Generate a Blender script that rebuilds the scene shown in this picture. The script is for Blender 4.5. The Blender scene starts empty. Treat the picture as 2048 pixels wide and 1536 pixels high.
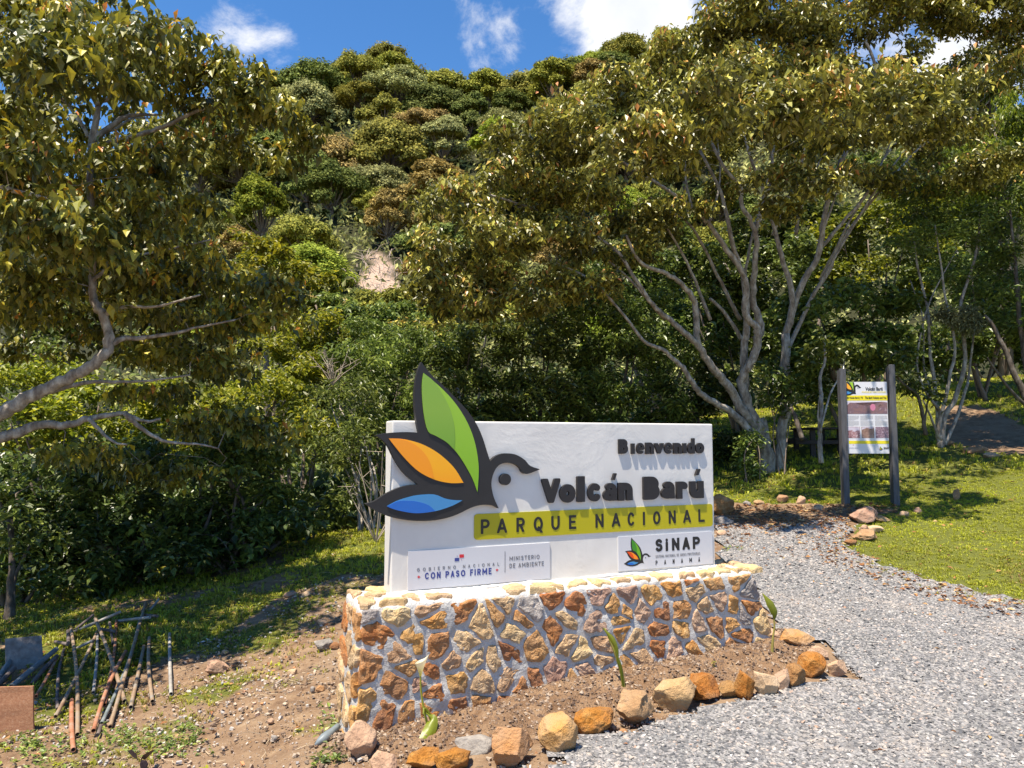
import bpy, bmesh, math, random
import numpy as np
from mathutils import Vector, Matrix, noise

random.seed(7)
RNG = np.random.default_rng(7)
SC = bpy.context.scene
COL = SC.collection
R = math.radians

# ---------------------------------------------------------------- camera
F = 1490.0                                   # focal length in pixels of the 2048 wide photograph
PITCH = R(4.3)
CAM = np.array([0.0, 0.0, 1.6])
cam_data = bpy.data.cameras.new('camera')
cam_data.sensor_width = 36.0
cam_data.lens = 36.0 * F / 2048.0
cam_data.clip_start = 0.05
cam_data.clip_end = 2000.0
cam = bpy.data.objects.new('camera', cam_data)
COL.objects.link(cam)
cam.location = CAM
cam.rotation_euler = (R(90) + PITCH, 0, 0)
SC.camera = cam

# ---------------------------------------------------------------- light
SUN_DIR = Vector((-0.232, -0.258, 0.938)).normalized()
sun_el = math.asin(SUN_DIR.z)
sun_az = math.atan2(SUN_DIR.x, SUN_DIR.y)
sl = bpy.data.lights.new('sun', 'SUN')
sl.energy = 5.0
sl.angle = R(0.5)
sl.color = (1.0, 0.905, 0.755)
so = bpy.data.objects.new('sun', sl)
so.rotation_euler = SUN_DIR.to_track_quat('Z', 'Y').to_euler()
so.location = (0, 0, 30)
COL.objects.link(so)

world = bpy.data.worlds.new('World')
SC.world = world
world.use_nodes = True
SC.view_settings.view_transform = 'Standard'
SC.view_settings.look = 'None'
SC.view_settings.gamma = 1.0
SC.view_settings.exposure = 1.02
SC.cycles.max_bounces = 6
SC.cycles.diffuse_bounces = 3
SC.cycles.glossy_bounces = 2
SC.cycles.transmission_bounces = 3
SC.cycles.transparent_max_bounces = 4
SC.cycles.caustics_reflective = False
SC.cycles.caustics_refractive = False
SC.cycles.sample_clamp_indirect = 6.0


def ray(px, py):
    a = (px - 1024.0) / F
    b = (768.0 - py) / F
    d = np.array([a, math.cos(PITCH) - b * math.sin(PITCH), math.sin(PITCH) + b * math.cos(PITCH)])
    return d / d[1]


def P(px, py, Y):
    return CAM + ray(px, py) * Y


class NT:
    """tiny node-tree writer"""
    def __init__(s, tree):
        s.t = tree
        for n in list(tree.nodes):
            tree.nodes.remove(n)

    def n(s, kind, **kw):
        nd = s.t.nodes.new(kind)
        for k, v in kw.items():
            if hasattr(nd, k):
                setattr(nd, k, v)
        return nd

    def link(s, a, b):
        s.t.links.new(a, b)

    def put(s, nd, name, val):
        if isinstance(val, bpy.types.NodeSocket):
            s.link(val, nd.inputs[name])
        else:
            nd.inputs[name].default_value = val

    def math(s, op, a, b=0.0, c=None, clamp=False):
        m = s.n('ShaderNodeMath', operation=op)
        m.use_clamp = clamp
        s.put(m, 0, a)
        s.put(m, 1, b)
        if c is not None:
            s.put(m, 2, c)
        return m.outputs[0]

    def mix(s, fac, a, b, mode='MIX'):
        m = s.n('ShaderNodeMix')
        m.data_type = 'RGBA'
        m.blend_type = mode
        s.put(m, 0, fac)
        for i, v in ((6, a), (7, b)):
            if isinstance(v, bpy.types.NodeSocket):
                s.link(v, m.inputs[i])
            else:
                m.inputs[i].default_value = (*v[:3], 1.0)
        return m.outputs[2]

    def noise(s, vec, scale, detail=4.0, rough=0.55, dist=0.0, out=0):
        m = s.n('ShaderNodeTexNoise')
        if vec is not None:
            s.link(vec, m.inputs['Vector'])
        m.inputs['Scale'].default_value = scale
        m.inputs['Detail'].default_value = detail
        m.inputs['Roughness'].default_value = rough
        m.inputs['Distortion'].default_value = dist
        return m.outputs[out]

    def ramp(s, fac, stops):
        m = s.n('ShaderNodeValToRGB')
        cr = m.color_ramp
        while len(cr.elements) < len(stops):
            cr.elements.new(0.5)
        for e, (p, c) in zip(cr.elements, stops):
            e.position = p
            e.color = (*c[:3], 1.0) if not isinstance(c, (int, float)) else (c, c, c, 1.0)
        s.link(fac, m.inputs[0])
        return m.outputs[0]

    def maprange(s, v, a, b, c=0.0, d=1.0, smooth=True):
        m = s.n('ShaderNodeMapRange')
        m.interpolation_type = 'SMOOTHSTEP' if smooth else 'LINEAR'
        s.link(v, m.inputs[0])
        for i, x in zip((1, 2, 3, 4), (a, b, c, d)):
            m.inputs[i].default_value = x
        return m.outputs[0]


# sky: Nishita plus procedural clouds that lie in fixed directions of the sky
w = NT(world.node_tree)
tc = w.n('ShaderNodeTexCoord').outputs['Generated']
sky = w.n('ShaderNodeTexSky', sky_type='NISHITA')
sky.sun_disc = False
sky.sun_elevation = sun_el
sky.sun_rotation = sun_az
sky.altitude = 1800
sky.air_density = 1.0
sky.dust_density = 0.25
sky.ozone_density = 3.0
hsv = w.n('ShaderNodeHueSaturation')
hsv.inputs['Saturation'].default_value = 1.22
hsv.inputs['Value'].default_value = 1.14
w.link(sky.outputs[0], hsv.inputs['Color'])
n1 = w.noise(tc, 7.5, 10.0, 0.66, 0.35)
blobs = None
for px, py, rad, k in ((1240, 15, 6.0, 0.52), (985, 85, 3.0, 0.30), (1330, 50, 5, .42), (450, 10, 3.5, 0.11), (505, 85, 3.6, 0.12), (550, 105, 2.5, 0.12),
                       (2030, 60, 7.0, 0.38), (1800, 80, 9.0, 0.26), (1270, 70, 4.5, 0.30), (900, 60, 3.0, 0.08)):
    d = Vector(ray(px, py)).normalized()
    dp = w.n('ShaderNodeVectorMath', operation='DOT_PRODUCT')
    w.link(tc, dp.inputs[0])
    dp.inputs[1].default_value = d
    m = w.math('MULTIPLY', w.maprange(dp.outputs['Value'], math.cos(R(rad)), 1.0), k)
    blobs = m if blobs is None else w.math('ADD', blobs, m)
dens = w.math('MULTIPLY_ADD', n1, 1.7, blobs)
mask = w.math('MULTIPLY', w.maprange(dens, 1.06, 1.52), 0.95)
shade = w.noise(tc, 12.0, 5.0, 0.5)
cloud = w.ramp(shade, [(0.3, (4.4, 4.6, 5.0)), (0.65, (5.6, 5.6, 5.7))])
colr = w.mix(mask, hsv.outputs[0], cloud)
bg = w.n('ShaderNodeBackground')
bg.inputs['Strength'].default_value = 0.10
w.link(colr, bg.inputs['Color'])
wo = w.n('ShaderNodeOutputWorld')
w.link(bg.outputs[0], wo.inputs['Surface'])

# ---------------------------------------------------------------- mesh helpers
BASE = {}


def make_mesh(name, V, faces, tone=None, smooth=False):
    V = np.asarray(V, dtype=np.float32).reshape(-1, 3)
    me = bpy.data.meshes.new(name)
    me.vertices.add(len(V))
    me.vertices.foreach_set('co', V.ravel())
    faces = [np.asarray(f, dtype=np.int32) for f in faces if len(f)]
    loops = np.concatenate([f.ravel() for f in faces])
    tot = np.concatenate([np.full(len(f), f.shape[1], dtype=np.int32) for f in faces])
    start = np.concatenate([[0], np.cumsum(tot)[:-1]]).astype(np.int32)
    me.loops.add(len(loops))
    me.loops.foreach_set('vertex_index', loops)
    me.polygons.add(len(tot))
    me.polygons.foreach_set('loop_start', start)
    me.polygons.foreach_set('use_smooth', np.full(len(tot), bool(smooth)))
    me.update(calc_edges=True)
    if tone is not None:
        a = me.attributes.new('tone', 'FLOAT', 'POINT')
        a.data.foreach_set('value', np.asarray(tone, dtype=np.float32))
    return me


class Acc:
    """collects pieces of ONE mesh"""
    def __init__(s):
        s.V = []; s.T = []; s.Q = []; s.tone = []; s.n = 0

    def add(s, V, F, tone=0.5):
        V = np.asarray(V, dtype=np.float64).reshape(-1, 3)
        F = np.asarray(F, dtype=np.int64)
        if len(F):
            (s.T if F.shape[1] == 3 else s.Q).append(F + s.n)
        s.V.append(V)
        t = np.asarray(tone, dtype=np.float64)
        s.tone.append(np.full(len(V), float(t)) if t.ndim == 0 else t)
        s.n += len(V)

    def mesh(s, name, smooth=False):
        fs = []
        if s.T: fs.append(np.concatenate(s.T))
        if s.Q: fs.append(np.concatenate(s.Q))
        return make_mesh(name, np.concatenate(s.V), fs, np.concatenate(s.tone), smooth)


def tag(o, label=None, cat=None, group=None, kind=None):
    if label: o['label'] = label
    if cat: o['category'] = cat
    if group: o['group'] = group
    if kind: o['kind'] = kind
    return o


def thing(name, label, cat, loc, group=None):
    o = bpy.data.objects.new(name, None)
    o.empty_display_size = 0.1
    COL.objects.link(o)
    o.location = loc
    BASE[o.name] = Vector(loc)
    return tag(o, label, cat, group)


def obj(name, me, mat=None, parent=None, kind=None, label=None):
    """world-space mesh -> object; under a parent the vertices are shifted to the parent's base"""
    if isinstance(me, Acc):
        me = me.mesh(name)
    if mat is not None:
        for m in (mat if isinstance(mat, (list, tuple)) else [mat]):
            me.materials.append(m)
    o = bpy.data.objects.new(name, me)
    COL.objects.link(o)
    if parent is not None:
        b = BASE[parent.name]
        me.transform(Matrix.Translation(-b))
        o.parent = parent
        BASE[o.name] = b
    else:
        BASE[o.name] = Vector((0, 0, 0))
    if kind: o['kind'] = kind
    if label: o['label'] = label
    return o


def solo(name, me, mat, label, cat, group=None, origin=None):
    """a thing that is one mesh, with its origin at its base"""
    if isinstance(me, Acc):
        me = me.mesh(name)
    if origin is None:
        v = np.empty(len(me.vertices) * 3, dtype=np.float32)
        me.vertices.foreach_get('co', v)
        v = v.reshape(-1, 3)
        origin = ((v[:, 0].min() + v[:, 0].max()) / 2, (v[:, 1].min() + v[:, 1].max()) / 2, v[:, 2].min())
    me.transform(Matrix.Translation(-Vector(origin)))
    o = obj(name, me, mat)
    o.location = origin
    return tag(o, label, cat, group)


def smoothpath(pts, k=4):
    """Catmull-Rom through the points"""
    pts = np.asarray(pts, dtype=float)
    if len(pts) < 3:
        return pts
    q = np.vstack([2 * pts[0] - pts[1], pts, 2 * pts[-1] - pts[-2]])
    out = []
    for i in range(1, len(q) - 2):
        for j in range(k):
            t = j / k
            a, b, c, d = q[i - 1], q[i], q[i + 1], q[i + 2]
            out.append(0.5 * ((2 * b) + (c - a) * t + (2 * a - 5 * b + 4 * c - d) * t * t + (3 * b - a - 3 * c + d) * t ** 3))
    out.append(pts[-1])
    return np.array(out)


def tube(pts, rad, sides=6, caps=True, rough=0.0):
    pts = np.asarray(pts, dtype=float)
    n = len(pts)
    rad = np.broadcast_to(np.asarray(rad, dtype=float), (n,))
    tan = np.gradient(pts, axis=0)
    tan /= np.linalg.norm(tan, axis=1)[:, None] + 1e-9
    ref = np.array([0, 0, 1.0]) if abs(tan[0][2]) < 0.9 else np.array([1.0, 0, 0])
    V = []
    x = np.cross(tan[0], ref); x /= np.linalg.norm(x)
    ang = np.arange(sides) * 2 * np.pi / sides
    for i in range(n):
        x = x - tan[i] * np.dot(x, tan[i]); x /= np.linalg.norm(x) + 1e-9
        y = np.cross(tan[i], x)
        r = rad[i]
        if rough:
            r = r * (1 + rough * (RNG.random(sides)[:, None] - 0.5))
        V.append(pts[i] + r * (np.cos(ang)[:, None] * x + np.sin(ang)[:, None] * y))
    V = np.concatenate(V)
    i = np.arange(n - 1)[:, None] * sides
    j = np.arange(sides)[None, :]
    k = (j + 1) % sides
    Q = np.stack([i + j, i + k, i + sides + k, i + sides + j], axis=-1).reshape(-1, 4)
    T = []
    if caps:
        V = np.vstack([V, pts[0], pts[-1]])
        c0, c1 = len(V) - 2, len(V) - 1
        for a in range(sides):
            b = (a + 1) % sides
            T.append((c0, b, a))
            T.append((c1, (n - 1) * sides + a, (n - 1) * sides + b))
    return V, Q, np.array(T, dtype=int).reshape(-1, 3)


def add_tube(acc, pts, rad, sides=6, caps=True, rough=0.0, tone=0.5):
    V, Q, T = tube(pts, rad, sides, caps, rough)
    n0 = acc.n
    acc.add(V, Q, tone)
    if len(T):
        acc.T.append(T + n0)


def box_mesh(name, lo, hi, bevel=0.0, seg=1, xf=None):
    bm = bmesh.new()
    bmesh.ops.create_cube(bm, size=1.0)
    for v in bm.verts:
        v.co = Vector([lo[i] + (v.co[i] + 0.5) * (hi[i] - lo[i]) for i in range(3)])
    if bevel:
        bmesh.ops.bevel(bm, geom=bm.edges[:], offset=bevel, segments=seg, affect='EDGES', profile=0.6)
    if xf is not None:
        for v in bm.verts:
            v.co = Vector(xf(v.co))
    bmesh.ops.recalc_face_normals(bm, faces=bm.faces)
    me = bpy.data.meshes.new(name)
    bm.to_mesh(me); bm.free()
    return me


# ---------------------------------------------------------------- materials
def mat(name):
    m = bpy.data.materials.new(name)
    m.use_nodes = True
    return m, NT(m.node_tree)


def finish(t, color, rough=0.8, bump=None, bstr=0.3, bdist=0.01, spec=0.5, metal=0.0, transl=0.0, tcol=None, coat=0.0):
    p = t.n('ShaderNodeBsdfPrincipled')
    t.put(p, 'Base Color', color if isinstance(color, bpy.types.NodeSocket) else (*color[:3], 1.0))
    t.put(p, 'Roughness', rough)
    t.put(p, 'Specular IOR Level', spec)
    t.put(p, 'Metallic', metal)
    if coat:
        t.put(p, 'Coat Weight', coat)
        t.put(p, 'Coat Roughness', 0.1)
    if bump is not None:
        b = t.n('ShaderNodeBump')
        b.inputs['Strength'].default_value = bstr
        b.inputs['Distance'].default_value = bdist
        t.link(bump, b.inputs['Height'])
        t.link(b.outputs[0], p.inputs['Normal'])
    out = t.n('ShaderNodeOutputMaterial')
    sh = p.outputs[0]
    if transl:
        tr = t.n('ShaderNodeBsdfTranslucent')
        c = tcol if tcol is not None else color
        t.put(tr, 'Color', c if isinstance(c, bpy.types.NodeSocket) else (*c[:3], 1.0))
        mx = t.n('ShaderNodeMixShader')
        mx.inputs[0].default_value = transl
        t.link(sh, mx.inputs[1]); t.link(tr.outputs[0], mx.inputs[2])
        sh = mx.outputs[0]
    t.link(sh, out.inputs['Surface'])


def attr(t, name='tone'):
    return t.n('ShaderNodeAttribute', attribute_name=name).outputs['Fac']


def leaf_mat(name, stops, rough=0.42, transl=0.3, tboost=1.6, spec=0.5, hue=0.0, geo=True):
    m, t = mat(name)
    c = t.ramp(attr(t), stops)
    pos = t.n('ShaderNodeTexCoord').outputs['Object']
    nz = t.noise(pos, 1.1, 3.0)
    v = t.maprange(nz, 0.3, 0.7, 0.72, 1.25, False)
    rnd = t.n('ShaderNodeObjectInfo').outputs['Random']
    v2 = t.math('MULTIPLY_ADD', rnd, 0.35, 0.82)
    h = t.n('ShaderNodeHueSaturation')
    t.link(c, h.inputs['Color'])
    t.link(t.math('MULTIPLY', v, v2), h.inputs['Value'])
    t.link(t.math('MULTIPLY_ADD', rnd, hue, 0.5 - hue / 2), h.inputs['Hue'])
    col = h.outputs[0]
    tb = t.n('ShaderNodeVectorMath', operation='SCALE')
    t.link(col, tb.inputs[0]); tb.inputs['Scale'].default_value = tboost
    finish(t, col, rough, spec=spec, transl=transl, tcol=tb.outputs[0])
    return m


def simple_mat(name, color, rough=0.6, var=0.15, scale=20.0, bump=0.0, bscale=60.0, spec=0.5, metal=0.0, coat=0.0):
    m, t = mat(name)
    pos = t.n('ShaderNodeTexCoord').outputs['Object']
    nz = t.noise(pos, scale, 5.0)
    c = t.mix(nz, [x * (1 - var) for x in color], [min(1, x * (1 + var)) for x in color])
    b = t.noise(pos, bscale, 4.0) if bump else None
    finish(t, c, rough, bump=b, bstr=bump, bdist=0.003, spec=spec, metal=metal, coat=coat)
    return m


def stone_mat(name, c1, c2, c3, scale=18.0, bstr=1.0, bdist=0.022):
    m, t = mat(name)
    pos = t.n('ShaderNodeTexCoord').outputs['Object']
    a = t.noise(pos, scale, 6.0, 0.6)
    b = t.noise(pos, scale * 0.35, 4.0, 0.6)
    c = t.ramp(a, [(0.32, c1), (0.5, c2), (0.66, c3)])
    rnd = t.n('ShaderNodeObjectInfo').outputs['Random']
    c = t.mix(t.maprange(b, 0.42, 0.68), c, tuple(x * 0.62 + 0.05 for x in c2))
    h = t.n('ShaderNodeHueSaturation')
    t.link(c, h.inputs['Color'])
    t.link(t.math('MULTIPLY_ADD', rnd, 0.3, 0.85), h.inputs['Value'])
    t.link(t.math('MULTIPLY_ADD', rnd, 0.02, 0.49), h.inputs['Hue'])
    hh = t.math('ADD', t.noise(pos, scale * 2.2, 6.0, 0.72), t.math('MULTIPLY', t.noise(pos, scale * 6, 4.0, 0.65), 0.6))
    finish(t, h.outputs[0], 0.9, bump=hh, bstr=bstr, bdist=bdist, spec=0.25)
    return m


# ---------------------------------------------------------------- terrain
CTRL = [(2048, 1536, 3.7), (1100, 1536, 3.7), (690, 1490, 4.25), (2048, 1200, 7.0), (1500, 1200, 6.8), (1720, 1080, 9.3),
        (1440, 1050, 10.2), (1690, 1012, 11.0), (1785, 1012, 11.0), (2048, 950, 12.0), (1535, 945, 14.0), (1880, 895, 14.3),
        (1620, 830, 19.0), (2048, 880, 14.8), (2048, 745, 22.0), (1750, 770, 22.0), (700, 1075, 11.0), (300, 1200, 9.0),
        (0, 1260, 8.0), (0, 1500, 5.0), (400, 1536, 4.4), (640, 1536, 4.0), (500, 1300, 6.7), (700, 1180, 8.0), (450, 1150, 10.2),
        (50, 1212, 10.0), (100, 1182, 12.0), (1580, 1290, 5.3), (1300, 1440, 4.35), (1700, 1350, 5.0), (1100, 1010, 12.5)]
cx = [P(*c) for c in CTRL]
cx += [np.array(p) for p in ((0, 0, 0), (-3, 1, -.4), (3, 1, 0.0), (6, 3, 0.0), (-7, 3, -.7), (-8, 9, -1.0), (0, 20, 0.8), (-7, 18, -.6),
                             (12, 8, 0.9), (12, 14, 1.9), (14, 20, 3.4), (2, 26, 2.0), (-9, 26, 0.2), (16, 26, 4.8), (-14, 14, -1.2), (0, 2, -0.02))]
cx = np.array(cx)


def _phi(r2):
    return 0.5 * r2 * np.log(r2 + 1e-9)


_n = len(cx)
_K = _phi(((cx[:, None, :2] - cx[None, :, :2]) ** 2).sum(-1)) + np.eye(_n) * 0.15
_Pm = np.hstack([np.ones((_n, 1)), cx[:, :2]])
_A = np.vstack([np.hstack([_K, _Pm]), np.hstack([_Pm.T, np.zeros((3, 3))])])
_W = np.linalg.solve(_A, np.concatenate([cx[:, 2], np.zeros(3)]))


def hill(x, y):
    base = np.interp(y, [-400, 0, 20, 26, 34, 50, 65, 80, 110, 130, 150, 260, 420], [0, 0, 1.2, 2.2, 4, 9.5, 17, 27, 49, 60, 62, 52, 40])
    k = x / np.maximum(y, 20.0)
    g = np.interp(k, [-1.2, -.7, -.55, -.36, -.18, -.06, .1, .25, .6, 1.0], [.55, .72, .78, .97, 1.05, .99, 1.08, 1.09, .99, .88])
    lum = 1.6 * np.sin(x * .11 + 1.3) * np.sin(y * .09) + 0.9 * np.sin(x * .23 + y * .17)
    f = np.clip((y - 30) / 40, 0, 1)
    return base * (1 + (g - 1) * f) + lum * f


def H(x, y):
    x = np.atleast_1d(np.asarray(x, dtype=float)); y = np.atleast_1d(np.asarray(y, dtype=float))
    out = np.empty(x.shape).ravel()
    xf, yf = np.clip(x.ravel(), -12, 15), np.clip(y.ravel(), 0.3, 26)
    for s in range(0, len(xf), 20000):
        a, b = xf[s:s + 20000], yf[s:s + 20000]
        r2 = (a[:, None] - cx[None, :, 0]) ** 2 + (b[:, None] - cx[None, :, 1]) ** 2
        out[s:s + 20000] = _phi(r2) @ _W[:_n] + _W[_n] + _W[_n + 1] * a + _W[_n + 2] * b
    out = out.reshape(x.shape)
    out = out + 0.012 * np.sin(x * 3.1 + 1.0 * np.sin(y * 2.3)) * np.sin(y * 3.7 + .6) + 0.008 * np.sin(x * 7.3 + y * 5.1)
    d = np.clip((y - 19) / 11, 0, 1)
    d = d * d * (3 - 2 * d)
    return out * (1 - d) + hill(x, y) * d


def Hs(x, y):
    return float(H(x, y)[0])


def G(px, py, dz=0.0):
    """where the line of sight through this photo point meets the ground"""
    d = ray(px, py)
    Y = np.concatenate([np.arange(1.5, 30, 0.05)])
    z = CAM[2] + d[2] * Y
    g = H(d[0] * Y, Y) + dz
    i = np.argmax(z < g)
    if z[i] >= g[i]:
        i = len(Y) - 1
    y0, y1 = Y[max(i - 1, 0)], Y[i]
    for _ in range(20):
        m = (y0 + y1) / 2
        if CAM[2] + d[2] * m < Hs(d[0] * m, m) + dz:
            y1 = m
        else:
            y0 = m
    return np.array([d[0] * y1, y1, CAM[2] + d[2] * y1])


def inside(poly, x, y):
    poly = np.asarray(poly)
    r = np.zeros(x.shape, dtype=bool)
    j = len(poly) - 1
    for i in range(len(poly)):
        xi, yi = poly[i]; xj, yj = poly[j]
        c = ((yi > y) != (yj > y)) & (x < (xj - xi) * (y - yi) / (yj - yi + 1e-12) + xi)
        r ^= c
        j = i
    return r


def vnoise(x, y, s, seed=0):
    """smooth value noise 0..1, vectorised"""
    x = np.asarray(x) * s + seed * 17.3; y = np.asarray(y) * s + seed * 9.1
    xi, yi = np.floor(x).astype(np.int64), np.floor(y).astype(np.int64)
    fx, fy = x - xi, y - yi
    fx = fx * fx * (3 - 2 * fx); fy = fy * fy * (3 - 2 * fy)

    def h(a, b):
        v = (a * 374761393 + b * 668265263 + seed * 974711) & 0x7fffffff
        v = ((v ^ (v >> 13)) * 1274126177) & 0x7fffffff
        return ((v ^ (v >> 16)) & 0xffff) / 65535.0
    return (h(xi, yi) * (1 - fx) + h(xi + 1, yi) * fx) * (1 - fy) + (h(xi, yi + 1) * (1 - fx) + h(xi + 1, yi + 1) * fx) * fy


GRAVEL = [tuple(G(px, py)[:2]) for px, py in ((1075, 1530), (1150, 1500), (1290, 1450), (1450, 1412), (1600, 1382), (1690, 1352), (1640, 1290),
                                              (1560, 1268), (1510, 1170), (1440, 1128), (1436, 1075), (1438, 1048), (1560, 1052), (1690, 1036), (1712, 1060),
                                              (1690, 1090), (1752, 1130), (1850, 1165), (2000, 1200), (2060, 1215))]
GRAVEL += [(8.5, 5.6), (8.5, 0.5), (-0.2, 0.5), (0.0, 3.0)]
LITTER = [tuple(G(px, py)[:2]) for px, py in ((1436, 1060), (1436, 1020), (1500, 1012), (1640, 1012), (1800, 1012), (1800, 1024), (1700, 1045), (1560, 1062))]
_lawn = [tuple(G(px, py)[:2]) for px, py in ((2060, 1213), (2000, 1198), (1850, 1163), (1752, 1128), (1690, 1090), (1716, 1060), (1700, 1036))]
LAWN = _lawn + [tuple(G(1810, 1020)[:2]), tuple(G(1660, 1008)[:2]), tuple(G(1430, 1005)[:2]), (2.5, 13), (2.0, 19), (5, 24), (22, 24), (22, 6.2), (8.5, 5.6)]
LEFTGRASS = [tuple(G(px, py)[:2]) for px, py in ((780, 1165), (690, 1165), (560, 1205), (480, 1260), (330, 1290), (240, 1310), (90, 1330), (-60, 1330), (-60, 1215), (200, 1150), (400, 1100), (700, 1020))]
LEFTGRASS = [tuple(G(px, py)[:2]) for px, py in ((790, 1150), (690, 1150), (570, 1190), (480, 1250), (330, 1320), (240, 1360), (90, 1400), (-60, 1400))] + [(-9, 8), (-9, 13), (0, 13), (2.0, 10.5)]
PATHBACK = [tuple(G(px, py)[:2]) for px, py in ((1890, 880), (1960, 905), (2060, 910), (2060, 850), (1960, 812), (1880, 812))]

xs = np.unique(np.round(np.concatenate([np.linspace(-260, -20, 40), np.linspace(-20, -7, 40), np.arange(-7, 9, .11), np.linspace(9, 22, 50), np.linspace(22, 260, 40)]), 4))
ys = np.unique(np.round(np.concatenate([np.linspace(-60, 2, 14), np.arange(2, 14, .11), np.linspace(14, 30, 70), np.linspace(30, 160, 60), np.linspace(160, 420, 20)]), 4))
gx, gy = np.meshgrid(xs, ys)
gz = H(gx, gy)
_near = (gx > -7) & (gx < 9) & (gy > 1) & (gy < 14)
gz = gz + _near * ((vnoise(gx, gy, 6, 1) - .5) * .03 + (vnoise(gx, gy, 14, 2) - .5) * .02)
ny, nx = gx.shape
ii = (np.arange(ny - 1)[:, None] * nx + np.arange(nx - 1)[None, :]).ravel()
me = make_mesh('ground', np.stack([gx.ravel(), gy.ravel(), gz.ravel()], 1), [np.stack([ii, ii + 1, ii + 1 + nx, ii + nx], 1)], smooth=True)


def grass_cover(x, y):
    a = inside(LAWN, x, y) * 1.0
    b = inside(LEFTGRASS, x, y) * (0.35 + 0.65 * (vnoise(x, y, 1.3, 5) > .38))
    c = (y > 12.5) * 0.25
    d = ((x < -2.0) & (y < 9)) * np.clip((vnoise(x, y, 1.6, 8) - .5) * 5, 0, 1) * .75
    near_dirt = np.clip((vnoise(x, y, 1.9, 11) - .62) * 5, 0, 1) * .5 * ((x < -.8) & (y < 9))
    return np.clip(np.maximum.reduce([a, b, c, d, near_dirt]), 0, 1)


gc = grass_cover(gx, gy)
gc[inside(PATHBACK, gx, gy)] = 0
a = me.attributes.new('grass', 'FLOAT', 'POINT')
a.data.foreach_set('value', gc.ravel().astype(np.float32))
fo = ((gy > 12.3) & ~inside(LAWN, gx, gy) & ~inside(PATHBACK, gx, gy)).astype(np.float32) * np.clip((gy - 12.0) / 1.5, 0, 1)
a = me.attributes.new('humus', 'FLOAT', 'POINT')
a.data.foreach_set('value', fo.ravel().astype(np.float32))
m_ground, t = mat('soil and turf')
pos = t.n('ShaderNodeTexCoord').outputs['Object']
n_big = t.noise(pos, 0.9, 5.0, 0.6)
n_mid = t.noise(pos, 7.0, 6.0, 0.65)
n_fine = t.noise(pos, 60.0, 5.0, 0.7)
dirt = t.ramp(n_mid, [(0.30, (.105, .060, .035)), (0.5, (.20, .125, .073)), (0.72, (.31, .215, .13))])
dirt = t.mix(t.maprange(n_big, .4, .65), dirt, (.24, .165, .105))
dirt = t.mix(t.maprange(n_fine, .58, .72), dirt, (.42, .35, .28))
gr = t.ramp(n_fine, [(0.3, (.05, .055, .012)), (0.6, (.13, .14, .025)), (0.8, (.22, .18, .06))])
vor = t.n('ShaderNodeTexVoronoi'); vor.inputs['Scale'].default_value = 38.0
t.link(pos, vor.inputs['Vector'])
g = attr(t, 'grass')
gg = t.maprange(t.math('ADD', g, t.math('MULTIPLY_ADD', n_mid, .8, -.4)), .3, .7)
col = t.mix(gg, dirt, gr)
pk_ = 1024 + F * gx / np.maximum(gy, 1)
ba = np.clip(1.25 - np.hypot((pk_ - 750) / 46, (gy - 53) / 11) + (vnoise(gx, gy, .6, 4) - .5) * .8, 0, 1) * (gy > 38)
a = me.attributes.new('bare', 'FLOAT', 'POINT')
a.data.foreach_set('value', ba.ravel().astype(np.float32))
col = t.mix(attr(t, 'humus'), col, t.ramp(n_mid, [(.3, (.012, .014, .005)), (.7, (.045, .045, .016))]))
col = t.mix(t.maprange(attr(t, 'bare'), .3, .7), col, t.ramp(n_mid, [(.35, (.30, .21, .15)), (.65, (.46, .34, .27))]))
hgt = t.math('ADD', t.math('MULTIPLY', n_fine, .6), t.math('ADD', t.math('MULTIPLY', vor.outputs['Distance'], -.5), n_mid))
finish(t, col, 0.95, bump=hgt, bstr=0.8, bdist=0.02, spec=0.2)
ground = obj('ground', me, m_ground, kind='structure')

# gravel sheet, a little above the ground
cell = 0.09
qx = np.arange(-1, 8.6, cell); qy = np.arange(.5, 12.2, cell)
ax, ay = np.meshgrid(qx, qy)
ctrx, ctry = ax[:-1, :-1] + cell / 2, ay[:-1, :-1] + cell / 2
wob = lambda x, y: (x + (vnoise(x, y, 4, 3) - .5) * .22, y + (vnoise(x, y, 4, 4) - .5) * .22)


def in_gravel(x, y):
    a, b = wob(x, y)
    return inside(GRAVEL, a, b)


keep = in_gravel(ctrx, ctry).ravel()
idx = (np.arange(ax.shape[0] - 1)[:, None] * ax.shape[1] + np.arange(ax.shape[1] - 1)[None, :]).ravel()[keep]
faces = np.stack([idx, idx + 1, idx + 1 + ax.shape[1], idx + ax.shape[1]], 1)
used, inv = np.unique(faces, return_inverse=True)
fx_, fy_ = ax.ravel()[used], ay.ravel()[used]
me = make_mesh('gravel_path', np.stack([fx_, fy_, H(fx_, fy_) + .022], 1), [inv.reshape(-1, 4)], smooth=True)
m_gbase, t = mat('packed grit')
pos = t.n('ShaderNodeTexCoord').outputs['Object']
vor = t.n('ShaderNodeTexVoronoi'); vor.inputs['Scale'].default_value = 55.0
t.link(pos, vor.inputs['Vector'])
c = t.ramp(vor.outputs['Color'], [(0.2, (.10, .10, .105)), (0.5, (.22, .215, .215)), (0.8, (.36, .34, .33))])
finish(t, c, 0.95, bump=vor.outputs['Distance'], bstr=1.0, bdist=0.02, spec=0.2)
obj('gravel_path', me, m_gbase, kind='structure')

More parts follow.
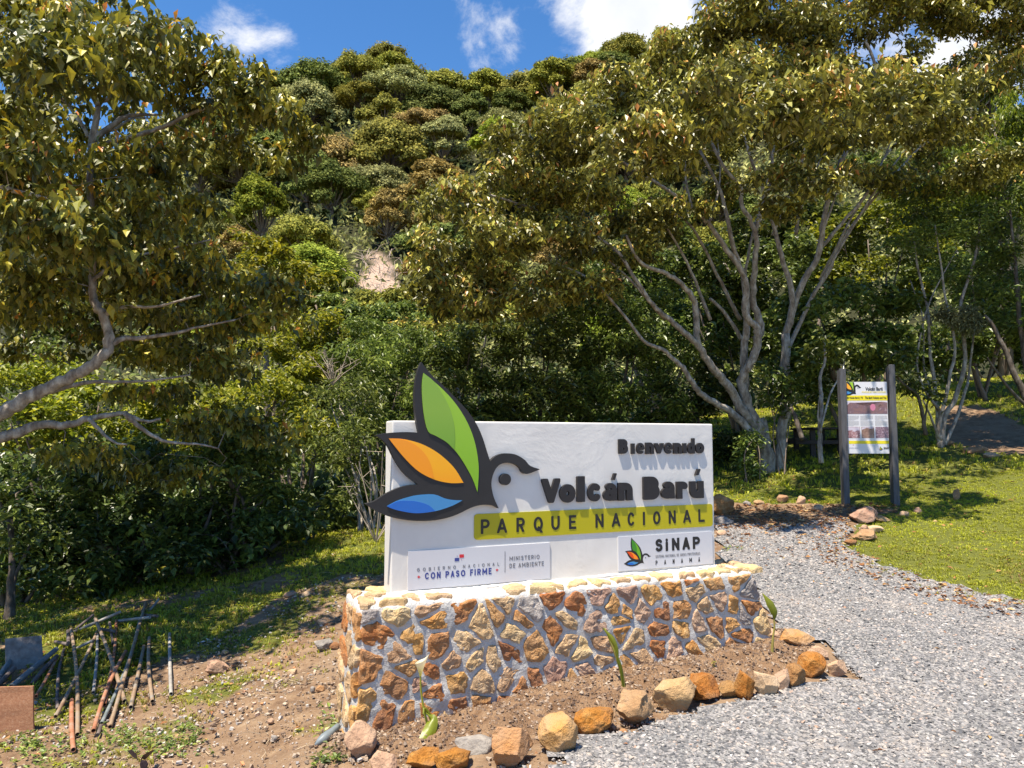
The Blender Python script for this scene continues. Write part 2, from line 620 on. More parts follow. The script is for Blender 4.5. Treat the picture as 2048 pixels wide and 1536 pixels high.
# ---------------------------------------------------------------- masonry base and sign panel
A0 = P(781, 1188, 4.51)
B0 = P(1431, 1133, 5.49)
A0[2] = B0[2] = (A0[2] + B0[2]) / 2
W_P = float(np.linalg.norm((B0 - A0)[:2]))
U = (B0 - A0) / W_P
N = np.array([U[1], -U[0], 0.0])
Zv = np.array([0, 0, 1.0])
Z0 = float(A0[2])                      # foot of the panel
Z1 = Z0 + 1.032                        # its top


def F3(u, n, z):
    """frame of the sign: u along it, n out of its face, z absolute height"""
    return np.array([A0[0], A0[1], 0.0]) + U * u + N * n + Zv * z


def S(px, py, n=0.0):
    """photo point -> (u, z) on the plane of the sign's face, n metres proud of it"""
    d = ray(px, py)
    o = CAM - np.array([A0[0], A0[1], 0.0])
    k = (n - o.dot(N)) / d.dot(N)
    p = o + d * k
    return np.array([p.dot(U), CAM[2] + d[2] * k])


def fbm(p, s, o=4):
    return noise.fractal(Vector(p) * s, 0.9, 2.1, o)


# base body
UT0, UT1 = -0.225, W_P + 0.17
NF, NB = 0.205, -0.25
ZB, ZT = -0.45, Z0 - 0.004


def ulim(z):
    k = (ZT - z) / 0.75
    return UT0 - 0.025 * k, UT1 + 0.30 * max(k, 0) ** 1.2


def body_pt(u, n, z, push=True):
    """u in 0..1, n in 0..1 (back..front), z in 0..1"""
    zz = ZB + (ZT - ZB) * z
    a, b = ulim(zz)
    uu = a + (b - a) * u
    nn = NB + (NF - NB) * n
    # round the long edges
    cu, cn, cz = (a + b) / 2, (NB + NF) / 2, (ZB + ZT) / 2
    hu, hn, hz = (b - a) / 2, (NF - NB) / 2, (ZT - ZB) / 2
    q = np.array([uu - cu, nn - cn, zz - cz]); h = np.array([hu, hn, hz])
    r = 0.05
    c = np.clip(q, -(h - r), h - r)
    d = q - c
    L = np.linalg.norm(d)
    if L > 1e-6:
        q = c + d / L * min(L, r)
    p = q + np.array([cu, cn, cz])
    if push:
        w = Vector((p[0], p[1], p[2]))
        dd = np.array([fbm(w, 7, 3), fbm(w + Vector((9, 0, 0)), 7, 3), fbm(w + Vector((0, 9, 0)), 7, 3)]) * 0.010
        dd += np.array([fbm(w, 22, 3), fbm(w + Vector((9, 0, 0)), 22, 3), fbm(w + Vector((0, 9, 0)), 22, 3)]) * 0.0045
        p = p + dd
    return F3(*p)


bm = bmesh.new()


def grid_face(fn, a, b):
    vs = [[bm.verts.new(fn(i / a, j / b)) for i in range(a + 1)] for j in range(b + 1)]
    for j in range(b):
        for i in range(a):
            bm.faces.new((vs[j][i], vs[j][i + 1], vs[j + 1][i + 1], vs[j + 1][i]))


nu, nz, nn_ = 150, 56, 20
grid_face(lambda a, b: body_pt(a, 1, b), nu, nz)
grid_face(lambda a, b: body_pt(1 - a, 0, b), nu, nz)
grid_face(lambda a, b: body_pt(0, a, b), nn_, nz)
grid_face(lambda a, b: body_pt(1, 1 - a, b), nn_, nz)
grid_face(lambda a, b: body_pt(a, 1 - b, 1), nu, nn_)
bmesh.ops.remove_doubles(bm, verts=bm.verts, dist=0.0008)
bmesh.ops.recalc_face_normals(bm, faces=bm.faces)
for f in bm.faces:
    f.smooth = True
me = bpy.data.meshes.new('mortar')
bm.to_mesh(me); bm.free()

m_mortar, t = mat('grey mortar')
pos = t.n('ShaderNodeTexCoord').outputs['Object']
a = t.noise(pos, 9, 5, .6); b = t.noise(pos, 70, 5, .65)
c = t.ramp(a, [(.3, (.40, .385, .36)), (.5, (.51, .49, .46)), (.7, (.60, .575, .535))])
sep = t.n('ShaderNodeSeparateXYZ'); t.link(pos, sep.inputs[0])
dust = t.maprange(t.math('ADD', sep.outputs['Z'], t.math('MULTIPLY', a, .35)), .52, .22)     # soil splashed up the foot of the wall
c = t.mix(t.math('MULTIPLY', dust, .5), c, (.42, .34, .27))
finish(t, c, .92, bump=t.math('ADD', b, t.math('MULTIPLY', t.noise(pos, 25, 4), 1.2)), bstr=.9, bdist=.010, spec=.2)

c0 = F3((UT0 + UT1) / 2, 0, ZB)
base = thing('masonry_plinth', 'long low plinth of orange rubble stones set in grey mortar under the white sign', 'stone wall', c0)
obj('mortar', me, m_mortar, base)

SM = [stone_mat('ochre sandstone', (0.441, 0.209, 0.067), (0.608, 0.312, 0.116), (0.734, 0.454, 0.223)),
      stone_mat('orange sandstone', (0.420, 0.161, 0.049), (0.545, 0.237, 0.076), (0.672, 0.360, 0.152)),
      stone_mat('tan sandstone', (0.483, 0.294, 0.152), (0.629, 0.398, 0.214), (0.734, 0.521, 0.321)),
      stone_mat('pale yellow sandstone', (0.566, 0.360, 0.170), (0.713, 0.483, 0.251), (0.797, 0.587, 0.358)),
      stone_mat('pinkish sandstone', (0.441, 0.256, 0.170), (0.577, 0.360, 0.242), (0.693, 0.473, 0.340)),
      stone_mat('grey rubble', (0.356, 0.312, 0.277), (0.483, 0.426, 0.384), (0.587, 0.511, 0.447))]


def voronoi_cells(Wd, Ht, cell, jitter=.42, xgrow=None):
    pts = []
    rows = max(1, int(round(Ht / cell)))
    for r in range(rows):
        cols = max(1, int(round(Wd / (cell * 1.0))))
        for c in range(cols):
            x = (c + .5 + (.5 if r % 2 else 0) * .7 - .17) * Wd / cols + random.uniform(-jitter, jitter) * cell
            y = (r + .5) * Ht / rows + random.uniform(-jitter, jitter) * Ht / rows
            pts.append((x, y))
    pts = np.array(pts)
    out = []
    for i, p in enumerate(pts):
        poly = [(0, 0), (Wd, 0), (Wd, Ht), (0, Ht)]
        d = np.hypot(*(pts - p).T)
        for j in np.argsort(d)[1:16]:
            q = pts[j]; mid = (p + q) / 2; nrm = q - p
            new = []
            for k in range(len(poly)):
                a = np.array(poly[k]); b = np.array(poly[(k + 1) % len(poly)])
                da, db = (a - mid).dot(nrm), (b - mid).dot(nrm)
                if da <= 0: new.append(tuple(a))
                if da * db < 0: new.append(tuple(a + (b - a) * da / (da - db)))
            poly = new
            if len(poly) < 3: break
        if len(poly) >= 3:
            out.append(np.array(poly))
    return out


def stone_from_cell(poly, mapf, gap, bulge):
    """a rough stone whose outline is the shrunken cell; mapf(x, y, height) -> world"""
    c = poly.mean(0)
    # shrink towards the middle by about gap, resample, roughen
    e = np.roll(poly, -1, 0)
    seg = np.hypot(*(e - poly).T)
    L = seg.sum()
    if L < .16: return None
    n = 20
    s = (np.arange(n) + .5) / n * L
    cum = np.concatenate([[0], np.cumsum(seg)])
    out = []
    for v in s:
        k = min(np.searchsorted(cum, v, side='right') - 1, len(poly) - 1)
        q = poly[k] + (e[k] - poly[k]) * (v - cum[k]) / max(seg[k], 1e-6)
        d = c - q; dl = np.hypot(*d)
        g = gap * random.uniform(.35, 1.75)
        if g > dl * .62: g = dl * .62
        out.append(q + d / dl * g)
    out = np.array(out)
    out = (out * 5 + np.roll(out, 1, 0) + np.roll(out, -1, 0)) / 7
    cc_ = out.mean(0)
    out = cc_ + (out - cc_) * np.array([[random.uniform(.90, 1.06)] for _ in out])
    c = out.mean(0)
    tilt = (random.uniform(-.08, .08), random.uniform(-.08, .08))
    off = random.uniform(0, 50)

    def h(q, base):
        return base + tilt[0] * (q[0] - c[0]) + tilt[1] * (q[1] - c[1]) + noise.noise(Vector((q[0] * 24 + off, q[1] * 24, off))) * .010 + noise.noise(Vector((q[0] * 75 + off, q[1] * 75, off))) * .0045
    V = []
    for k, (sc, hh) in enumerate(((1.02, -.03), (1.0, -.002), (.95, bulge * .7), (.78, bulge * .95), (.56, bulge), (.32, bulge * 1.05))):
        for q in out:
            r = c + (q - c) * sc
            V.append(mapf(r[0], r[1], hh if k == 0 else h(r, hh)))
    V.append(mapf(c[0], c[1], h(c, bulge * 1.05)))
    Q = []
    for k in range(5):
        for a in range(n):
            b = (a + 1) % n
            Q.append((k * n + a, k * n + b, (k + 1) * n + b, (k + 1) * n + a))
    T = [(5 * n + a, 5 * n + (a + 1) % n, 6 * n) for a in range(n)]
    return make_mesh('stone', V, [np.array(T), np.array(Q)])


def front_map(x, y, h):
    z = ZB + (ZT - ZB) * min(max(y, 0), 1.2)
    a, b = ulim(z)
    return F3(a + (b - a) * x, NF + h, z)


def lay(cells, mapf, gap, bulge, probs, scale=(1, 1)):
    for poly in cells:
        k = random.choices(range(6), probs)[0]
        m2 = lambda x, y, h: mapf(x / scale[0], y / scale[1], h)
        me = stone_from_cell(poly, m2, gap, bulge * random.uniform(.7, 1.4))
        if me:
            obj('stone', me, SM[k], base)


random.seed(21)
hh_ = ZT - ZB
# front face: cells in metres, mapped to the flared face
FW = UT1 - UT0 + .12
lay([c for c in voronoi_cells(FW, hh_ - .02, .148, .5) if c[:, 1].max() > .2], front_map, .0125, .010, (7, 6, 4, 2, 1.4, 1), (FW, hh_))
# left end, right end, top
lay([c for c in voronoi_cells(NF - NB, hh_ - .03, .17) if c[:, 1].max() > .15], lambda x, y, h: F3(ulim(ZB + y)[0] - h, NB + x, ZB + y), .016, .014, (3, 4, 3, 4, 0, 0))
lay([c for c in voronoi_cells(NF - NB, hh_ - .03, .17) if c[:, 1].max() > .15], lambda x, y, h: F3(ulim(ZB + y)[1] + h, NB + x, ZB + y), .016, .014, (3, 4, 3, 4, 0, 0))
topcells = voronoi_cells(FW, NF - NB, .155)
for poly in topcells:
    u = UT0 + poly[:, 0].mean(); n = NB + poly[:, 1].mean()
    if 0.0 < u < W_P - .02 and n < .10 and n > -.2: continue
    me = stone_from_cell(poly, lambda x, y, h: F3(UT0 + x, NB + y, ZT + h), .016, .010)
    if me: obj('stone', me, SM[3], base)

# ---------------------------------------------------------------- white panel
m_white, t = mat('white plaster')
pos = t.n('ShaderNodeTexCoord').outputs['Object']
n1_ = t.noise(pos, 2.2, 6, .62, .6); n2_ = t.noise(pos, 9, 5, .6, .8); n3_ = t.noise(pos, 3.0, 3, .6)
c = t.ramp(n3_, [(.35, (.635, .61, .57)), (.6, (.70, .675, .63))])
st = t.noise(pos, 16, 6, .7)
c = t.mix(t.math('MULTIPLY', t.maprange(st, .64, .76), .30), c, (.45, .41, .36))
sepw = t.n('ShaderNodeSeparateXYZ'); t.link(pos, sepw.inputs[0])
mpw = t.n('ShaderNodeMapping'); mpw.inputs['Scale'].default_value = (1, 1, .06); t.link(pos, mpw.inputs[0])
strk = t.math('MULTIPLY', t.maprange(t.noise(mpw.outputs[0], 22, 4, .6), .56, .74), t.maprange(t.noise(pos, 1.5, 3), .4, .65))
c = t.mix(t.math('MULTIPLY', strk, .22), c, (.42, .40, .37))
low_ = t.maprange(t.math('ADD', sepw.outputs['Z'], t.math('MULTIPLY', t.noise(pos, 7, 5, .7), .12)), .20, .05)
c = t.mix(t.math('MULTIPLY', low_, .28), c, (.50, .44, .36))
patch = t.maprange(n1_, .42, .62)
hgt = t.math('ADD', t.math('MULTIPLY', n2_, patch), t.math('MULTIPLY', t.noise(pos, 45, 4), .12))
finish(t, c, .5, bump=hgt, bstr=.22, bdist=.012, spec=.45)

panel_c = F3(W_P / 2, -.075, Z0)
sign = thing('welcome_sign', 'big white plaster park sign with bird emblem standing on the stone plinth', 'sign', panel_c)
bmp = box_mesh('panel', (0, -.16, Z0 - .02), (W_P, 0, Z1), .012, 3, xf=lambda c: F3(c[0], c[1], c[2]))
for f in bmp.polygons: f.use_smooth = False
obj('panel', bmp, m_white, sign)
# mortar fillet along the foot of the panel
acc = Acc()
k = 90
for j in range(k):
    pass
fp = [F3(u, .0 + .004, Z0 - .004 + .004 * math.sin(u * 9)) for u in np.linspace(-.02, W_P + .03, 90)]
add_tube(acc, fp, [.012 + .005 * fbm((u * 3, 0, 0), 2) for u in np.linspace(0, W_P, 90)], 8, True, .5)
obj('mortar_fillet', acc.mesh('mortar_fillet', True), m_white, base)

m_black = simple_mat('charcoal paint', (.022, .020, .020), .5, .25, 12, .15, 90, spec=.4)
m_letter = simple_mat('charcoal foam letters', (.022, .019, .019), .55, .25, 25, .35, 120, spec=.4)


def flat_poly(name, uz, n0, n1, m, parent, bevel=0.0):
    """a plate of the given outline (u, z) from n0 to n1 in front of the face"""
    uz = [tuple(p) for p in uz]
    area = sum(uz[i][0] * uz[(i + 1) % len(uz)][1] - uz[(i + 1) % len(uz)][0] * uz[i][1] for i in range(len(uz)))
    if area < 0: uz = uz[::-1]
    bm = bmesh.new()
    vs = [bm.verts.new(F3(a, n0, b)) for a, b in uz]
    f = bm.faces.new(vs)
    r = bmesh.ops.extrude_face_region(bm, geom=[f])
    for v in r['geom']:
        if isinstance(v, bmesh.types.BMVert):
            v.co += Vector(N * (n1 - n0))
    bmesh.ops.triangulate(bm, faces=[f for f in bm.faces if len(f.verts) > 4])
    bmesh.ops.recalc_face_normals(bm, faces=bm.faces)
    me = bpy.data.meshes.new(name)
    bm.to_mesh(me); bm.free()
    if m is None: return me
    return obj(name, me, m, parent)


def zz(pts, k=3, n=0.0, closed=True, sharp=()):
    """zoom-1 coordinates -> (u, z) with rounding between the sharp corners"""
    px = np.array([(660 + a / 2.844, 680 + b / 2.844) for a, b in pts])
    out = []
    m = len(px)
    sh = sorted(sharp) if sharp else [0]
    for a, b in zip(sh, sh[1:] + [sh[0] + m]):
        seg = [px[i % m] for i in range(a, b + 1)]
        q = smoothpath([(*p, 0) for p in seg], k)[:, :2]
        out += [tuple(p) for p in q[:-1]]
    return [tuple(S(p[0], p[1], n)) for p in out]


PL = .035
outline = [(520, 125), (570, 190), (640, 255), (720, 335), (785, 405), (835, 480), (870, 560), (895, 640), (912, 690),
           (938, 664), (975, 648), (1020, 645), (1065, 655), (1108, 682), (1140, 716), (1195, 735), (1165, 748), (1120, 762), (1095, 752),
           (1080, 725), (1050, 705), (1010, 698), (972, 706), (945, 730), (927, 768), (918, 815), (924, 865), (938, 910), (960, 958),
           (935, 944), (900, 938), (855, 939), (800, 955), (740, 985), (680, 1008), (600, 1025), (520, 1030), (440, 1025), (350, 1008), (300, 990), (250, 965), (200, 932),
           (250, 918), (310, 880), (380, 845), (440, 828), (500, 822), (440, 775), (400, 730), (360, 665), (330, 605), (295, 565), (258, 542),
           (320, 530), (400, 524), (460, 524), (505, 528), (493, 470), (484, 400), (480, 320), (488, 230), (503, 165)]
sharp = [0, 8, 15, 28, 41, 46, 52, 56]
bird = flat_poly('bird_plate', zz(outline, 3, PL, sharp=sharp), .0, PL, m_black, sign)
BIRD = outline


def acrylic(name, c1, c2, axis, rough=.22):
    m, t = mat(name)
    pos = t.n('ShaderNodeTexCoord').outputs['Object']
    sep = t.n('ShaderNodeSeparateXYZ'); t.link(pos, sep.inputs[0])
    g = t.maprange(sep.outputs[axis[0]], axis[1], axis[2], 0, 1, False)
    c = t.mix(g, c1, c2)
    sm = t.noise(pos, 12, 4, .7, 1.0)
    c = t.mix(t.math('MULTIPLY', t.maprange(sm, .62, .8), .10), c, (.8, .85, .8))
    finish(t, c, rough, bump=t.noise(pos, 3, 2), bstr=.05, bdist=.01, spec=.5)
    return m


green1 = acrylic('lime green acrylic', (.16, .40, .02), (.30, .50, .02), (2, .4, 1.3))
green2 = acrylic('leaf green acrylic', (.045, .25, .02), (.22, .38, .03), (2, .5, 1.1))
org1 = acrylic('amber acrylic', (.88, .25, .012), (.90, .40, .008), (2, .45, .75))
org2 = acrylic('red orange acrylic', (.70, .07, .008), (.88, .30, .008), (2, .52, .68))
blue1 = acrylic('sky blue acrylic', (.03, .20, .52), (.05, .24, .50), (0, -1.5, -1))
blue2 = acrylic('deep blue acrylic', (.006, .10, .46), (.01, .13, .50), (0, -1.5, -1))
GRN = [(530, 188), (620, 262), (700, 345), (765, 440), (810, 540), (835, 640), (845, 740), (838, 865), (810, 790), (770, 715), (720, 640), (660, 580), (600, 545), (557, 520), (535, 440), (524, 340), (522, 250)]
GRN_D = [(530, 188), (592, 238), (640, 310), (680, 390), (702, 470), (708, 550), (705, 624), (660, 580), (600, 545), (557, 520), (535, 440), (524, 340), (522, 250)]
ORG = [(333, 560), (400, 562), (470, 575), (540, 600), (610, 640), (670, 690), (715, 740), (758, 812), (690, 814), (620, 802), (560, 780), (500, 745), (450, 700), (400, 645), (360, 595)]
ORG_D = [(333, 560), (400, 563), (450, 578), (500, 608), (545, 655), (575, 715), (590, 787), (560, 780), (500, 745), (450, 700), (400, 645), (360, 595)]
BLU = [(323, 945), (380, 915), (440, 895), (500, 882), (590, 878), (650, 900), (700, 910), (752, 912), (700, 940), (640, 962), (590, 975), (530, 983), (470, 984), (400, 972), (350, 958)]
BLU_D = [(323, 945), (380, 918), (440, 914), (500, 920), (560, 940), (597, 973), (530, 983), (470, 984), (400, 972), (350, 958)]
for nm, pts, n1v, m, sh in (('green_inlay', GRN, .004, green1, [0, 7]), ('green_inlay_shade', GRN_D, .006, green2, [0, 6]),
                            ('orange_inlay', ORG, .004, org1, [0, 7]), ('orange_inlay_shade', ORG_D, .006, org2, [0, 6]),
                            ('blue_inlay', BLU, .004, blue1, [0, 7]), ('blue_inlay_shade', BLU_D, .006, blue2, [0, 5])):
    flat_poly(nm, zz(pts, 3, PL, sharp=sh), PL - .001, PL + n1v, m, sign)
e0 = S(660 + 1000 / 2.844, 680 + 793 / 2.844, PL)
er = abs(S(660 + 1030 / 2.844, 680 + 793 / 2.844, PL)[0] - e0[0])
flat_poly('bird_eye', [(e0[0] + er * math.cos(a), e0[1] + er * math.sin(a)) for a in np.linspace(0, 2 * math.pi, 28, endpoint=False)], 0, PL, m_black, sign)


def _arc(cx_, cy_, rx, ry, a0, a1, n=14):
    return [(cx_ + rx * math.cos(R(a0 + (a1 - a0) * i / n)), cy_ + ry * math.sin(R(a0 + (a1 - a0) * i / n))) for i in range(n + 1)]


E_ = .6      # strokes that run past the box are cut flat by it
GLY = {'A': [[(-.10, -.22), (.5, 1.04), (1.10, -.22)], [(.2, .27), (.8, .27)]],
       'B': [[(0, -E_), (0, 1 + E_)], [(0, 1), (.5, 1)] + _arc(.5, .77, .40, .23, 90, -90) + [(0, .54)], [(0, .54), (.52, .54)] + _arc(.52, .27, .48, .27, 90, -90) + [(0, 0)]],
       'C': [_arc(.5, .5, .5, .5, 42, 318, 22)], 'D': [[(0, -E_), (0, 1 + E_)], [(0, 1), (.4, 1)] + _arc(.4, .5, .6, .5, 90, -90, 20) + [(0, 0)]],
       'E': [[(0, -E_), (0, 1 + E_)], [(0, 1), (1 + E_, 1)], [(0, .52), (.88, .52)], [(0, 0), (1 + E_, 0)]], 'F': [[(0, -E_), (0, 1 + E_)], [(0, 1), (1 + E_, 1)], [(0, .5), (.85, .5)]],
       'G': [_arc(.5, .5, .5, .5, 45, 360, 22) + [(.55, .5)]], 'I': [[(.5, -E_), (.5, 1 + E_)]], 'L': [[(0, 1 + E_), (0, 0), (1 + E_, 0)]],
       'M': [[(0, -E_), (0, 1.0), (.5, .28), (1, 1.0), (1, -E_)], [(0, 1), (0, 1 + E_)], [(1, 1), (1, 1 + E_)]], 'N': [[(0, -E_), (0, 1 + E_)], [(0, 1.02), (1, -.02)], [(1, -E_), (1, 1 + E_)]],
       'O': [_arc(.5, .5, .5, .5, 0, 360, 28)], 'P': [[(0, -E_), (0, 1 + E_)], [(0, 1), (.5, 1)] + _arc(.5, .73, .5, .27, 90, -90) + [(0, .46)]],
       'Q': [_arc(.5, .56, .5, .44, 0, 360, 28), [(.55, .30), (1.05, -.12)]], 'R': [[(0, -E_), (0, 1 + E_)], [(0, 1), (.5, 1)] + _arc(.5, .73, .48, .27, 90, -90) + [(0, .46)], [(.5, .46), (1.06, -.25)]],
       'S': [_arc(.5, .76, .46, .24, 28, 270, 16) + _arc(.5, .26, .5, .26, 90, -150, 16)], 'T': [[(.5, -E_), (.5, 1)], [(-E_, 1), (1 + E_, 1)]],
       'U': [[(0, 1 + E_), (0, .42)] + _arc(.5, .42, .5, .42, 180, 360, 14) + [(1, 1 + E_)]], 'V': [[(-.06, 1.2), (.5, -.04), (1.06, 1.2)]],
       'l': [[(.5, -E_), (.5, 1 + E_)]], 'o': [_arc(.5, .5, .5, .5, 0, 360, 28)], 'c': [_arc(.5, .5, .5, .5, 48, 312, 22)],
       'a': [_arc(.47, .25, .47, .25, 0, 360, 22), [(1, -E_), (1, .6)] + _arc(.55, .66, .45, .34, 0, 130, 12)],
       'e': [_arc(.5, .5, .5, .5, 0, 303, 24), [(.02, .49), (.98, .49)]], 'n': [[(0, -E_), (0, 1.3)], [(0, .55)] + _arc(.5, .58, .5, .42, 180, 0, 14) + [(1, -E_)]],
       'r': [[(0, -E_), (0, 1.3)], [(0, .5)] + _arc(.55, .55, .55, .45, 180, 50, 12)], 'u': [[(0, 1 + E_), (0, .42)] + _arc(.5, .42, .5, .42, 180, 360, 14), [(1, -E_), (1, 1 + E_)]],
       'd': [_arc(.45, .32, .45, .32, 0, 360, 22), [(1, -E_), (1, 1 + E_)]], 'v': [[(-.06, 1.2), (.5, -.04), (1.06, 1.2)]], 'i': [[(.5, -E_), (.5, .70)], [(.5, 1.0), (.5, 1.001)]],
       'y': [[(-.04, 1.15), (.5, .25)], [(1.04, 1.15), (.36, -.2)]], 't': [[(.4, 1 + E_), (.4, .2), (.8, 0)], [(-.1, .72), (1, .72)]], 'h': [[(0, -E_), (0, 1 + E_)], _arc(.5, .45, .5, .25, 180, 0, 12) + [(1, -E_)]]}
GW = {'I': .0, 'M': 1.15, 'O': 1.05, 'Q': 1.05, 'G': 1.05, 'C': .95, 'E': .72, 'F': .70, 'L': .68, 'S': .80, 'T': .85, 'i': 0, ' ': .42}


def glyph_loops(ch, w_, h_, th):
    """closed outlines of a stroked letter in a w_ by h_ box (marching squares on its distance field)"""
    acute = {'Á': 'A'}.get(ch)
    hb = h_ * .80 if acute else h_
    segs = []
    for st in GLY[acute or ch]:
        p = np.array([(th / 2 + x * max(w_ - th, 1e-5), th / 2 + y * (hb - th)) for x, y in st])
        segs += list(zip(p[:-1], p[1:]))
    if acute:
        segs.append((np.array((w_ * .45, h_ * .90)), np.array((w_ * .62, h_ * .99))))
    m = 30
    st_ = max(w_, h_) / m
    X = np.arange(-1, int(w_ / st_) + 3) * st_; Y = np.arange(-1, int(h_ / st_) + 3) * st_
    gx_, gy_ = np.meshgrid(X, Y)
    f = np.full(gx_.shape, 9.0)
    for a, b in segs:
        d = b - a
        t_ = np.clip(((gx_ - a[0]) * d[0] + (gy_ - a[1]) * d[1]) / (d.dot(d) + 1e-12), 0, 1)
        f = np.minimum(f, np.hypot(gx_ - a[0] - d[0] * t_, gy_ - a[1] - d[1] * t_) - th / 2)
    f = np.maximum(f, np.maximum(np.maximum(-gx_, gx_ - w_), np.maximum(-gy_, gy_ - h_)))
    f = np.where(np.abs(f) < 1e-7, 1e-7, f)
    nxt = {}; pos_ = {}
    ny_, nx_ = f.shape

    def cut(i, j, k, l):
        key = (i, j, k, l) if (i, j) < (k, l) else (k, l, i, j)
        if key not in pos_:
            a, b = f[i, j], f[k, l]
            t_ = a / (a - b)
            pos_[key] = (X[j] + (X[l] - X[j]) * t_, Y[i] + (Y[k] - Y[i]) * t_)
        return key
    for i in range(ny_ - 1):
        for j in range(nx_ - 1):
            c = [(i, j), (i, j + 1), (i + 1, j + 1), (i + 1, j)]
            s = [f[q] < 0 for q in c]
            if all(s) or not any(s): continue
            ins, outs = [], []
            for q in range(4):
                r = (q + 1) % 4
                if s[q] and not s[r]: outs.append(cut(*c[q], *c[r]))
                if not s[q] and s[r]: ins.append(cut(*c[q], *c[r]))
            if len(outs) == 1:
                nxt[outs[0]] = ins[0]
            else:
                q0 = 0 if s[0] else 1
                # saddle: keep the two inside corners apart
                for q in (q0, q0 + 2):
                    nxt[cut(*c[q % 4], *c[(q + 1) % 4])] = cut(*c[(q - 1) % 4], *c[q % 4])
    loops = []
    while nxt:
        k0 = next(iter(nxt)); lp_ = []; k_ = k0
        while k_ in nxt:
            lp_.append(pos_[k_]); k_ = nxt.pop(k_)
        if len(lp_) > 2: loops.append(lp_)
    return loops


def glyph_verts(ch, box, th, n0, n1, frame, acc):
    from mathutils.geometry import tessellate_polygon
    u0, u1, z0, z1 = box
    loops = glyph_loops(ch, u1 - u0, z1 - z0, th)
    flat = [p for l in loops for p in l]
    tri = tessellate_polygon([[Vector((x, y, 0)) for x, y in l] for l in loops])
    m = len(flat)
    V = [frame(u0 + x, n1, z0 + y) for x, y in flat] + [frame(u0 + x, n0, z0 + y) for x, y in flat]
    T = []
    for a, b, c in tri:
        (ax_, ay_), (bx_, by_), (cx_, cy_) = flat[a], flat[b], flat[c]
        T.append((a, b, c) if (bx_ - ax_) * (cy_ - ay_) - (by_ - ay_) * (cx_ - ax_) > 0 else (a, c, b))
    k = 0
    for l in loops:
        n = len(l)
        for i in range(n):
            a, b = k + i, k + (i + 1) % n
            T += [(a, a + m, b + m), (a, b + m, b)]
        k += n
    if T: acc.add(V, np.array(T))


def glyph(ch, box, th, n0, n1, m, parent, frame=None, name='letter'):
    acc = Acc()
    th = min(th, box[1] - box[0])
    glyph_verts(ch, box, th, n0, n1, frame or F3, acc)
    me = acc.mesh(name)
    bm = bmesh.new(); bm.from_mesh(me); bmesh.ops.recalc_face_normals(bm, faces=bm.faces); bm.to_mesh(me); bm.free()
    return obj(name, me, m, parent)


def glyph_line(s, box, n0, n1, m, parent, gap=.30, weight=.14, frame=None, name='lettering'):
    """a printed line: letters of one mesh, widths from GW, fitted to the box; weight and gap in letter heights"""
    u0, u1, z0, z1 = box
    h = z1 - z0
    th = weight * h
    up = .64
    ws = [(th if GW.get(c, .86) == 0 else (GW.get(c, .86) * up * h)) for c in s]
    g = gap if gap else .22
    tot = sum(ws) + g * h * (len(s) - 1)
    k = (u1 - u0) / tot
    acc = Acc(); x = u0
    for c, w_ in zip(s, ws):
        if c != ' ':
            low = c in 'acenoruvy'
            glyph_verts(c, (x, x + w_ * k if GW.get(c, .86) else x + th, z0, z0 + h * (.74 if low else 1)), min(th, w_ * k), n0, n1, frame or F3, acc)
        x += (w_ + g * h) * k
    me = acc.mesh(name)
    bm = bmesh.new(); bm.from_mesh(me); bmesh.ops.recalc_face_normals(bm, faces=bm.faces); bm.to_mesh(me); bm.free()
    return obj(name, me, m, parent)


def text_mesh(ch, bold=0.0, depth=0.0, spacing=1.0, bevel=0.0):
    cu = bpy.data.curves.new('t', 'FONT')
    cu.body = ch
    cu.size = 1.0
    cu.offset = bold
    cu.extrude = depth
    cu.bevel_depth = bevel
    cu.resolution_u = 4
    cu.space_character = spacing
    ob = bpy.data.objects.new('t', cu)
    me = bpy.data.meshes.new_from_object(ob)
    bpy.data.objects.remove(ob)
    bpy.data.curves.remove(cu)
    return me


def fit_text(ch, u0, u1, z0, z1, n0, n1, m, parent, name='letter', bold=0.0, spacing=1.0, frame=None, shear=0.0):
    frame = frame or F3
    me = text_mesh(ch, bold, .05 if n1 - n0 > .0015 else 0.0, spacing)
    co = np.empty(len(me.vertices) * 3); me.vertices.foreach_get('co', co); co = co.reshape(-1, 3)
    lo, hi = co.min(0), co.max(0)
    q = (co - lo) / np.maximum(hi - lo, 1e-6)
    if hi[2] - lo[2] < 1e-5: q[:, 2] = 1
    V = np.array([frame(u0 + (u1 - u0) * a, n0 + (n1 - n0) * c, z0 + (z1 - z0) * b) for a, b, c in q])
    me.vertices.foreach_set('co', V.ravel())
    me.update()
    return obj(name, me, m, parent)


def zbox(x0, x1, y0, y1, origin, sc, n=0.0):
    ox, oy = origin
    f = lambda a, b: S(ox + a / sc, oy + b / sc, n)
    ym, xm = (y0 + y1) / 2, (x0 + x1) / 2
    return f(x0, ym)[0], f(x1, ym)[0], f(xm, y1)[1], f(xm, y0)[1]


Z2 = ((1060, 840), 4.2675)
Z1o = ((660, 680), 2.844)


def poly_letter(strokes_out, box, n1, name='letter'):
    """letter from an outline given in the unit square, holes cut as separate rings are avoided by C shaped outlines"""
    u0, u1, z0, z1 = box
    return flat_poly(name, [(u0 + (u1 - u0) * a, z0 + (z1 - z0) * b) for a, b in strokes_out], 0, n1, m_letter, sign)


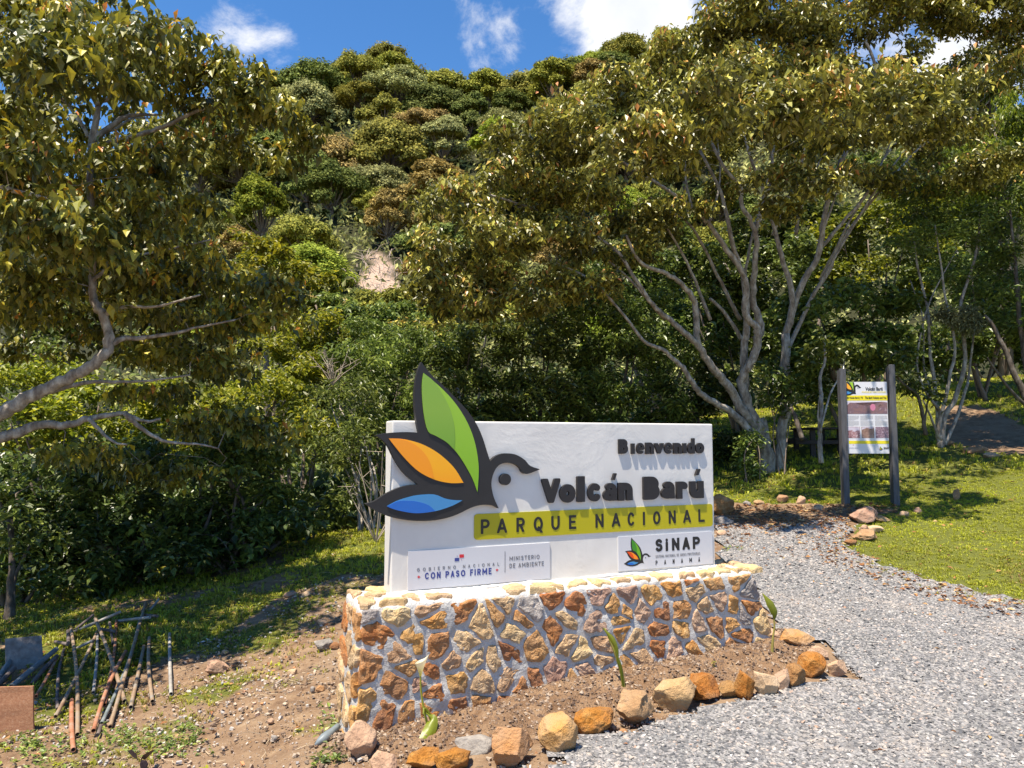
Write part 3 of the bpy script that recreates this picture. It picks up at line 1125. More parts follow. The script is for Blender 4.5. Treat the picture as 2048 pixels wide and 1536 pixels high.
ND = .022
for ch, x0, x1, y0, y1, th in (('V', 105, 260, 500, 708, .34), ('o', 258, 390, 548, 706, .40), ('l', 405, 470, 480, 700, 1.0), ('c', 497, 612, 540, 696, .38), ('a', 628, 742, 538, 690, .34),
                               ('n', 757, 878, 535, 688, .42), ('B', 972, 1108, 483, 680, .40), ('a', 1124, 1236, 525, 672, .34), ('r', 1256, 1352, 525, 672, .48),
                               ('u', 1370, 1485, 522, 668, .42)):
    bx = zbox(x0, x1, y0, y1, *Z2, ND)
    glyph(ch, bx, th * (bx[1] - bx[0]), 0, ND, m_letter, sign)
for x0, x1, y0, y1 in ((703, 742, 455, 512), (1415, 1457, 418, 472)):
    a, b, c, d = zbox(x0, x1, y0, y1, *Z2, ND)
    w_ = (b - a)
    flat_poly('letter_accent', [(a, c), (a + w_ * .55, c), (b, d - (d - c) * .15), (b - w_ * .05, d), (a + w_ * .45, d)], 0, ND, m_letter, sign)
NS = .017
for ch, x0, x1, y0, y1, th in (('B', 760, 838, 163, 288, .40), ('I', 868, 896, 200, 290, 1.0), ('e', 912, 978, 195, 290, .29), ('n', 990, 1060, 192, 290, .40), ('v', 1066, 1143, 197, 287, .40), ('e', 1150, 1220, 192, 288, .29),
                           ('n', 1228, 1298, 195, 288, .40), ('I', 1309, 1338, 197, 285, 1.0), ('d', 1348, 1408, 155, 288, .38), ('o', 1417, 1488, 195, 285, .38)):
    bx = zbox(x0, x1, y0, y1, *Z2, NS)
    glyph(ch, bx, th * (bx[1] - bx[0]), 0, NS, m_letter, sign)

# yellow strip with printed letters
m_yel = acrylic('olive yellow acrylic', (.40, .36, .002), (.46, .40, .004), (0, -1, 1), .3)
corners = [S(947.5, 1027.5), S(1424.5, 1008), S(1424, 1052), S(948, 1080)]
u0, u1 = (corners[0][0] + corners[3][0]) / 2, (corners[1][0] + corners[2][0]) / 2
zt, zb = (corners[0][1] + corners[1][1]) / 2, (corners[2][1] + corners[3][1]) / 2


def rrect(a, b, c, d, r, k=5):
    out = []
    for cx_, cy_, s in ((b - r, d - r, 0), (a + r, d - r, 90), (a + r, c + r, 180), (b - r, c + r, 270)):
        for i in range(k + 1):
            an = R(s + 90 * i / k)
            out.append((cx_ + r * math.cos(an), cy_ + r * math.sin(an)))
    return out


flat_poly('yellow_strip', rrect(u0, u1, zb, zt, .022), -.001, .006, m_yel, sign)
m_ink = simple_mat('black print', (.012, .011, .011), .4, .1, 30)
lz = (zb + zt) / 2
lh = (zt - zb) * .285
for ch, org, x0, x1 in (('P', Z1o, 858, 908), ('A', Z1o, 950, 1007), ('R', Z1o, 1060, 1108), ('Q', Z1o, 1158, 1210), ('U', Z1o, 1258, 1306),
                        ('E', Z2, 332, 393), ('N', Z2, 558, 627), ('A', Z2, 697, 770), ('C', Z2, 832, 893), ('I', Z2, 963, 980), ('O', Z2, 1050, 1112), ('N', Z2, 1183, 1243), ('A', Z2, 1307, 1373), ('L', Z2, 1437, 1490)):
    yy = (org[0][1], org[1])
    a = S(org[0][0] + x0 / org[1], 1040, .006)[0]; b = S(org[0][0] + x1 / org[1], 1040, .006)[0]
    low = lz - lh - (.012 if ch == 'Q' else 0)
    glyph(ch, (a, b, low, lz + lh), .0165, .0065, .008, m_ink, sign)

# two printed plaques
m_plq = acrylic('satin plaque', (.56, .56, .585), (.58, .58, .60), (0, -1, 1), .3)
m_greyink = simple_mat('grey print', (.16, .16, .175), .5, .05)
m_blueink = simple_mat('blue print', (.035, .05, .22), .5, .05)
m_redink = simple_mat('red print', (.55, .02, .03), .5, .05)


def plaque(px4):
    c = [S(*p) for p in px4]
    a, b = (c[0][0] + c[3][0]) / 2, (c[1][0] + c[2][0]) / 2
    d, e = (c[2][1] + c[3][1]) / 2, (c[0][1] + c[1][1]) / 2
    o = flat_poly('plaque', [(a, d), (b, d), (b, e), (a, e)], -.001, .008, m_plq, sign)
    return o, a, b, d, e


pl, a, b, d, e = plaque([(815.8, 1103.7), (1098.5, 1083.7), (1098.5, 1158), (814.7, 1179)])
TN = (.0085, .0092)


def line(ch, x0, x1, y0, y1, org, m, par, bold=.14, sp=.22, name='lettering'):
    bx = zbox(x0, x1, y0, y1, *org, .009)
    return glyph_line(ch, bx, .0085, .0092, m, par, sp, bold)


line('GOBIERNO NACIONAL', 495, 962, 1281, 1300, Z1o, m_greyink, pl, .16, .75)
line('CON PASO FIRME', 540, 919, 1310, 1347, Z1o, m_blueink, pl, .20)
line('MINISTERIO', 1021, 1192, 1226, 1250, Z1o, m_greyink, pl, .16)
line('DE AMBIENTE', 1021, 1216, 1265, 1290, Z1o, m_greyink, pl, .16)
bx = zbox(994, 997, 1202, 1322, *Z1o, .009)
flat_poly('divider', [(bx[0], bx[2]), (bx[1], bx[2]), (bx[1], bx[3]), (bx[0], bx[3])], .0085, .0092, m_greyink, pl)
for x, y, m in ((749, 1229, m_redink), (722, 1249, m_blueink)):
    bx = zbox(x - 12.5, x + 12.5, y - 9.5, y + 9.5, *Z1o, .009)
    flat_poly('flag_field', [(bx[0], bx[2]), (bx[1], bx[2]), (bx[1], bx[3]), (bx[0], bx[3])], .0085, .0092, m, pl)
for x, y, r, m in ((505, 1348, 10, m_redink), (950, 1308, 10, m_redink), (724, 1229, 3, m_blueink), (748, 1249, 3, m_redink)):
    c = S(660 + x / 2.844, 680 + y / 2.844, .009)
    rr = r / 2.844 * 4.6 / F
    flat_poly('star', [(c[0] + rr * (1 if i % 2 == 0 else .42) * math.sin(i * math.pi / 5), c[1] + rr * (1 if i % 2 == 0 else .42) * math.cos(i * math.pi / 5)) for i in range(10)], .0085, .0092, m, pl)

pr, a, b, d, e = plaque([(1235.3, 1073), (1424, 1062.6), (1423.5, 1130), (1235.7, 1138.8)])
line('SiNAP', 1070, 1452, 1005, 1112, Z2, m_ink, pr, .24)
line('SISTEMA NACIONAL DE ÁREAS PROTEGIDAS', 1072, 1452, 1141, 1164, Z2, m_greyink, pr, .13)
line('PANAMÁ', 1072, 1452, 1185, 1224, Z2, m_ink, pr, .17, 1.9)
bb = zbox(800, 1032, 1000, 1246, *Z2, .009)
BO = np.array(zz(outline, 2, 0, sharp=sharp))
lo, hi = BO.min(0), BO.max(0)


def mini(uz, n0, n1, m, par, box, name, frame=None):
    q = (np.array(uz) - lo) / (hi - lo)
    pts = [(box[0] + (box[1] - box[0]) * x, box[2] + (box[3] - box[2]) * y) for x, y in q]
    return pts


MINI = [('emblem_outline', outline, sharp, m_ink), ('emblem_green', GRN, [0, 7], green1), ('emblem_green', GRN_D, [0, 6], green2), ('emblem_orange', ORG, [0, 7], org1),
        ('emblem_orange', ORG_D, [0, 6], org2), ('emblem_blue', BLU, [0, 7], blue1), ('emblem_blue', BLU_D, [0, 5], blue2)]
for i, (nm, pts, sh, m) in enumerate(MINI):
    flat_poly(nm, mini(zz(pts, 2, 0, sharp=sh), 0, 0, m, pr, bb, nm), .0082 + .0003 * i, .0086 + .0003 * i, m, pr)
c = (bb[0] + (bb[1] - bb[0]) * .80, bb[2] + (bb[3] - bb[2]) * .262)
flat_poly('emblem_eye', [(c[0] + .0035 * math.cos(a), c[1] + .0035 * math.sin(a)) for a in np.linspace(0, 6.283, 12, endpoint=False)], .0085, .0092, m_ink, pr)

# ---------------------------------------------------------------- flower bed soil
BACK = [(668, 1486), (760, 1462), (860, 1440), (1000, 1400), (1160, 1348), (1330, 1320), (1500, 1284), (1565, 1268)]
FRONT = [(690, 1515), (800, 1530), (930, 1525), (1060, 1500), (1180, 1462), (1350, 1405), (1480, 1378), (1600, 1352), (1672, 1322), (1640, 1296), (1600, 1278)]
# back line on the wall's face
bk = []
for px, py in BACK:
    u, z = S(px, py, NF)
    bk.append(F3(u, NF - .06, z))
bk = smoothpath(bk, 8)
fr = smoothpath([G(px, py, .0) for px, py in FRONT], 8)


def resample(p, n):
    d = np.concatenate([[0], np.cumsum(np.linalg.norm(np.diff(p, axis=0), axis=1))])
    s = np.linspace(0, d[-1], n)
    return np.stack([np.interp(s, d, p[:, k]) for k in range(3)], 1)


nb, mb = 170, 60
bk, fr = resample(bk, nb), resample(fr, nb)
tt = np.linspace(0, 1, mb)[:, None, None]
gridp = bk[None] * (1 - tt) + fr[None] * tt
t1 = np.linspace(0, 1, mb)[:, None]
gridp[..., 2] += .035 * np.sin(np.pi * t1) - .03 * (t1 ** 8)
X_, Y_ = gridp[..., 0], gridp[..., 1]
gridp[..., 2] += (vnoise(X_, Y_, 9, 1) - .5) * .035 + (vnoise(X_, Y_, 28, 2) - .5) * .02 + (vnoise(X_, Y_, 70, 3) - .5) * .010
ii = (np.arange(mb - 1)[:, None] * nb + np.arange(nb - 1)[None, :]).ravel()
m_soil, t = mat('brown garden soil')
pos = t.n('ShaderNodeTexCoord').outputs['Object']
a = t.noise(pos, 8, 6, .6); b = t.noise(pos, 90, 5, .7); vv = t.n('ShaderNodeTexVoronoi'); vv.inputs['Scale'].default_value = 70; t.link(pos, vv.inputs['Vector'])
c = t.ramp(a, [(.3, (.13, .075, .042)), (.5, (.22, .135, .078)), (.7, (.30, .20, .12))])
c = t.mix(t.maprange(b, .56, .74), c, (.40, .29, .19))
finish(t, c, .95, bump=t.math('ADD', b, vv.outputs['Distance']), bstr=.9, bdist=.012, spec=.15)
bed_me = make_mesh('flower_bed', gridp.reshape(-1, 3), [np.stack([ii, ii + nb, ii + nb + 1, ii + 1], 1)], smooth=True)
flower_bed = obj('flower_bed', bed_me, m_soil, kind='structure')
BED = gridp.reshape(-1, 3)


def bedz(x, y):
    d = (BED[:, 0] - x) ** 2 + (BED[:, 1] - y) ** 2
    i = np.argmin(d)
    return BED[i, 2] if d[i] < .01 else Hs(x, y)


def GB(px, py):
    """line of sight against the soil of the bed"""
    d = ray(px, py)
    best = None
    for Y in np.arange(3.4, 6.5, .01):
        p = CAM + d * Y
        if p[2] < bedz(p[0], p[1]):
            return p
    return p


# ---------------------------------------------------------------- rocks
def ico(sub):
    bm = bmesh.new()
    bmesh.ops.create_icosphere(bm, subdivisions=sub, radius=1.0)
    V = np.array([v.co[:] for v in bm.verts]); Fc = np.array([[v.index for v in f.verts] for f in bm.faces])
    bm.free()
    return V, Fc


ICO = {k: ico(k) for k in (1, 2, 3, 4, 5)}


def rock(size, seed, sub=5, facets=9, rough=.10, boxy=.75):
    V, Fc = ICO[sub]
    V = V.copy()
    rg = np.random.default_rng(seed)
    nr = rg.normal(size=(facets, 3)); nr /= np.linalg.norm(nr, axis=1)[:, None]
    off = rg.uniform(boxy - .22, boxy + .06, facets)
    for n_, d_ in zip(nr, off):
        e = V @ n_ - d_
        V -= np.where(e > 0, e, 0)[:, None] * n_
    o = Vector(rg.uniform(0, 50, 3))
    for i, v in enumerate(V):
        q = Vector(v)
        V[i] = v * (1 + rough * noise.fractal(q * 1.3 + o, .8, 2.0, 3) + rough * .45 * noise.fractal(q * 5 + o, .7, 2.0, 3))
    lo_, hi_ = V.min(0), V.max(0)
    V = (V - (lo_ + hi_) / 2) / ((hi_ - lo_) / 2)
    an = rg.uniform(-.15, .15)
    V = V * np.array(size) / 2
    return V, Fc


def put_rock(name, px, pybot, wpx, hpx, m, label, cat='rock', group=None, seed=0, facets=9, rough=.10, boxy=.75, depth=None, tilt=0.0, sink=.12, onbed=False, yaw=None):
    """px, pybot: middle of its foot in the photo; wpx, hpx: apparent size"""
    g = G(px, pybot)
    k = g[1] / F
    w_, h_ = wpx * k, hpx * k
    dp = depth * w_ if depth else w_ * .8
    V, Fc = rock((w_, dp, h_ * (1 + sink)), seed, facets=facets + 10, rough=rough, sub=5 if wpx > 30 else 3, boxy=boxy)
    ca, sa = math.cos(tilt), math.sin(tilt)
    V = np.stack([V[:, 0] * ca - V[:, 2] * sa, V[:, 1], V[:, 0] * sa + V[:, 2] * ca], 1)
    c = g + np.array([0, dp * .45, h_ * (.5 - sink / 2)])
    me = make_mesh(name, V + c, [Fc], smooth=True)
    me.materials.append(m)
    return solo(name, me, None, label, cat, group, origin=(c[0], c[1], V[:, 2].min() + c[2]))


def solo(name, me, m, label, cat, group=None, origin=None):
    if isinstance(me, Acc):
        me = me.mesh(name)
    if origin is None:
        v = np.empty(len(me.vertices) * 3, dtype=np.float32)
        me.vertices.foreach_get('co', v)
        v = v.reshape(-1, 3)
        origin = (float(v[:, 0].min() + v[:, 0].max()) / 2, float(v[:, 1].min() + v[:, 1].max()) / 2, float(v[:, 2].min()))
    origin = tuple(float(q) for q in origin)
    me.transform(Matrix.Translation(-Vector(origin)))
    if m is not None:
        for q in (m if isinstance(m, (list, tuple)) else [m]):
            me.materials.append(q)
    o = bpy.data.objects.new(name, me)
    COL.objects.link(o)
    o.location = origin
    return tag(o, label, cat, group)


RM = {'or': stone_mat('bright orange rock', (0.406, 0.157, 0.022), (0.503, 0.214, 0.037), (0.568, 0.300, 0.086), 14, 1.0, .03),
      'ta': stone_mat('tan rock', (0.339, 0.192, 0.094), (0.431, 0.261, 0.133), (0.478, 0.309, 0.178), 9, .9, .03),
      'pk': stone_mat('pinkish tan rock', (0.373, 0.221, 0.142), (0.446, 0.278, 0.178), (0.486, 0.328, 0.222), 9, .7, .02),
      'gy': stone_mat('grey rock', (0.179, 0.157, 0.142), (0.268, 0.236, 0.209), (0.341, 0.300, 0.259), 12, .7, .02),
      'pa': stone_mat('pale cream rock', (0.424, 0.273, 0.163), (0.501, 0.340, 0.212), (0.540, 0.385, 0.256), 10, .8, .02),
      'ob': stone_mat('orange brown rock', (0.292, 0.136, 0.050), (0.373, 0.192, 0.074), (0.446, 0.271, 0.135), 12, 1.0, .03),
      'to': stone_mat('tan and orange rock', (0.411, 0.180, 0.047), (0.419, 0.230, 0.107), (0.389, 0.250, 0.150), 6, .9, .03)}
EDGE = 'rocks edging the flower bed'
for i, (px, py, w_, h_, m, lab, fc, rg_, bx_, dep, tl) in enumerate((
        (716, 1528, 66, 74, 'pk', 'smooth pinkish tan boulder at the left corner of the plinth, biggest of the edging', 5, .06, .88, .9, 0),
        (764, 1560, 58, 48, 'pk', 'rounded tan rock right beside the pinkish boulder at the bottom edge', 5, .06, .88, .9, 0),
        (845, 1552, 74, 44, 'or', 'bright orange rock left of its orange neighbour below the calla lily', 8, .10, .80, .9, .1),
        (902, 1556, 76, 46, 'or', 'orange rock partly under the flat grey slab', 7, .10, .8, .9, 0),
        (948, 1519, 84, 34, 'gy', 'flat grey slab lying on top of the orange rock', 10, .05, .6, .6, -.05),
        (1024, 1545, 88, 78, 'to', 'tan split rock with a sheer right side, next to the grey slab', 9, .06, .72, .8, -.1),
        (1118, 1520, 86, 82, 'to', 'egg shaped tan rock with orange lower half, beside the gravel', 5, .06, .88, .85, 0),
        (1192, 1481, 86, 54, 'or', 'rough rusty orange rock between the egg shaped one and the tan lump', 8, .14, .82, .9, 0),
        (1248, 1476, 20, 12, 'to', 'small orange yellow pebble at the foot of the tan lump', 5, .06, .85, .9, 0),
        (1278, 1462, 86, 68, 'ta', 'broad tan rock with a hollow in its face', 10, .12, .72, .8, .05),
        (1358, 1433, 98, 66, 'ta', 'large triangular tan rock with a peaked top', 11, .08, .64, .7, .25),
        (1412, 1413, 72, 56, 'or', 'spongy yellow orange rock with an undercut lower side', 6, .13, .8, .85, -.2),
        (1463, 1406, 48, 34, 'ob', 'low orange brown rock wedged behind the spongy orange one', 9, .08, .75, .8, 0),
        (1494, 1408, 46, 62, 'or', 'upright orange rock shaped like a boot', 7, .12, .78, .9, .15),
        (1540, 1404, 52, 60, 'pa', 'angular cream rock leaning to the left, next to the upright orange one', 12, .05, .6, .7, .22),
        (1572, 1392, 36, 44, 'pa', 'narrow pale cream rock behind the leaning cream one', 12, .05, .6, .7, .3),
        (1594, 1386, 56, 50, 'ob', 'rugged orange brown rock just left of the smooth orange ball', 9, .12, .76, .85, .1),
        (1633, 1362, 60, 50, 'or', 'smooth ball shaped orange rock at the right corner of the bed', 4, .05, .92, .95, 0),
        (1680, 1357, 42, 32, 'pk', 'tan rock lying farthest right, outside the smooth orange ball', 9, .05, .7, .8, 0),
        (1640, 1325, 42, 26, 'pa', 'flat pale rock showing above the smooth orange ball', 10, .05, .65, .9, 0),
        (1604, 1305, 78, 36, 'to', 'long loaf shaped rock at the far right of the bed', 6, .07, .82, .6, -.12),
        (1548, 1290, 44, 26, 'pk', 'dusty pinkish rock tucked against the foot of the plinth by the right sprout', 6, .07, .85, .9, 0))):
    put_rock('edging_rock', px, py - 4, w_ * .95, h_ * .92, RM[m], lab, 'rock', EDGE, 100 + i, fc, rg_, bx_, dep, tl)

for i, (px, py, w_, h_, m, lab) in enumerate((
        (430, 1352, 44, 30, 'pk', 'pinkish rough rock lying on the bare soil left of the plinth'),
        (644, 1306, 38, 24, 'gy', 'smooth grey oval stone on the bare soil near the plinth'),
        (668, 1302, 24, 14, 'ob', 'small brown stone touching the smooth grey oval one'),
        (582, 1352, 18, 12, 'pa', 'small pale stone alone in the middle of the bare soil'),
        (624, 1386, 10, 12, 'gy', 'little grey stone beside a little yellow one'),
        (639, 1385, 18, 12, 'to', 'little yellow stone beside a little grey one'),
        (547, 1484, 14, 12, 'gy', 'dark grey pebble low on the bare soil'),
        (540, 1450, 14, 11, 'pa', 'cream pebble above the dark grey pebble'),
        (642, 1252, 22, 10, 'pk', 'flat pinkish stone on the bare soil above the oval one'),
        (611, 1196, 18, 13, 'pa', 'pale stone at the edge of the shaded grass'),
        (578, 1196, 26, 12, 'pk', 'pinkish flat stone at the edge of the shaded grass'),
        (448, 1310, 14, 9, 'pa', 'pale pebble at the rim of the shade'),
        (1738, 1050, 58, 36, 'pk', 'large rounded tan boulder where the path meets the lawn'),
        (1732, 1066, 20, 16, 'pa', 'small cream stone in front of the rounded boulder'),
        (1757, 1067, 30, 14, 'pa', 'flat cream stone right of the small cream one'),
        (1740, 1085, 52, 24, 'ta', 'flat brownish rock nearest the lawn corner'),
        (1768, 1046, 36, 14, 'ta', 'low tan stone half buried behind the rounded boulder'),
        (1812, 1034, 20, 11, 'pa', 'left of two pale stones on the lawn edge'),
        (1838, 1027, 18, 12, 'pk', 'right of two pale stones on the lawn edge'),
        (1640, 1024, 26, 14, 'pa', 'squared pale block on the path edge left of the information board'),
        (1448, 1032, 52, 42, 'ob', 'rusty orange boulder just behind the right edge of the white sign'),
        (1452, 1054, 40, 20, 'gy', 'grey stone in front of the rusty orange boulder'),
        (1446, 1075, 22, 14, 'pa', 'whitish stone by the right edge of the white sign'),
        (1520, 1010, 22, 10, 'ta', 'small tan stone on the shaded path rim below the big tree'),
        (1568, 1006, 24, 16, 'ta', 'tan stone in the shaded path rim'),
        (1605, 1008, 22, 16, 'pk', 'pinkish stone in the shaded path rim'),
        (1496, 1012, 18, 10, 'gy', 'greyish stone in the shaded path rim'),
        (1960, 908, 46, 16, 'ta', 'flat rock beside the shaded uphill trail'),
        (1990, 918, 34, 13, 'pk', 'lower flat rock beside the shaded uphill trail'),
        (1902, 892, 26, 12, 'ta', 'rock at the foot of the many stemmed tree'),
        (1993, 1210, 22, 12, 'pa', 'pale stone on the gravel beside the lawn'),
        (1862, 1236, 12, 8, 'ta', 'little tan stone in the middle of the gravel'),
        (1916, 1002, 14, 24, 'ta', 'upright stone on the crest of the lawn'),
        (1706, 1092, 24, 12, 'ob', 'orange brown stone at the lawn corner'))):
    put_rock('loose_rock', px, py, w_, h_, RM[m], lab, 'rock', 'loose rocks', 300 + i, 6, .09, .82, .8, random.uniform(-.1, .1))

# ---------------------------------------------------------------- gravel stones (stuff)
def scatter_stones(name, pts, sizes, tmpl_sub, m, flat=.55, zoff=.3, tones=None, base=None, rough=.35):
    """many small angular stones joined into one mesh"""
    if tmpl_sub == 0:
        TV = np.array([(1, 0, 0), (-1, 0, 0), (0, 1, 0), (0, -1, 0), (0, 0, 1), (0, 0, -1)], dtype=float)
        TF = np.array([(0, 2, 4), (2, 1, 4), (1, 3, 4), (3, 0, 4), (2, 0, 5), (1, 2, 5), (3, 1, 5), (0, 3, 5)])
    else:
        TV = np.array([(a, b, c) for a in (-.72, .72) for b in (-.72, .72) for c in (-.72, .72)])
        TF = np.array([(0, 1, 3), (0, 3, 2), (4, 6, 7), (4, 7, 5), (0, 4, 5), (0, 5, 1), (2, 3, 7), (2, 7, 6), (0, 2, 6), (0, 6, 4), (1, 5, 7), (1, 7, 3)])
    n, k = len(pts), len(TV)
    V = np.repeat(TV[None], n, 0) * (1 + rough * (RNG.random((n, k, 3)) - .5) * 2.2)
    V = V * np.stack([RNG.uniform(.8, 1.35, n), RNG.uniform(.6, 1.0, n), RNG.uniform(flat * .6, flat * 1.3, n)], 1)[:, None, :]
    # tilt, then turn
    tl = RNG.normal(0, .35, n); ya = RNG.uniform(0, 2 * np.pi, n)
    c, s = np.cos(tl)[:, None], np.sin(tl)[:, None]
    x = V[..., 0] * c - V[..., 2] * s; z = V[..., 0] * s + V[..., 2] * c; y = V[..., 1]
    c, s = np.cos(ya)[:, None], np.sin(ya)[:, None]
    V = np.stack([x * c - y * s, x * s + y * c, z], 2) * (sizes / 2)[:, None, None]
    V += pts[:, None, :]
    V[..., 2] += (sizes * zoff)[:, None]
    Fc = TF[None] + (np.arange(n) * k)[:, None, None]
    tn = RNG.random(n) if tones is None else tones
    me = make_mesh(name, V.reshape(-1, 3), [Fc.reshape(-1, 3)], np.repeat(tn, k))
    o = obj(name, me, m, kind='stuff')
    return o


m_grav, t = mat('crushed grey stone')
pos = t.n('ShaderNodeTexCoord').outputs['Object']
c = t.ramp(attr(t), [(.0, (0.090, 0.090, 0.094)), (.2, (0.140, 0.138, 0.140)), (.45, (0.194, 0.189, 0.184)), (.65, (0.252, 0.245, 0.234)), (.80, (0.324, 0.310, 0.288)), (.9, (0.368, 0.296, 0.248)), (.97, (0.480, 0.464, 0.448)), (1.0, (0.336, 0.192, 0.120))])
c = t.mix(t.math('MULTIPLY', t.maprange(t.noise(pos, 1.6, 4), .45, .7), .5), c, (.40, .345, .30))
finish(t, c, .85, bump=t.noise(pos, 220, 3), bstr=.3, bdist=.003, spec=.3)


def sample_area(test, x0, x1, y0, y1, dens):
    n = int((x1 - x0) * (y1 - y0) * dens)
    x = RNG.uniform(x0, x1, n); y = RNG.uniform(y0, y1, n)
    k = test(x, y)
    x, y = x[k], y[k]
    return x, y


def view(x, y, m=.06):
    return (np.abs(x) < y * (1024 / F + m)) & (y > 2.4)


def hz(x, y, dz=0):
    return np.stack([x, y, H(x, y) + dz], 1)


def gr_test(x, y): return in_gravel(x, y) & view(x, y)


bed_poly = np.vstack([bk[:, :2], fr[::-1][:, :2]])
for y0, y1, dens, s0, s1, sub in ((2.5, 5.0, 4200, .010, .033, 0), (5.0, 7.2, 3200, .012, .034, 0), (7.2, 11.6, 1500, .020, .042, 0)):
    x, y = sample_area(gr_test, -1, 8.4, y0, y1, dens)
    sz = s0 + (s1 - s0) * RNG.random(len(x)) ** 2.6
    scatter_stones('gravel', hz(x, y, .018), sz, sub, m_grav, .55, .18)
# stray gravel beyond the edges of the path
x, y = sample_area(lambda x, y: view(x, y) & ~in_gravel(x, y) & (inside(GRAVEL, x + .25, y) | inside(GRAVEL, x - .2, y) | inside(GRAVEL, x, y - .3) | inside(GRAVEL, x, y + .3)) & ~inside(bed_poly, x, y), -1, 8.4, 2.5, 11.6, 130)
scatter_stones('gravel', hz(x, y), .014 + .022 * RNG.random(len(x)), 0, m_grav, .6, .2)

# pebbles and crumbs on the bare soil
m_peb, t = mat('mixed pebbles')
c = t.ramp(attr(t), [(0, (.13, .085, .06)), (.3, (.24, .17, .12)), (.55, (.34, .26, .19)), (.75, (.42, .34, .26)), (.88, (.36, .34, .33)), (.95, (.55, .50, .44)), (1, (.45, .20, .08))])
finish(t, c, .9, spec=.2)


def dirt_test(x, y):
    return view(x, y) & (x < 1.0) & ~inside(bed_poly, x, y) & ~inside(LEFTGRASS, x, y) & ~in_gravel(x, y) & (RNG.random(len(x)) < .25 + .9 * vnoise(x, y, 2.2, 6))


x, y = sample_area(dirt_test, -5.5, 1.5, 2.8, 6.0, 1900)
scatter_stones('pebbles', hz(x, y, .005), .005 + .028 * RNG.random(len(x)) ** 4.5, 1, m_peb, .7, .22)
x, y = sample_area(dirt_test, -6, 1.0, 6.0, 10.5, 900)
scatter_stones('pebbles', hz(x, y, .005), .006 + .032 * RNG.random(len(x)) ** 4, 0, m_peb, .7, .22)
# crumbs of soil on the flower bed
n = 14000
i = RNG.integers(0, len(BED), n)
pts = BED[i] + np.stack([RNG.normal(0, .012, n), RNG.normal(0, .012, n), np.zeros(n)], 1)
scatter_stones('soil_crumbs', pts, .005 + .024 * RNG.random(n) ** 4, 0, m_peb, .8, .1, tones=RNG.random(n) ** 2.0 * .72)
# rubble at the foot of the masonry, left side
# ---------------------------------------------------------------- leaf tools
def rhomb(wid, fold=.10, droop=.15):
    return np.array([(0, 0, 0), (-wid / 2, .45, fold), (wid / 2, .45, fold), (0, 1, -droop)]), np.array([(0, 2, 3), (0, 3, 1)])


def lance(nrow=1, wid=.32, fold=.10, droop=.18):
    """leaf of length 1 along +y"""
    if nrow == 1:
        V = np.array([(0, 0, 0), (-wid / 2, .42, fold), (0, .45, 0), (wid / 2, .42, fold), (0, 1, -droop)])
        T = np.array([(0, 3, 2), (0, 2, 1), (2, 3, 4), (2, 4, 1)])
    else:
        V = np.array([(0, 0, 0), (-wid * .42, .28, fold), (0, .30, .02), (wid * .42, .28, fold), (-wid / 2, .66, fold - droop * .5), (0, .68, -droop * .45), (wid / 2, .66, fold - droop * .5), (0, 1, -droop * 1.3)])
        T = np.array([(0, 3, 2), (0, 2, 1), (2, 3, 6), (2, 6, 5), (1, 2, 5), (1, 5, 4), (5, 6, 7), (4, 5, 7)])
    return V, T


def unit(v):
    return v / (np.linalg.norm(v, axis=-1, keepdims=True) + 1e-9)


def place(tmpl, base, axis, size, roll=None, up=None):
    """returns vertices and faces of len(base) leaves"""
    TV, TF = tmpl
    n = len(base)
    axis = unit(axis)
    up = np.array([0, 0, 1.0]) if up is None else up
    x = np.cross(axis, np.broadcast_to(up, axis.shape))
    bad = np.linalg.norm(x, axis=1) < 1e-3
    x[bad] = (1, 0, 0)
    x = unit(x)
    z = np.cross(x, axis)
    if roll is not None:
        c, s = np.cos(roll)[:, None], np.sin(roll)[:, None]
        x, z = x * c + z * s, z * c - x * s
    V = (TV[None, :, 0, None] * x[:, None] + TV[None, :, 1, None] * axis[:, None] + TV[None, :, 2, None] * z[:, None]) * size[:, None, None] + base[:, None]
    Fc = TF[None] + (np.arange(n) * len(TV))[:, None, None]
    return V.reshape(-1, 3), Fc.reshape(-1, 3)


def rosettes(acc, tmpl, cen, per, size, droop=(.1, 1.1), tone=(.2, .7), spread=.05, rg=RNG, newtone=None, roll=.35):
    """clusters of leaves round each twig end"""
    n = len(cen)
    idx = np.repeat(np.arange(n), per)
    m = len(idx)
    az = rg.uniform(0, 2 * np.pi, m)
    dr = rg.uniform(droop[0], droop[1], m)
    ax = np.stack([np.cos(az), np.sin(az), -dr], 1)
    b = cen[idx] + rg.normal(0, spread, (m, 3))
    sz = rg.uniform(size[0], size[1], m)
    tn = np.clip(rg.uniform(tone[0], tone[1], m) + rg.normal(0, .13, n)[idx], 0, .9)
    sz = sz * rg.uniform(.78, 1.22, n)[idx]
    if newtone is not None:
        k = rg.random(m) < newtone[0]
        tn[k] = rg.uniform(newtone[1], 1.0, k.sum())
    V, Fc = place(tmpl, b, ax, sz, rg.normal(0, roll, m))
    acc.add(V, Fc, np.repeat(tn, len(tmpl[0])))


def pad_points(pads, dens, rg=RNG, shell=.35):
    """points spread through ellipsoids (centre, radii), denser towards the top skin"""
    out = []; par = []
    for c, r in pads:
        c, r = np.array(c), np.array(r)
        vol = 4.19 * r[0] * r[1] * r[2]
        n = max(3, int(vol ** .8 * dens))
        d = unit(rg.normal(size=(n, 3)))
        rad = rg.random(n) ** shell
        p = c + d * r * rad[:, None] * (1 + .12 * rg.normal(size=(n, 1)))
        out.append(p); par.append(d[:, 2] * rad)
    return np.concatenate(out), np.concatenate(par)


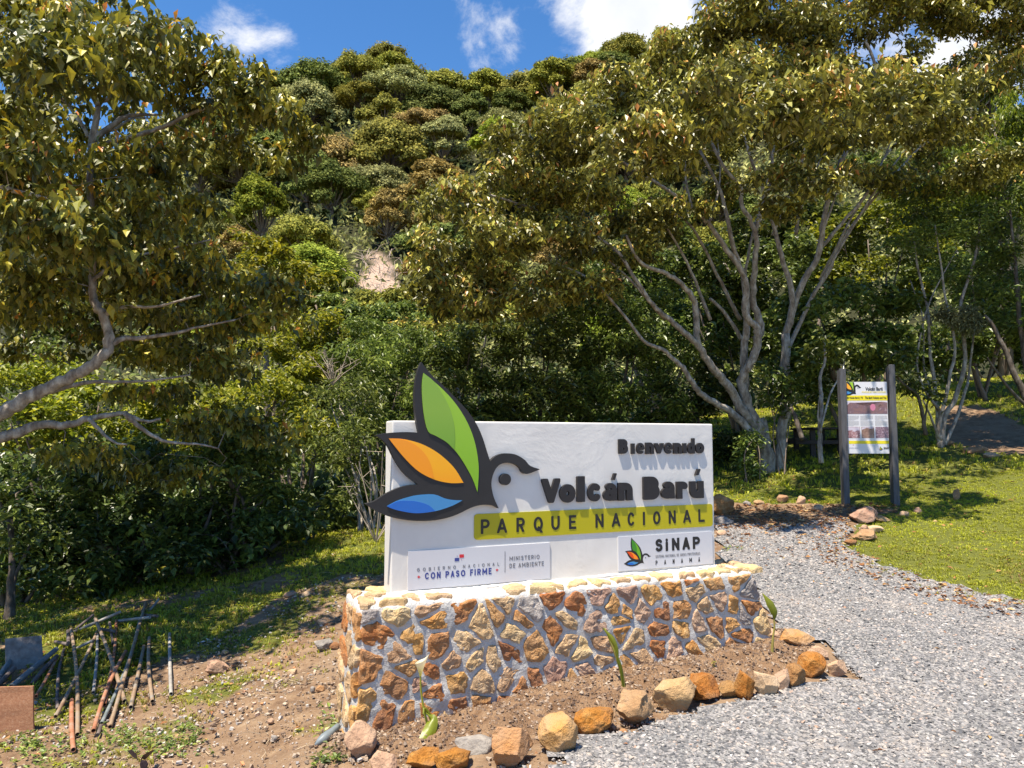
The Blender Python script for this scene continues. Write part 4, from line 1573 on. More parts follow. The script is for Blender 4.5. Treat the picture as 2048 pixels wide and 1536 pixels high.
def grow(acc, nodes, radii, targets, rmin=.004, sides=4, sag=.10, k=.55, tone=.5):
    """join every target to the nearest point of the growing skeleton with a curved twig"""
    NP_ = [np.array(p) for p in nodes]; NR = list(radii)
    arr = np.array(NP_)
    d0 = np.min(np.linalg.norm(targets[:, None] - arr[None], axis=2), axis=1) if len(targets) * len(arr) < 4e7 else np.linalg.norm(targets - arr[0], axis=1)
    cap = len(arr) + len(targets) * 3
    buf = np.empty((cap, 3)); buf[:len(arr)] = arr; rb = np.empty(cap); rb[:len(arr)] = NR
    cnt = len(arr)
    for i in np.argsort(d0):
        tg = targets[i]
        v = tg - buf[:cnt]
        dist = np.linalg.norm(v, axis=1)
        cost = dist + np.maximum(0, -v[:, 2]) * .9
        j = int(np.argmin(cost))
        L = dist[j]
        if L < .03: continue
        r0 = min(rb[j] * .8, rmin + .0085 * L ** .8)
        a = buf[j]; b = tg
        mid1 = a + (b - a) * .35 + np.array([0, 0, sag * L]) * random.uniform(-.2, 1.2) + RNG.normal(0, .05 * L, 3)
        mid2 = a + (b - a) * .7 + np.array([0, 0, sag * L * .8]) * random.uniform(-.2, 1.2) + RNG.normal(0, .05 * L, 3)
        add_tube(acc, [a, mid1, mid2, b], [r0, r0 * .75, r0 * .55, rmin * .6], sides, False, 0, tone)
        buf[cnt] = mid1; rb[cnt] = r0 * .75
        buf[cnt + 1] = mid2; rb[cnt + 1] = r0 * .55
        buf[cnt + 2] = b; rb[cnt + 2] = rmin
        cnt += 3


def bark_mat(name, c1, c2, c3, scale=14.0):
    m, t = mat(name)
    pos = t.n('ShaderNodeTexCoord').outputs['Object']
    mp = t.n('ShaderNodeMapping'); mp.inputs['Scale'].default_value = (1, 1, .45)
    t.link(pos, mp.inputs[0])
    a = t.noise(mp.outputs[0], scale, 6, .65); b = t.noise(pos, 4, 5, .6)
    c = t.ramp(a, [(.34, c1), (.52, c2), (.68, c3)])
    c = t.mix(t.maprange(b, .55, .72), c, tuple(x * .55 for x in c2))
    finish(t, c, .9, bump=a, bstr=.8, bdist=.02, spec=.2)
    return m


bark_pale = bark_mat('pale lichened bark', (0.156, 0.126, 0.102), (0.336, 0.294, 0.246), (0.552, 0.516, 0.456))
bark_dark = bark_mat('dark bark', (.05, .04, .032), (.12, .095, .075), (.22, .19, .16))
twig_mat = simple_mat('grey brown twig', (.17, .13, .10), .9, .3, 8)

BIGLEAF = leaf_mat('broad glossy leaves', [(0, (0.057, 0.068, 0.013)), (.35, (0.134, 0.144, 0.023)), (.62, (0.316, 0.291, 0.032)), (.80, (0.599, 0.491, 0.042)), (.93, (0.499, 0.215, 0.032)), (1, (0.666, 0.230, 0.053))], .42, .22, 1.4)
BRONZE = leaf_mat('bronze green leaves', [(0, (0.059, 0.062, 0.016)), (.30, (0.137, 0.137, 0.029)), (.58, (0.315, 0.294, 0.047)), (.80, (0.551, 0.517, 0.091)), (.93, (0.551, 0.315, 0.078)), (1, (0.603, 0.258, 0.104))], .40, .20, 1.4)
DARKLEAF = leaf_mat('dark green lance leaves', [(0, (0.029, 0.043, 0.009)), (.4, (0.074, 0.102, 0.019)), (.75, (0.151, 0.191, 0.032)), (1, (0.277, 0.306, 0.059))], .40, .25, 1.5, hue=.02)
LIMELEAF = leaf_mat('yellow green leaves', [(0, (0.062, 0.088, 0.009)), (.4, (0.150, 0.181, 0.013)), (.75, (0.312, 0.325, 0.020)), (1, (0.500, 0.450, 0.033))], .45, .38, 1.5, hue=.02)
MIDLEAF = leaf_mat('fresh green leaves', [(0, (0.051, 0.074, 0.017)), (.4, (0.116, 0.156, 0.029)), (.75, (0.217, 0.270, 0.049)), (1, (0.377, 0.398, 0.078))], .42, .30, 1.5, hue=.02)
HILL = {'olive': leaf_mat('olive canopy', [(0, (0.117, 0.125, 0.024)), (.5, (0.278, 0.270, 0.046)), (1, (0.494, 0.445, 0.079))], .75, .2, 1.3, .12, .03),
        'dark green': leaf_mat('dark canopy', [(0, (0.052, 0.076, 0.017)), (.5, (0.145, 0.174, 0.039)), (1, (0.278, 0.298, 0.062))], .75, .2, 1.3, .12, .02),
        'brownish': leaf_mat('brownish canopy', [(0, (0.131, 0.097, 0.035)), (.5, (0.336, 0.244, 0.079)), (1, (0.612, 0.445, 0.148))], .75, .2, 1.2, .12, .02),
        'grey green': leaf_mat('grey green canopy', [(0, (0.117, 0.125, 0.049)), (.5, (0.292, 0.298, 0.105)), (1, (0.553, 0.527, 0.202))], .75, .2, 1.2, .12, .02),
        'bright green': leaf_mat('bright canopy', [(0, (0.102, 0.139, 0.017)), (.5, (0.263, 0.312, 0.035)), (1, (0.494, 0.513, 0.070))], .75, .25, 1.4, .12, .02)}
L_SMALL = rhomb(.34)
L_BIG = lance(1, .50, .07, .22)
L_MED = rhomb(.50)

# ---------------------------------------------------------------- hillside trees
L_HILL = rhomb(.75, .04, .05)


def hill_proto(seed, spread, height, lobes, leafn, sz):
    rg = np.random.default_rng(seed)
    tr = Acc(); cr = Acc()
    H_ = height
    add_tube(tr, smoothpath([(0, 0, -2.0), (rg.normal(0, .15), rg.normal(0, .15), H_ * .3), (rg.normal(0, .3), rg.normal(0, .3), H_ * .75)], 2), [.3, .26, .2, .14, .08][:5], 5, False, .2)
    for q in range(lobes):
        a = q * 2.4 + rg.uniform(-.4, .4)
        rr = spread * math.sqrt((q + .4) / lobes) * rg.uniform(.75, 1.05)
        zc = H_ * (.80 - (.62 if q % 2 else .36) * (rr / spread) ** 1.6) + rg.uniform(-.5, .5)
        c = np.array([rr * math.cos(a), rr * math.sin(a), zc])
        r = np.array([1, 1, .80]) * spread * rg.uniform(.26, .42)
        add_tube(tr, smoothpath([(0, 0, H_ * .22), c * (.5, .5, .62), c], 2), [.13, .10, .07, .05, .03], 4, False, .1)
        n = int(leafn / lobes)
        d = unit(rg.normal(size=(n, 3)))
        low = d[:, 2] < -.35
        d[low, 2] *= -.6
        rad = rg.random(n) ** .28
        bump = 1 + .22 * np.sin(d[:, 0] * 5 + q) * np.sin(d[:, 1] * 6 + q * 2) + .1 * rg.normal(size=n)
        p = c + d * r * (rad * bump)[:, None]
        ax = unit(d * .6 + rg.normal(0, .7, (n, 3)))
        nrm_ = unit(d * .8 + np.array([-.15, -.15, .5]) + rg.normal(0, .38, (n, 3)))
        ax = unit(np.cross(nrm_, rg.normal(0, 1, (n, 3))))
        V, Fc = place(L_HILL, p, ax, rg.uniform(sz * .5, sz * 1.25, n), None, up=nrm_)
        cr.add(V, Fc, np.repeat(np.clip(rg.normal(.45 + .1 * math.sin(q * 3), .22, n), 0, 1), 4))
    return tr.mesh('trunk'), cr.mesh('crown')


PROTO = [hill_proto(11, 3.9, 7.0, 24, 20000, .31), hill_proto(12, 3.2, 8.5, 21, 18000, .30), hill_proto(13, 4.4, 6.2, 28, 22000, .32),
         hill_proto(14, 2.8, 5.5, 17, 13000, .30), hill_proto(15, 3.6, 9.5, 22, 16000, .30)]
for tr_, cr_ in PROTO:
    tr_.materials.append(twig_mat); cr_.materials.append(HILL['olive'])
ORD = ['first', 'second', 'third', 'fourth', 'fifth', 'sixth', 'seventh', 'eighth', 'ninth', 'tenth', 'eleventh', 'twelfth', 'thirteenth', 'fourteenth', 'fifteenth', 'sixteenth', 'seventeenth', 'eighteenth', 'nineteenth', 'twentieth',
       'twenty-first', 'twenty-second', 'twenty-third', 'twenty-fourth', 'twenty-fifth', 'twenty-sixth', 'twenty-seventh', 'twenty-eighth', 'twenty-ninth', 'thirtieth']
ROWS = [(132, 'along the ridge against the sky', (0, 2, 4, 1), 8.2, .92), (124, 'in the row under the ridge', (0, 1, 2), 7.6, .95), (115, 'in the second row down', (0, 1, 2), 7.2, .95),
        (106, 'high on the slope', (0, 2, 1), 7.0, .9), (97, 'on the upper slope', (0, 1, 2, 3), 6.8, .85), (88, 'just above the middle of the slope', (0, 1, 2, 3), 6.4, .8), (79, 'across the middle of the slope', (0, 1, 3, 2), 6.0, .75),
        (71, 'just below the middle of the slope', (0, 3, 1, 2), 5.6, .66), (63, 'on the lower slope', (3, 0, 1), 5.2, .58), (56, 'low on the slope', (3, 0, 2), 4.8, .52), (49, 'near the foot of the slope', (3, 0, 2), 4.4, .46),
        (42, 'at the foot of the slope', (3, 0), 4.2, .42)]
rg = np.random.default_rng(5)
hill_count = 0
for ri, (Y0, where, kinds, gap, sc0) in enumerate(ROWS):
    x = -.50 * Y0 + rg.uniform(0, gap)
    trees = []
    xmax = (.30 if Y0 < 110 else .66) * Y0
    while x < xmax:
        yy = Y0 + rg.uniform(-3.2, 3.2)
        trees.append((x, yy))
        x += gap * rg.uniform(.75, 1.2)
    names_used = {}
    for (x, yy) in trees:
        pxx = 1024 + F * x / yy
        if 640 < pxx < 860 and 44 < Y0 < 60 and rg.random() < .7: continue      # the bare scrubby gully
        k = kinds[rg.integers(len(kinds))]
        pcol = {0: (.5, .15, .05, .0, .3), 1: (.5, .2, .1, .05, .15), 2: (.45, .3, .15, .05, .05)}.get(ri, (.22, .38, .2, .15, .05) if ri < 6 else (.15, .33, .17, .3, .05))
        colr_ = rg.choice(['olive', 'dark green', 'brownish', 'grey green', 'bright green'], p=np.array(pcol) / sum(pcol))
        s = 1.22 * sc0 * rg.uniform(.82, 1.18)
        if ri == 0:
            s *= np.interp(pxx, [300, 500, 600, 700, 790, 860, 930, 960, 1080, 1200, 1300, 2000], [1, 1.0, .8, 1.0, 1.2, 1.05, .55, .6, .95, 1.1, 1.0, 1.0])
        names_used[colr_] = names_used.get(colr_, 0) + 1
        e = thing('hillside_tree', '%s tree %s, %s %s one from left' % (colr_, where, ORD[names_used[colr_] - 1], colr_), 'tree', (x, yy, float(H(x, yy)[0]) - .3), 'trees covering the hillside')
        e.rotation_euler = (rg.normal(0, .05), rg.normal(0, .05), rg.uniform(0, 6.28))
        e.scale = (s * rg.uniform(.9, 1.12), s * rg.uniform(.9, 1.12), s * rg.uniform(.85, 1.15))
        for nm, me_, m in (('trunk', PROTO[k][0], None), ('crown', PROTO[k][1], HILL[colr_])):
            o = bpy.data.objects.new(nm, me_)
            COL.objects.link(o)
            o.parent = e
            if m is not None:
                o.material_slots[0].link = 'OBJECT'
                o.material_slots[0].material = m
        hill_count += 1
print('hill trees', hill_count)

# undergrowth that hides the slope between the trees
acc = Acc()
n = 40000
y = 26 + 112 * rg.random(n) ** .8
x = rg.uniform(-.55, .62, n) * y
sz = np.interp(y, [26, 60, 130], [.36, .6, .95])
k = ~((np.hypot((1024 + F * x / y - 750) / 46, (y - 53) / 11) < .95) & (rg.random(n) < .8))
x, y, sz = x[k], y[k], sz[k]; n = len(x)
c = np.stack([x, y, H(x, y) + rg.random(n) ** 1.5 * np.interp(y, [26, 130], [1.2, 2.6])], 1)
V, Fc = place(L_MED, c, rg.normal(0, 1, (n, 3)) + (0, 0, .4), sz * rg.uniform(.6, 1.4, n), rg.uniform(-1.5, 1.5, n))
acc.add(V, Fc, np.repeat(rg.random(n), 4))
obj('undergrowth', acc.mesh('undergrowth'), HILL['grey green'], kind='stuff')

acc = Acc()
n = 34000
y = 12.2 + 15 * rg.random(n); x = rg.uniform(-.75, .75, n) * y
k = ~inside(LAWN, x, y) & ~inside(PATHBACK, x, y)
x, y = x[k], y[k]; n = len(x)
c = np.stack([x, y, H(x, y) + rg.random(n) ** 1.4 * np.interp(y, [12, 15, 27], [.4, 1.0, 2.6])], 1)
V, Fc = place(L_MED, c, rg.normal(0, 1, (n, 3)) + (0, 0, .4), rg.uniform(.14, .34, n), rg.uniform(-1.5, 1.5, n))
acc.add(V, Fc, np.repeat(rg.random(n) * .8, 4))
obj('undergrowth', acc.mesh('undergrowth'), DARKLEAF, kind='stuff')

# dry straw coloured scrub in the gully
acc = Acc()
c0 = P(755, 520, 52.0)
for q in range(110):
    px = rg.normal(755, 24); py = rg.uniform(460, 560) + abs(px - 760) * .5
    p = P(px, py, 50 + rg.uniform(-2, 2)); p[2] -= 1.2
    d = unit(np.array([[rg.normal(0, .5), rg.normal(0, .3), 1.0]]))[0]
    L = rg.uniform(.4, 1.1)
    add_tube(acc, [p, p + d * L * .5, p + d * L + (rg.normal(0, .35), 0, -.2)], [.028, .02, .008], 3, False)
obj('dry_scrub', acc.mesh('dry_scrub'), simple_mat('dry straw twigs', (.46, .34, .27), .9, .2, 3), kind='stuff')

# ---------------------------------------------------------------- planted trees and shrubs
def pxpads(lst, rg=RNG):
    out = []
    for (px, py, Y, rx, ry, ry_m) in lst:
        out.append((P(px, py, Y), (rx * Y / F, ry_m, ry * Y / F)))
    return out


def leafy(name, label, cat, foot, pads, lm, tmpl, size, cover=2.3, tone=(.1, .85), droop=(-.2, .9), per=6, group=None, stems=5, bark=None, seed=0,
          stem_r=.05, twigs=.16, spread=.07, newtone=None, paths=None, limb_name='stem', ground_skirt=False, shell=.45, topnew=None):
    """a tree or shrub: traced or grown stems, twigs, and a crown of single leaves"""
    rg = np.random.default_rng(seed)
    e = thing(name, label, cat, tuple(float(v) for v in foot), group)
    bark = bark or twig_mat
    cover *= 2.0
    larea = .17 * np.mean(size) ** 2 * (1.6 if tmpl is L_BIG else 1.25 if tmpl is L_MED else 1.0)
    cen = []; top = []
    for c, r in pads:
        c, r = np.array(c), np.array(r)
        n = max(4, int(cover * math.pi * r[0] * r[2] / larea / per))
        ns = int(np.clip(5 + 7 * (r[0] * r[2]) ** .5 / np.mean(size) / 6, 6, 26))          # sub-clumps of the pad
        sd = unit(rg.normal(size=(ns, 3)) + (0, 0, .15))
        sc_ = c + sd * r * (.45 + .45 * rg.random((ns, 1)) ** .6)
        sr = r * rg.uniform(.26, .46, (ns, 1)) * (1, 1, .85)
        w_i = rg.integers(0, ns, n)
        d = unit(rg.normal(size=(n, 3)))
        rad = rg.random(n) ** shell
        rad = np.where(rg.random(n) < .10, rg.uniform(1.0, 1.5, n), rad)
        p = sc_[w_i] + d * sr[w_i] * rad[:, None]
        cen.append(p); top.append(np.clip(sd[w_i, 2] * .5 + d[:, 2] * rad * .6, -1, 1))
    cen = np.concatenate(cen); top = np.concatenate(top)
    gz_ = H(cen[:, 0], cen[:, 1]) + .06
    cen[:, 2] = np.maximum(cen[:, 2], gz_)
    nodes = []; radii = []
    if paths:
        for pp, r0, r1 in paths:
            sp = smoothpath(pp, 4)
            rr = r0 + (r1 - r0) * np.linspace(0, 1, len(sp)) ** .8
            wob_ = rg.normal(0, 1, (len(sp), 3)) * rr[:, None] * .16
            sp = sp + wob_
            a = Acc(); add_tube(a, sp, rr, 9, True, .10)
            obj(limb_name, a.mesh(limb_name, True), bark, e)
            nodes += list(sp[1:]); radii += list(rr[1:])
    else:
        foot = np.array(foot, dtype=float)
        for q in range(stems):
            c, r = pads[rg.integers(len(pads))]
            tgt = np.array(c) + rg.normal(0, .3, 3) * np.array(r)
            b = foot + np.array([rg.normal(0, .10), rg.normal(0, .10), -.1])
            m1 = b + (tgt - b) * .4 + rg.normal(0, .10, 3) + (0, 0, .2)
            sp = smoothpath([b, m1, tgt], 5)
            rr = np.linspace(stem_r * rg.uniform(.6, 1.1), stem_r * .3, len(sp))
            a = Acc(); add_tube(a, sp, rr, 7, True, .15)
            obj('stem', a.mesh('stem', True), bark, e)
            nodes += list(sp[1:]); radii += list(rr[1:])
    k = rg.random(len(cen)) < twigs
    tw = Acc()
    if k.sum() > 2:
        grow(tw, nodes, radii, cen[k], rmin=.0035, sides=3)
        obj('twigs', tw.mesh('twigs', True), bark, e, kind='stuff')
    cr = Acc()
    if topnew:
        hi_ = top > topnew[0]
        rosettes(cr, tmpl, cen[~hi_], per, size, droop, tone, spread, rg)
        rosettes(cr, tmpl, cen[hi_], per, (size[0] * .85, size[1] * .95), (droop[0] + .2, droop[1] + .5), (tone[0] + .22, tone[1] + .16), spread, rg, (topnew[1], .80))  # top clusters: sunlit lift put into the leaf tone, some in orange new growth
    else:
        rosettes(cr, tmpl, cen, per, size, droop, tone, spread, rg, newtone)
    obj('crown', cr.mesh('crown'), lm, e)
    return e


def pxpath(pts, y0, y1):
    n = len(pts)
    return [P(a, b, y0 + (y1 - y0) * i / max(n - 1, 1)) for i, (a, b) in enumerate(pts)]


# --- the big many-limbed tree on the right
RT = [((1531, 962), (1528, 910), (1522, 870)), ]
tree_paths = [
    (pxpath([(1533, 968), (1531, 930), (1526, 880), (1518, 840)], 14.0, 14.0), 0.193, 0.120),
    (pxpath([(1560, 962), (1560, 930), (1562, 871), (1574, 812), (1572, 745), (1570, 668)], 14.1, 14.1), 0.107, 0.080),
    (pxpath([(1524, 893), (1500, 862), (1461, 824), (1434, 809), (1406, 789), (1387, 770), (1371, 742), (1348, 719), (1324, 699), (1285, 680), (1250, 633), (1180, 560), (1100, 520)], 13.9, 12.2), 0.082, 0.016),
    (pxpath([(1520, 868), (1490, 825), (1461, 777), (1437, 750), (1414, 719), (1394, 687), (1367, 664), (1332, 633), (1305, 609), (1273, 562), (1220, 490), (1100, 430), (980, 390)], 13.9, 12.0), 0.098, 0.016),
    (pxpath([(1394, 690), (1391, 617), (1379, 586), (1355, 562), (1324, 543), (1289, 531), (1269, 508), (1252, 470)], 13.2, 12.2), 0.061, 0.024),
    (pxpath([(1521, 860), (1492, 797), (1486, 750), (1500, 727), (1516, 684), (1512, 656), (1492, 629), (1492, 578), (1484, 543), (1445, 488), (1418, 449), (1383, 414), (1328, 375), (1240, 320), (1150, 270)], 13.9, 12.3), 0.102, 0.020),
    (pxpath([(1490, 790), (1488, 700), (1494, 640), (1488, 560), (1470, 505), (1455, 440), (1440, 380), (1400, 300)], 13.95, 12.8), 0.082, 0.024),
    (pxpath([(1516, 684), (1520, 648), (1506, 602), (1508, 559), (1512, 520), (1510, 461), (1484, 410), (1480, 371), (1449, 336), (1400, 240)], 13.8, 12.6), 0.078, 0.024),
    (pxpath([(1509, 470), (1523, 418), (1531, 391), (1504, 324), (1480, 250), (1440, 180)], 13.2, 12.6), 0.049, 0.016),
    (pxpath([(1570, 672), (1582, 633), (1582, 578), (1562, 510), (1547, 449), (1535, 400), (1545, 330), (1530, 230), (1500, 120)], 14.1, 13.0), 0.070, 0.016),
    (pxpath([(1571, 668), (1594, 594), (1613, 551), (1633, 520), (1643, 480), (1645, 449), (1660, 383), (1676, 336), (1703, 281), (1730, 219), (1754, 172), (1746, 117), (1730, 82)], 14.1, 13.2), 0.070, 0.024),
    (pxpath([(1640, 495), (1672, 461), (1719, 406), (1742, 375), (1758, 336), (1777, 305), (1840, 230)], 14.0, 14.2), 0.041, 0.014),
    (pxpath([(1562, 735), (1575, 700), (1625, 594), (1660, 539), (1672, 500), (1711, 441), (1750, 395), (1797, 340), (1848, 289), (1914, 262), (1980, 200)], 14.2, 14.6), 0.049, 0.014),
    (pxpath([(1640, 560), (1700, 440), (1725, 400), (1775, 300), (1790, 240)], 14.3, 14.3), 0.029, 0.012),
    (pxpath([(1480, 640), (1455, 590), (1430, 540), (1400, 480), (1370, 440), (1330, 420)], 13.9, 13.0), 0.041, 0.016),
    (pxpath([(1420, 640), (1390, 560), (1360, 500), (1325, 440)], 13.4, 12.8), 0.037, 0.016),
    (pxpath([(1483, 680), (1470, 655), (1445, 620), (1420, 597)], 14.1, 13.7), 0.045, 0.028),
    (pxpath([(1592, 470), (1600, 420), (1630, 340), (1655, 290), (1640, 200)], 14.3, 13.6), 0.037, 0.016),
    (pxpath([(1488, 560), (1505, 470), (1530, 380), (1558, 250)], 13.8, 13.6), .032, .012),
    (pxpath([(1545, 470), (1575, 400), (1602, 330), (1625, 220)], 14.0, 13.8), .030, .012),
    (pxpath([(1640, 480), (1668, 400), (1690, 330), (1668, 190)], 14.0, 13.8), .030, .011),
    (pxpath([(1625, 594), (1690, 480), (1765, 360), (1850, 250)], 14.1, 14.0), .032, .012),
    (pxpath([(1383, 414), (1370, 340), (1385, 260)], 13.2, 13.2), .026, .010),
    (pxpath([(1418, 449), (1440, 360), (1430, 240)], 13.4, 13.4), .028, .010),
    (pxpath([(1240, 320), (1200, 300), (1130, 300), (1060, 330)], 12.4, 12.2), .020, .008),
    (pxpath([(1330, 640), (1260, 560), (1190, 500), (1130, 470)], 13.0, 12.0), .032, .010),
]
rt_pads = []
_rt = [(1235, 165, 12.5, 80, 34), (1150, 222, 12.0, 62, 34), (1050, 290, 12.0, 90, 32), (1180, 300, 12.6, 110, 45), (890, 400, 11.6, 85, 34), (1010, 372, 11.9, 95, 36), (1130, 400, 12.1, 105, 40),
       (880, 500, 11.4, 78, 36), (985, 480, 11.6, 105, 38), (1110, 480, 11.9, 105, 36), (890, 575, 11.7, 78, 34), (1000, 560, 12.0, 85, 30), (1110, 556, 12.2, 60, 20), (1250, 420, 12.5, 100, 38),
       (1225, 515, 12.9, 55, 18), (1345, 112, 12.5, 70, 34), (1455, 55, 12.5, 80, 44), (1510, 10, 12.5, 120, 55), (1320, 200, 12.6, 120, 48), (1450, 165, 12.4, 120, 50), (1610, 50, 13.0, 120, 50), (1730, 30, 13.2, 110, 38),
       (1860, 20, 13.6, 120, 36), (1970, 35, 14.0, 90, 32), (1600, 150, 13.3, 110, 45), (1690, 175, 13.2, 70, 30), (1700, 262, 12.4, 95, 28), (1810, 205, 13.2, 70, 22), (1980, 150, 14.0, 80, 22), (1890, 190, 14.0, 55, 20),
       (1395, 290, 14.2, 90, 36), (1520, 255, 14.8, 100, 40), (1620, 270, 14.9, 80, 30), (1870, 300, 15.2, 60, 28), (1320, 330, 13.9, 80, 34), (1700, 345, 12.6, 50, 14), (2040, 60, 14.0, 60, 45), (1800, 115, 13.8, 60, 20), (1925, 120, 14.2, 50, 18), (1440, 380, 14.8, 70, 24),
       (1540, -60, 13.0, 110, 50), (930, 612, 11.8, 70, 26), (1050, 600, 12.0, 80, 28), (1180, 575, 12.3, 70, 26), (1290, 480, 12.6, 60, 26), (1360, 430, 12.8, 60, 26), (860, 540, 11.5, 60, 30), (1700, -60, 13.4, 180, 50), (1960, -50, 14.0, 160, 50)]
for q in _rt:
    rt_pads += pxpads([(q[0], q[1], q[2], q[3], q[4] * 1.1, .85)])
for q in _rt[::2]:          # further pads on the far side of the crown
    rt_pads += pxpads([(q[0] + 20, q[1] - 10, q[2] + 1.9, q[3] * .8, q[4] * .9, .9)])
for (x, y, z, r) in ((3.2, 11.0, 6.8, 1.3), (5.0, 11.2, 6.6, 1.3), (6.8, 12.0, 7.0, 1.4), (7.8, 13.5, 6.6, 1.5), (4.3, 11.4, 5.6, .9), (1.2, 11.2, 6.4, 1.0), (1.6, 9.2, 5.3, .8), (2.8, 9.0, 5.8, .9), (4.0, 9.1, 5.9, .9), (4.9, 9.5, 6.1, .7)):
    rt_pads.append(((x, y, z), (r, r * .9, .38)))
leafy('spreading_tree', 'large spreading tree with many pale fanning limbs and bronze leaves', 'tree', G(1535, 945), rt_pads, BRONZE, L_MED, (.085, .15), cover=2.5,
      tone=(.04, .60), droop=(.0, 1.2), per=9, bark=bark_pale, seed=31, twigs=.14, spread=.07, paths=tree_paths, limb_name='limb', topnew=(.25, .20))

# --- the near tree that reaches in from the left
lp = [
    (pxpath([(-330, 1330), (-300, 1150), (-200, 960), (-90, 872), (0, 829), (42, 804), (85, 779), (135, 757), (182, 732), (212, 707), (218, 677), (207, 635), (190, 605), (186, 575), (186, 480), (180, 380), (182, 290)], 7.2, 7.6), .088, .030),
    (pxpath([(-350, 1400), (-330, 1200), (-280, 1050), (-200, 958)], 7.2, 7.2), .21, .16),
    (pxpath([(182, 292), (195, 219), (199, 203), (234, 191), (254, 172), (289, 156), (297, 141), (380, 128)], 7.6, 7.3), .036, .010),
    (pxpath([(182, 293), (234, 281), (293, 266), (336, 250), (375, 230), (410, 217), (453, 213), (540, 200)], 7.6, 7.4), .034, .010),
    (pxpath([(186, 280), (242, 238), (273, 230), (324, 230)], 7.6, 7.9), .036, .012),
    (pxpath([(190, 270), (230, 258), (262, 238), (300, 236)], 7.6, 8.2), .022, .008),
    (pxpath([(178, 275), (152, 230), (117, 191), (94, 164), (51, 137), (20, 129)], 7.6, 7.5), .022, .008),
    (pxpath([(199, 203), (172, 172), (145, 141), (133, 113), (98, 90), (59, 78)], 7.6, 7.4), .018, .007),
    (pxpath([(214, 692), (245, 677), (275, 677), (317, 671), (360, 664), (389, 656), (470, 640)], 7.5, 7.9), .034, .010),
    (pxpath([(207, 632), (229, 618), (271, 613), (313, 613), (400, 590)], 7.5, 7.2), .026, .009),
    (pxpath([(-200, 960), (-100, 900), (0, 876), (42, 863), (85, 850), (135, 850), (178, 838), (224, 829), (250, 827), (288, 842), (322, 838)], 7.3, 7.9), .075, .012),
    (pxpath([(250, 827), (275, 850), (313, 876), (351, 886), (402, 889), (436, 897)], 7.6, 8.2), .028, .009),
    (pxpath([(178, 838), (203, 863), (229, 885), (254, 889)], 7.6, 7.5), .024, .009),
    (pxpath([(102, 783), (144, 770), (190, 764), (237, 764), (296, 762), (380, 750)], 7.5, 8.2), .03, .010),
    (pxpath([(-200, 960), (-260, 700), (-240, 400), (-150, 150)], 7.2, 6.6), .15, .04),
    (pxpath([(-240, 500), (-120, 350), (20, 380), (110, 400)], 7.0, 6.0), .05, .012),
    (pxpath([(186, 560), (240, 520), (330, 500), (420, 480)], 7.5, 8.0), .02, .008),
]
_lt = [(60, 40, 7.3, 120, 55), (200, 40, 7.3, 110, 55), (320, 60, 7.3, 70, 50), (430, 140, 7.3, 85, 40), (520, 185, 7.3, 65, 38), (545, 215, 7.3, 45, 28), (400, 190, 7.5, 80, 26), (300, 110, 7.4, 90, 40), (200, 115, 7.5, 60, 28), (470, 240, 7.5, 60, 22), (330, 185, 7.6, 40, 14), (30, 110, 7.4, 60, 30),
       (30, 290, 6.2, 90, 45), (95, 340, 5.9, 90, 40), (150, 420, 5.7, 95, 50), (60, 430, 5.8, 90, 50), (320, 320, 7.9, 50, 20), (280, 400, 6.6, 70, 36), (240, 330, 7.2, 60, 26), (60, 220, 6.6, 60, 20),
       (200, 500, 6.3, 110, 45), (340, 470, 7.0, 60, 26), (60, 520, 6.8, 110, 40), (400, 455, 8.0, 45, 20), (330, 560, 7.8, 110, 40), (470, 545, 8.2, 110, 30), (560, 580, 8.3, 75, 28), (110, 590, 7.3, 90, 25), (280, 615, 7.6, 90, 22), (420, 635, 8.2, 110, 28),
       (560, 640, 8.4, 80, 20), (330, 700, 8.6, 130, 20), (470, 720, 8.6, 90, 22), (30, 620, 7.2, 60, 20), (320, 780, 8.6, 90, 18), (440, 840, 8.6, 110, 28), (560, 870, 8.8, 60, 25), (160, 900, 8.0, 110, 20), (340, 930, 8.6, 110, 20)]
l_pads = []
for q in _lt:
    l_pads += pxpads([(*q, .5)])
for q in _lt:
    if q[1] > 280 and q[0] < 480:
        l_pads += pxpads([(q[0] - 15, q[1] + 15, q[2] + 1.3, q[3] * .95, q[4] * 1.1, .6)])
for q in ((60, 300, 8.6, 90, 50), (60, 380, 9.0, 110, 60), (200, 420, 9.2, 110, 50), (330, 400, 9.2, 60, 40), (160, 520, 9.2, 130, 50), (60, 600, 9.2, 90, 40), (260, 590, 9.4, 110, 40), (380, 520, 9.2, 60, 40), (30, 200, 8.6, 60, 50),
          (250, 680, 9.4, 120, 26), (60, 700, 9.0, 80, 20)):
    l_pads += pxpads([(*q, .8)])
for (x, y, z, r) in ((-3.4, 6.0, 4.9, .75), (-4.6, 7.0, 5.4, .9), (-2.9, 7.0, 5.1, .65), (-3.6, 7.6, 4.4, .7), (-2.6, 7.8, 4.9, .55), (-4.6, 5.0, 4.3, .9), (-6.2, 9.4, 4.8, 1.3), (-5.2, 10.2, 3.9, 1.2), (-7.2, 9.8, 3.6, 1.3), (-4.6, 5.6, 4.6, 1.1), (-5.6, 4.8, 4.4, 1.2), (-5.8, 6.6, 4.2, 1.3), (-6.6, 8.0, 4.6, 1.5), (-5.0, 7.6, 5.9, 1.0), (-5.0, 9.2, 5.4, 1.5), (-5.6, 5.6, 2.9, .8), (-6.4, 7.0, 3.4, 1.0), (-4.2, 9.8, 3.6, 1.1)):
    l_pads.append(((x, y, z), (r, r * .9, .36)))
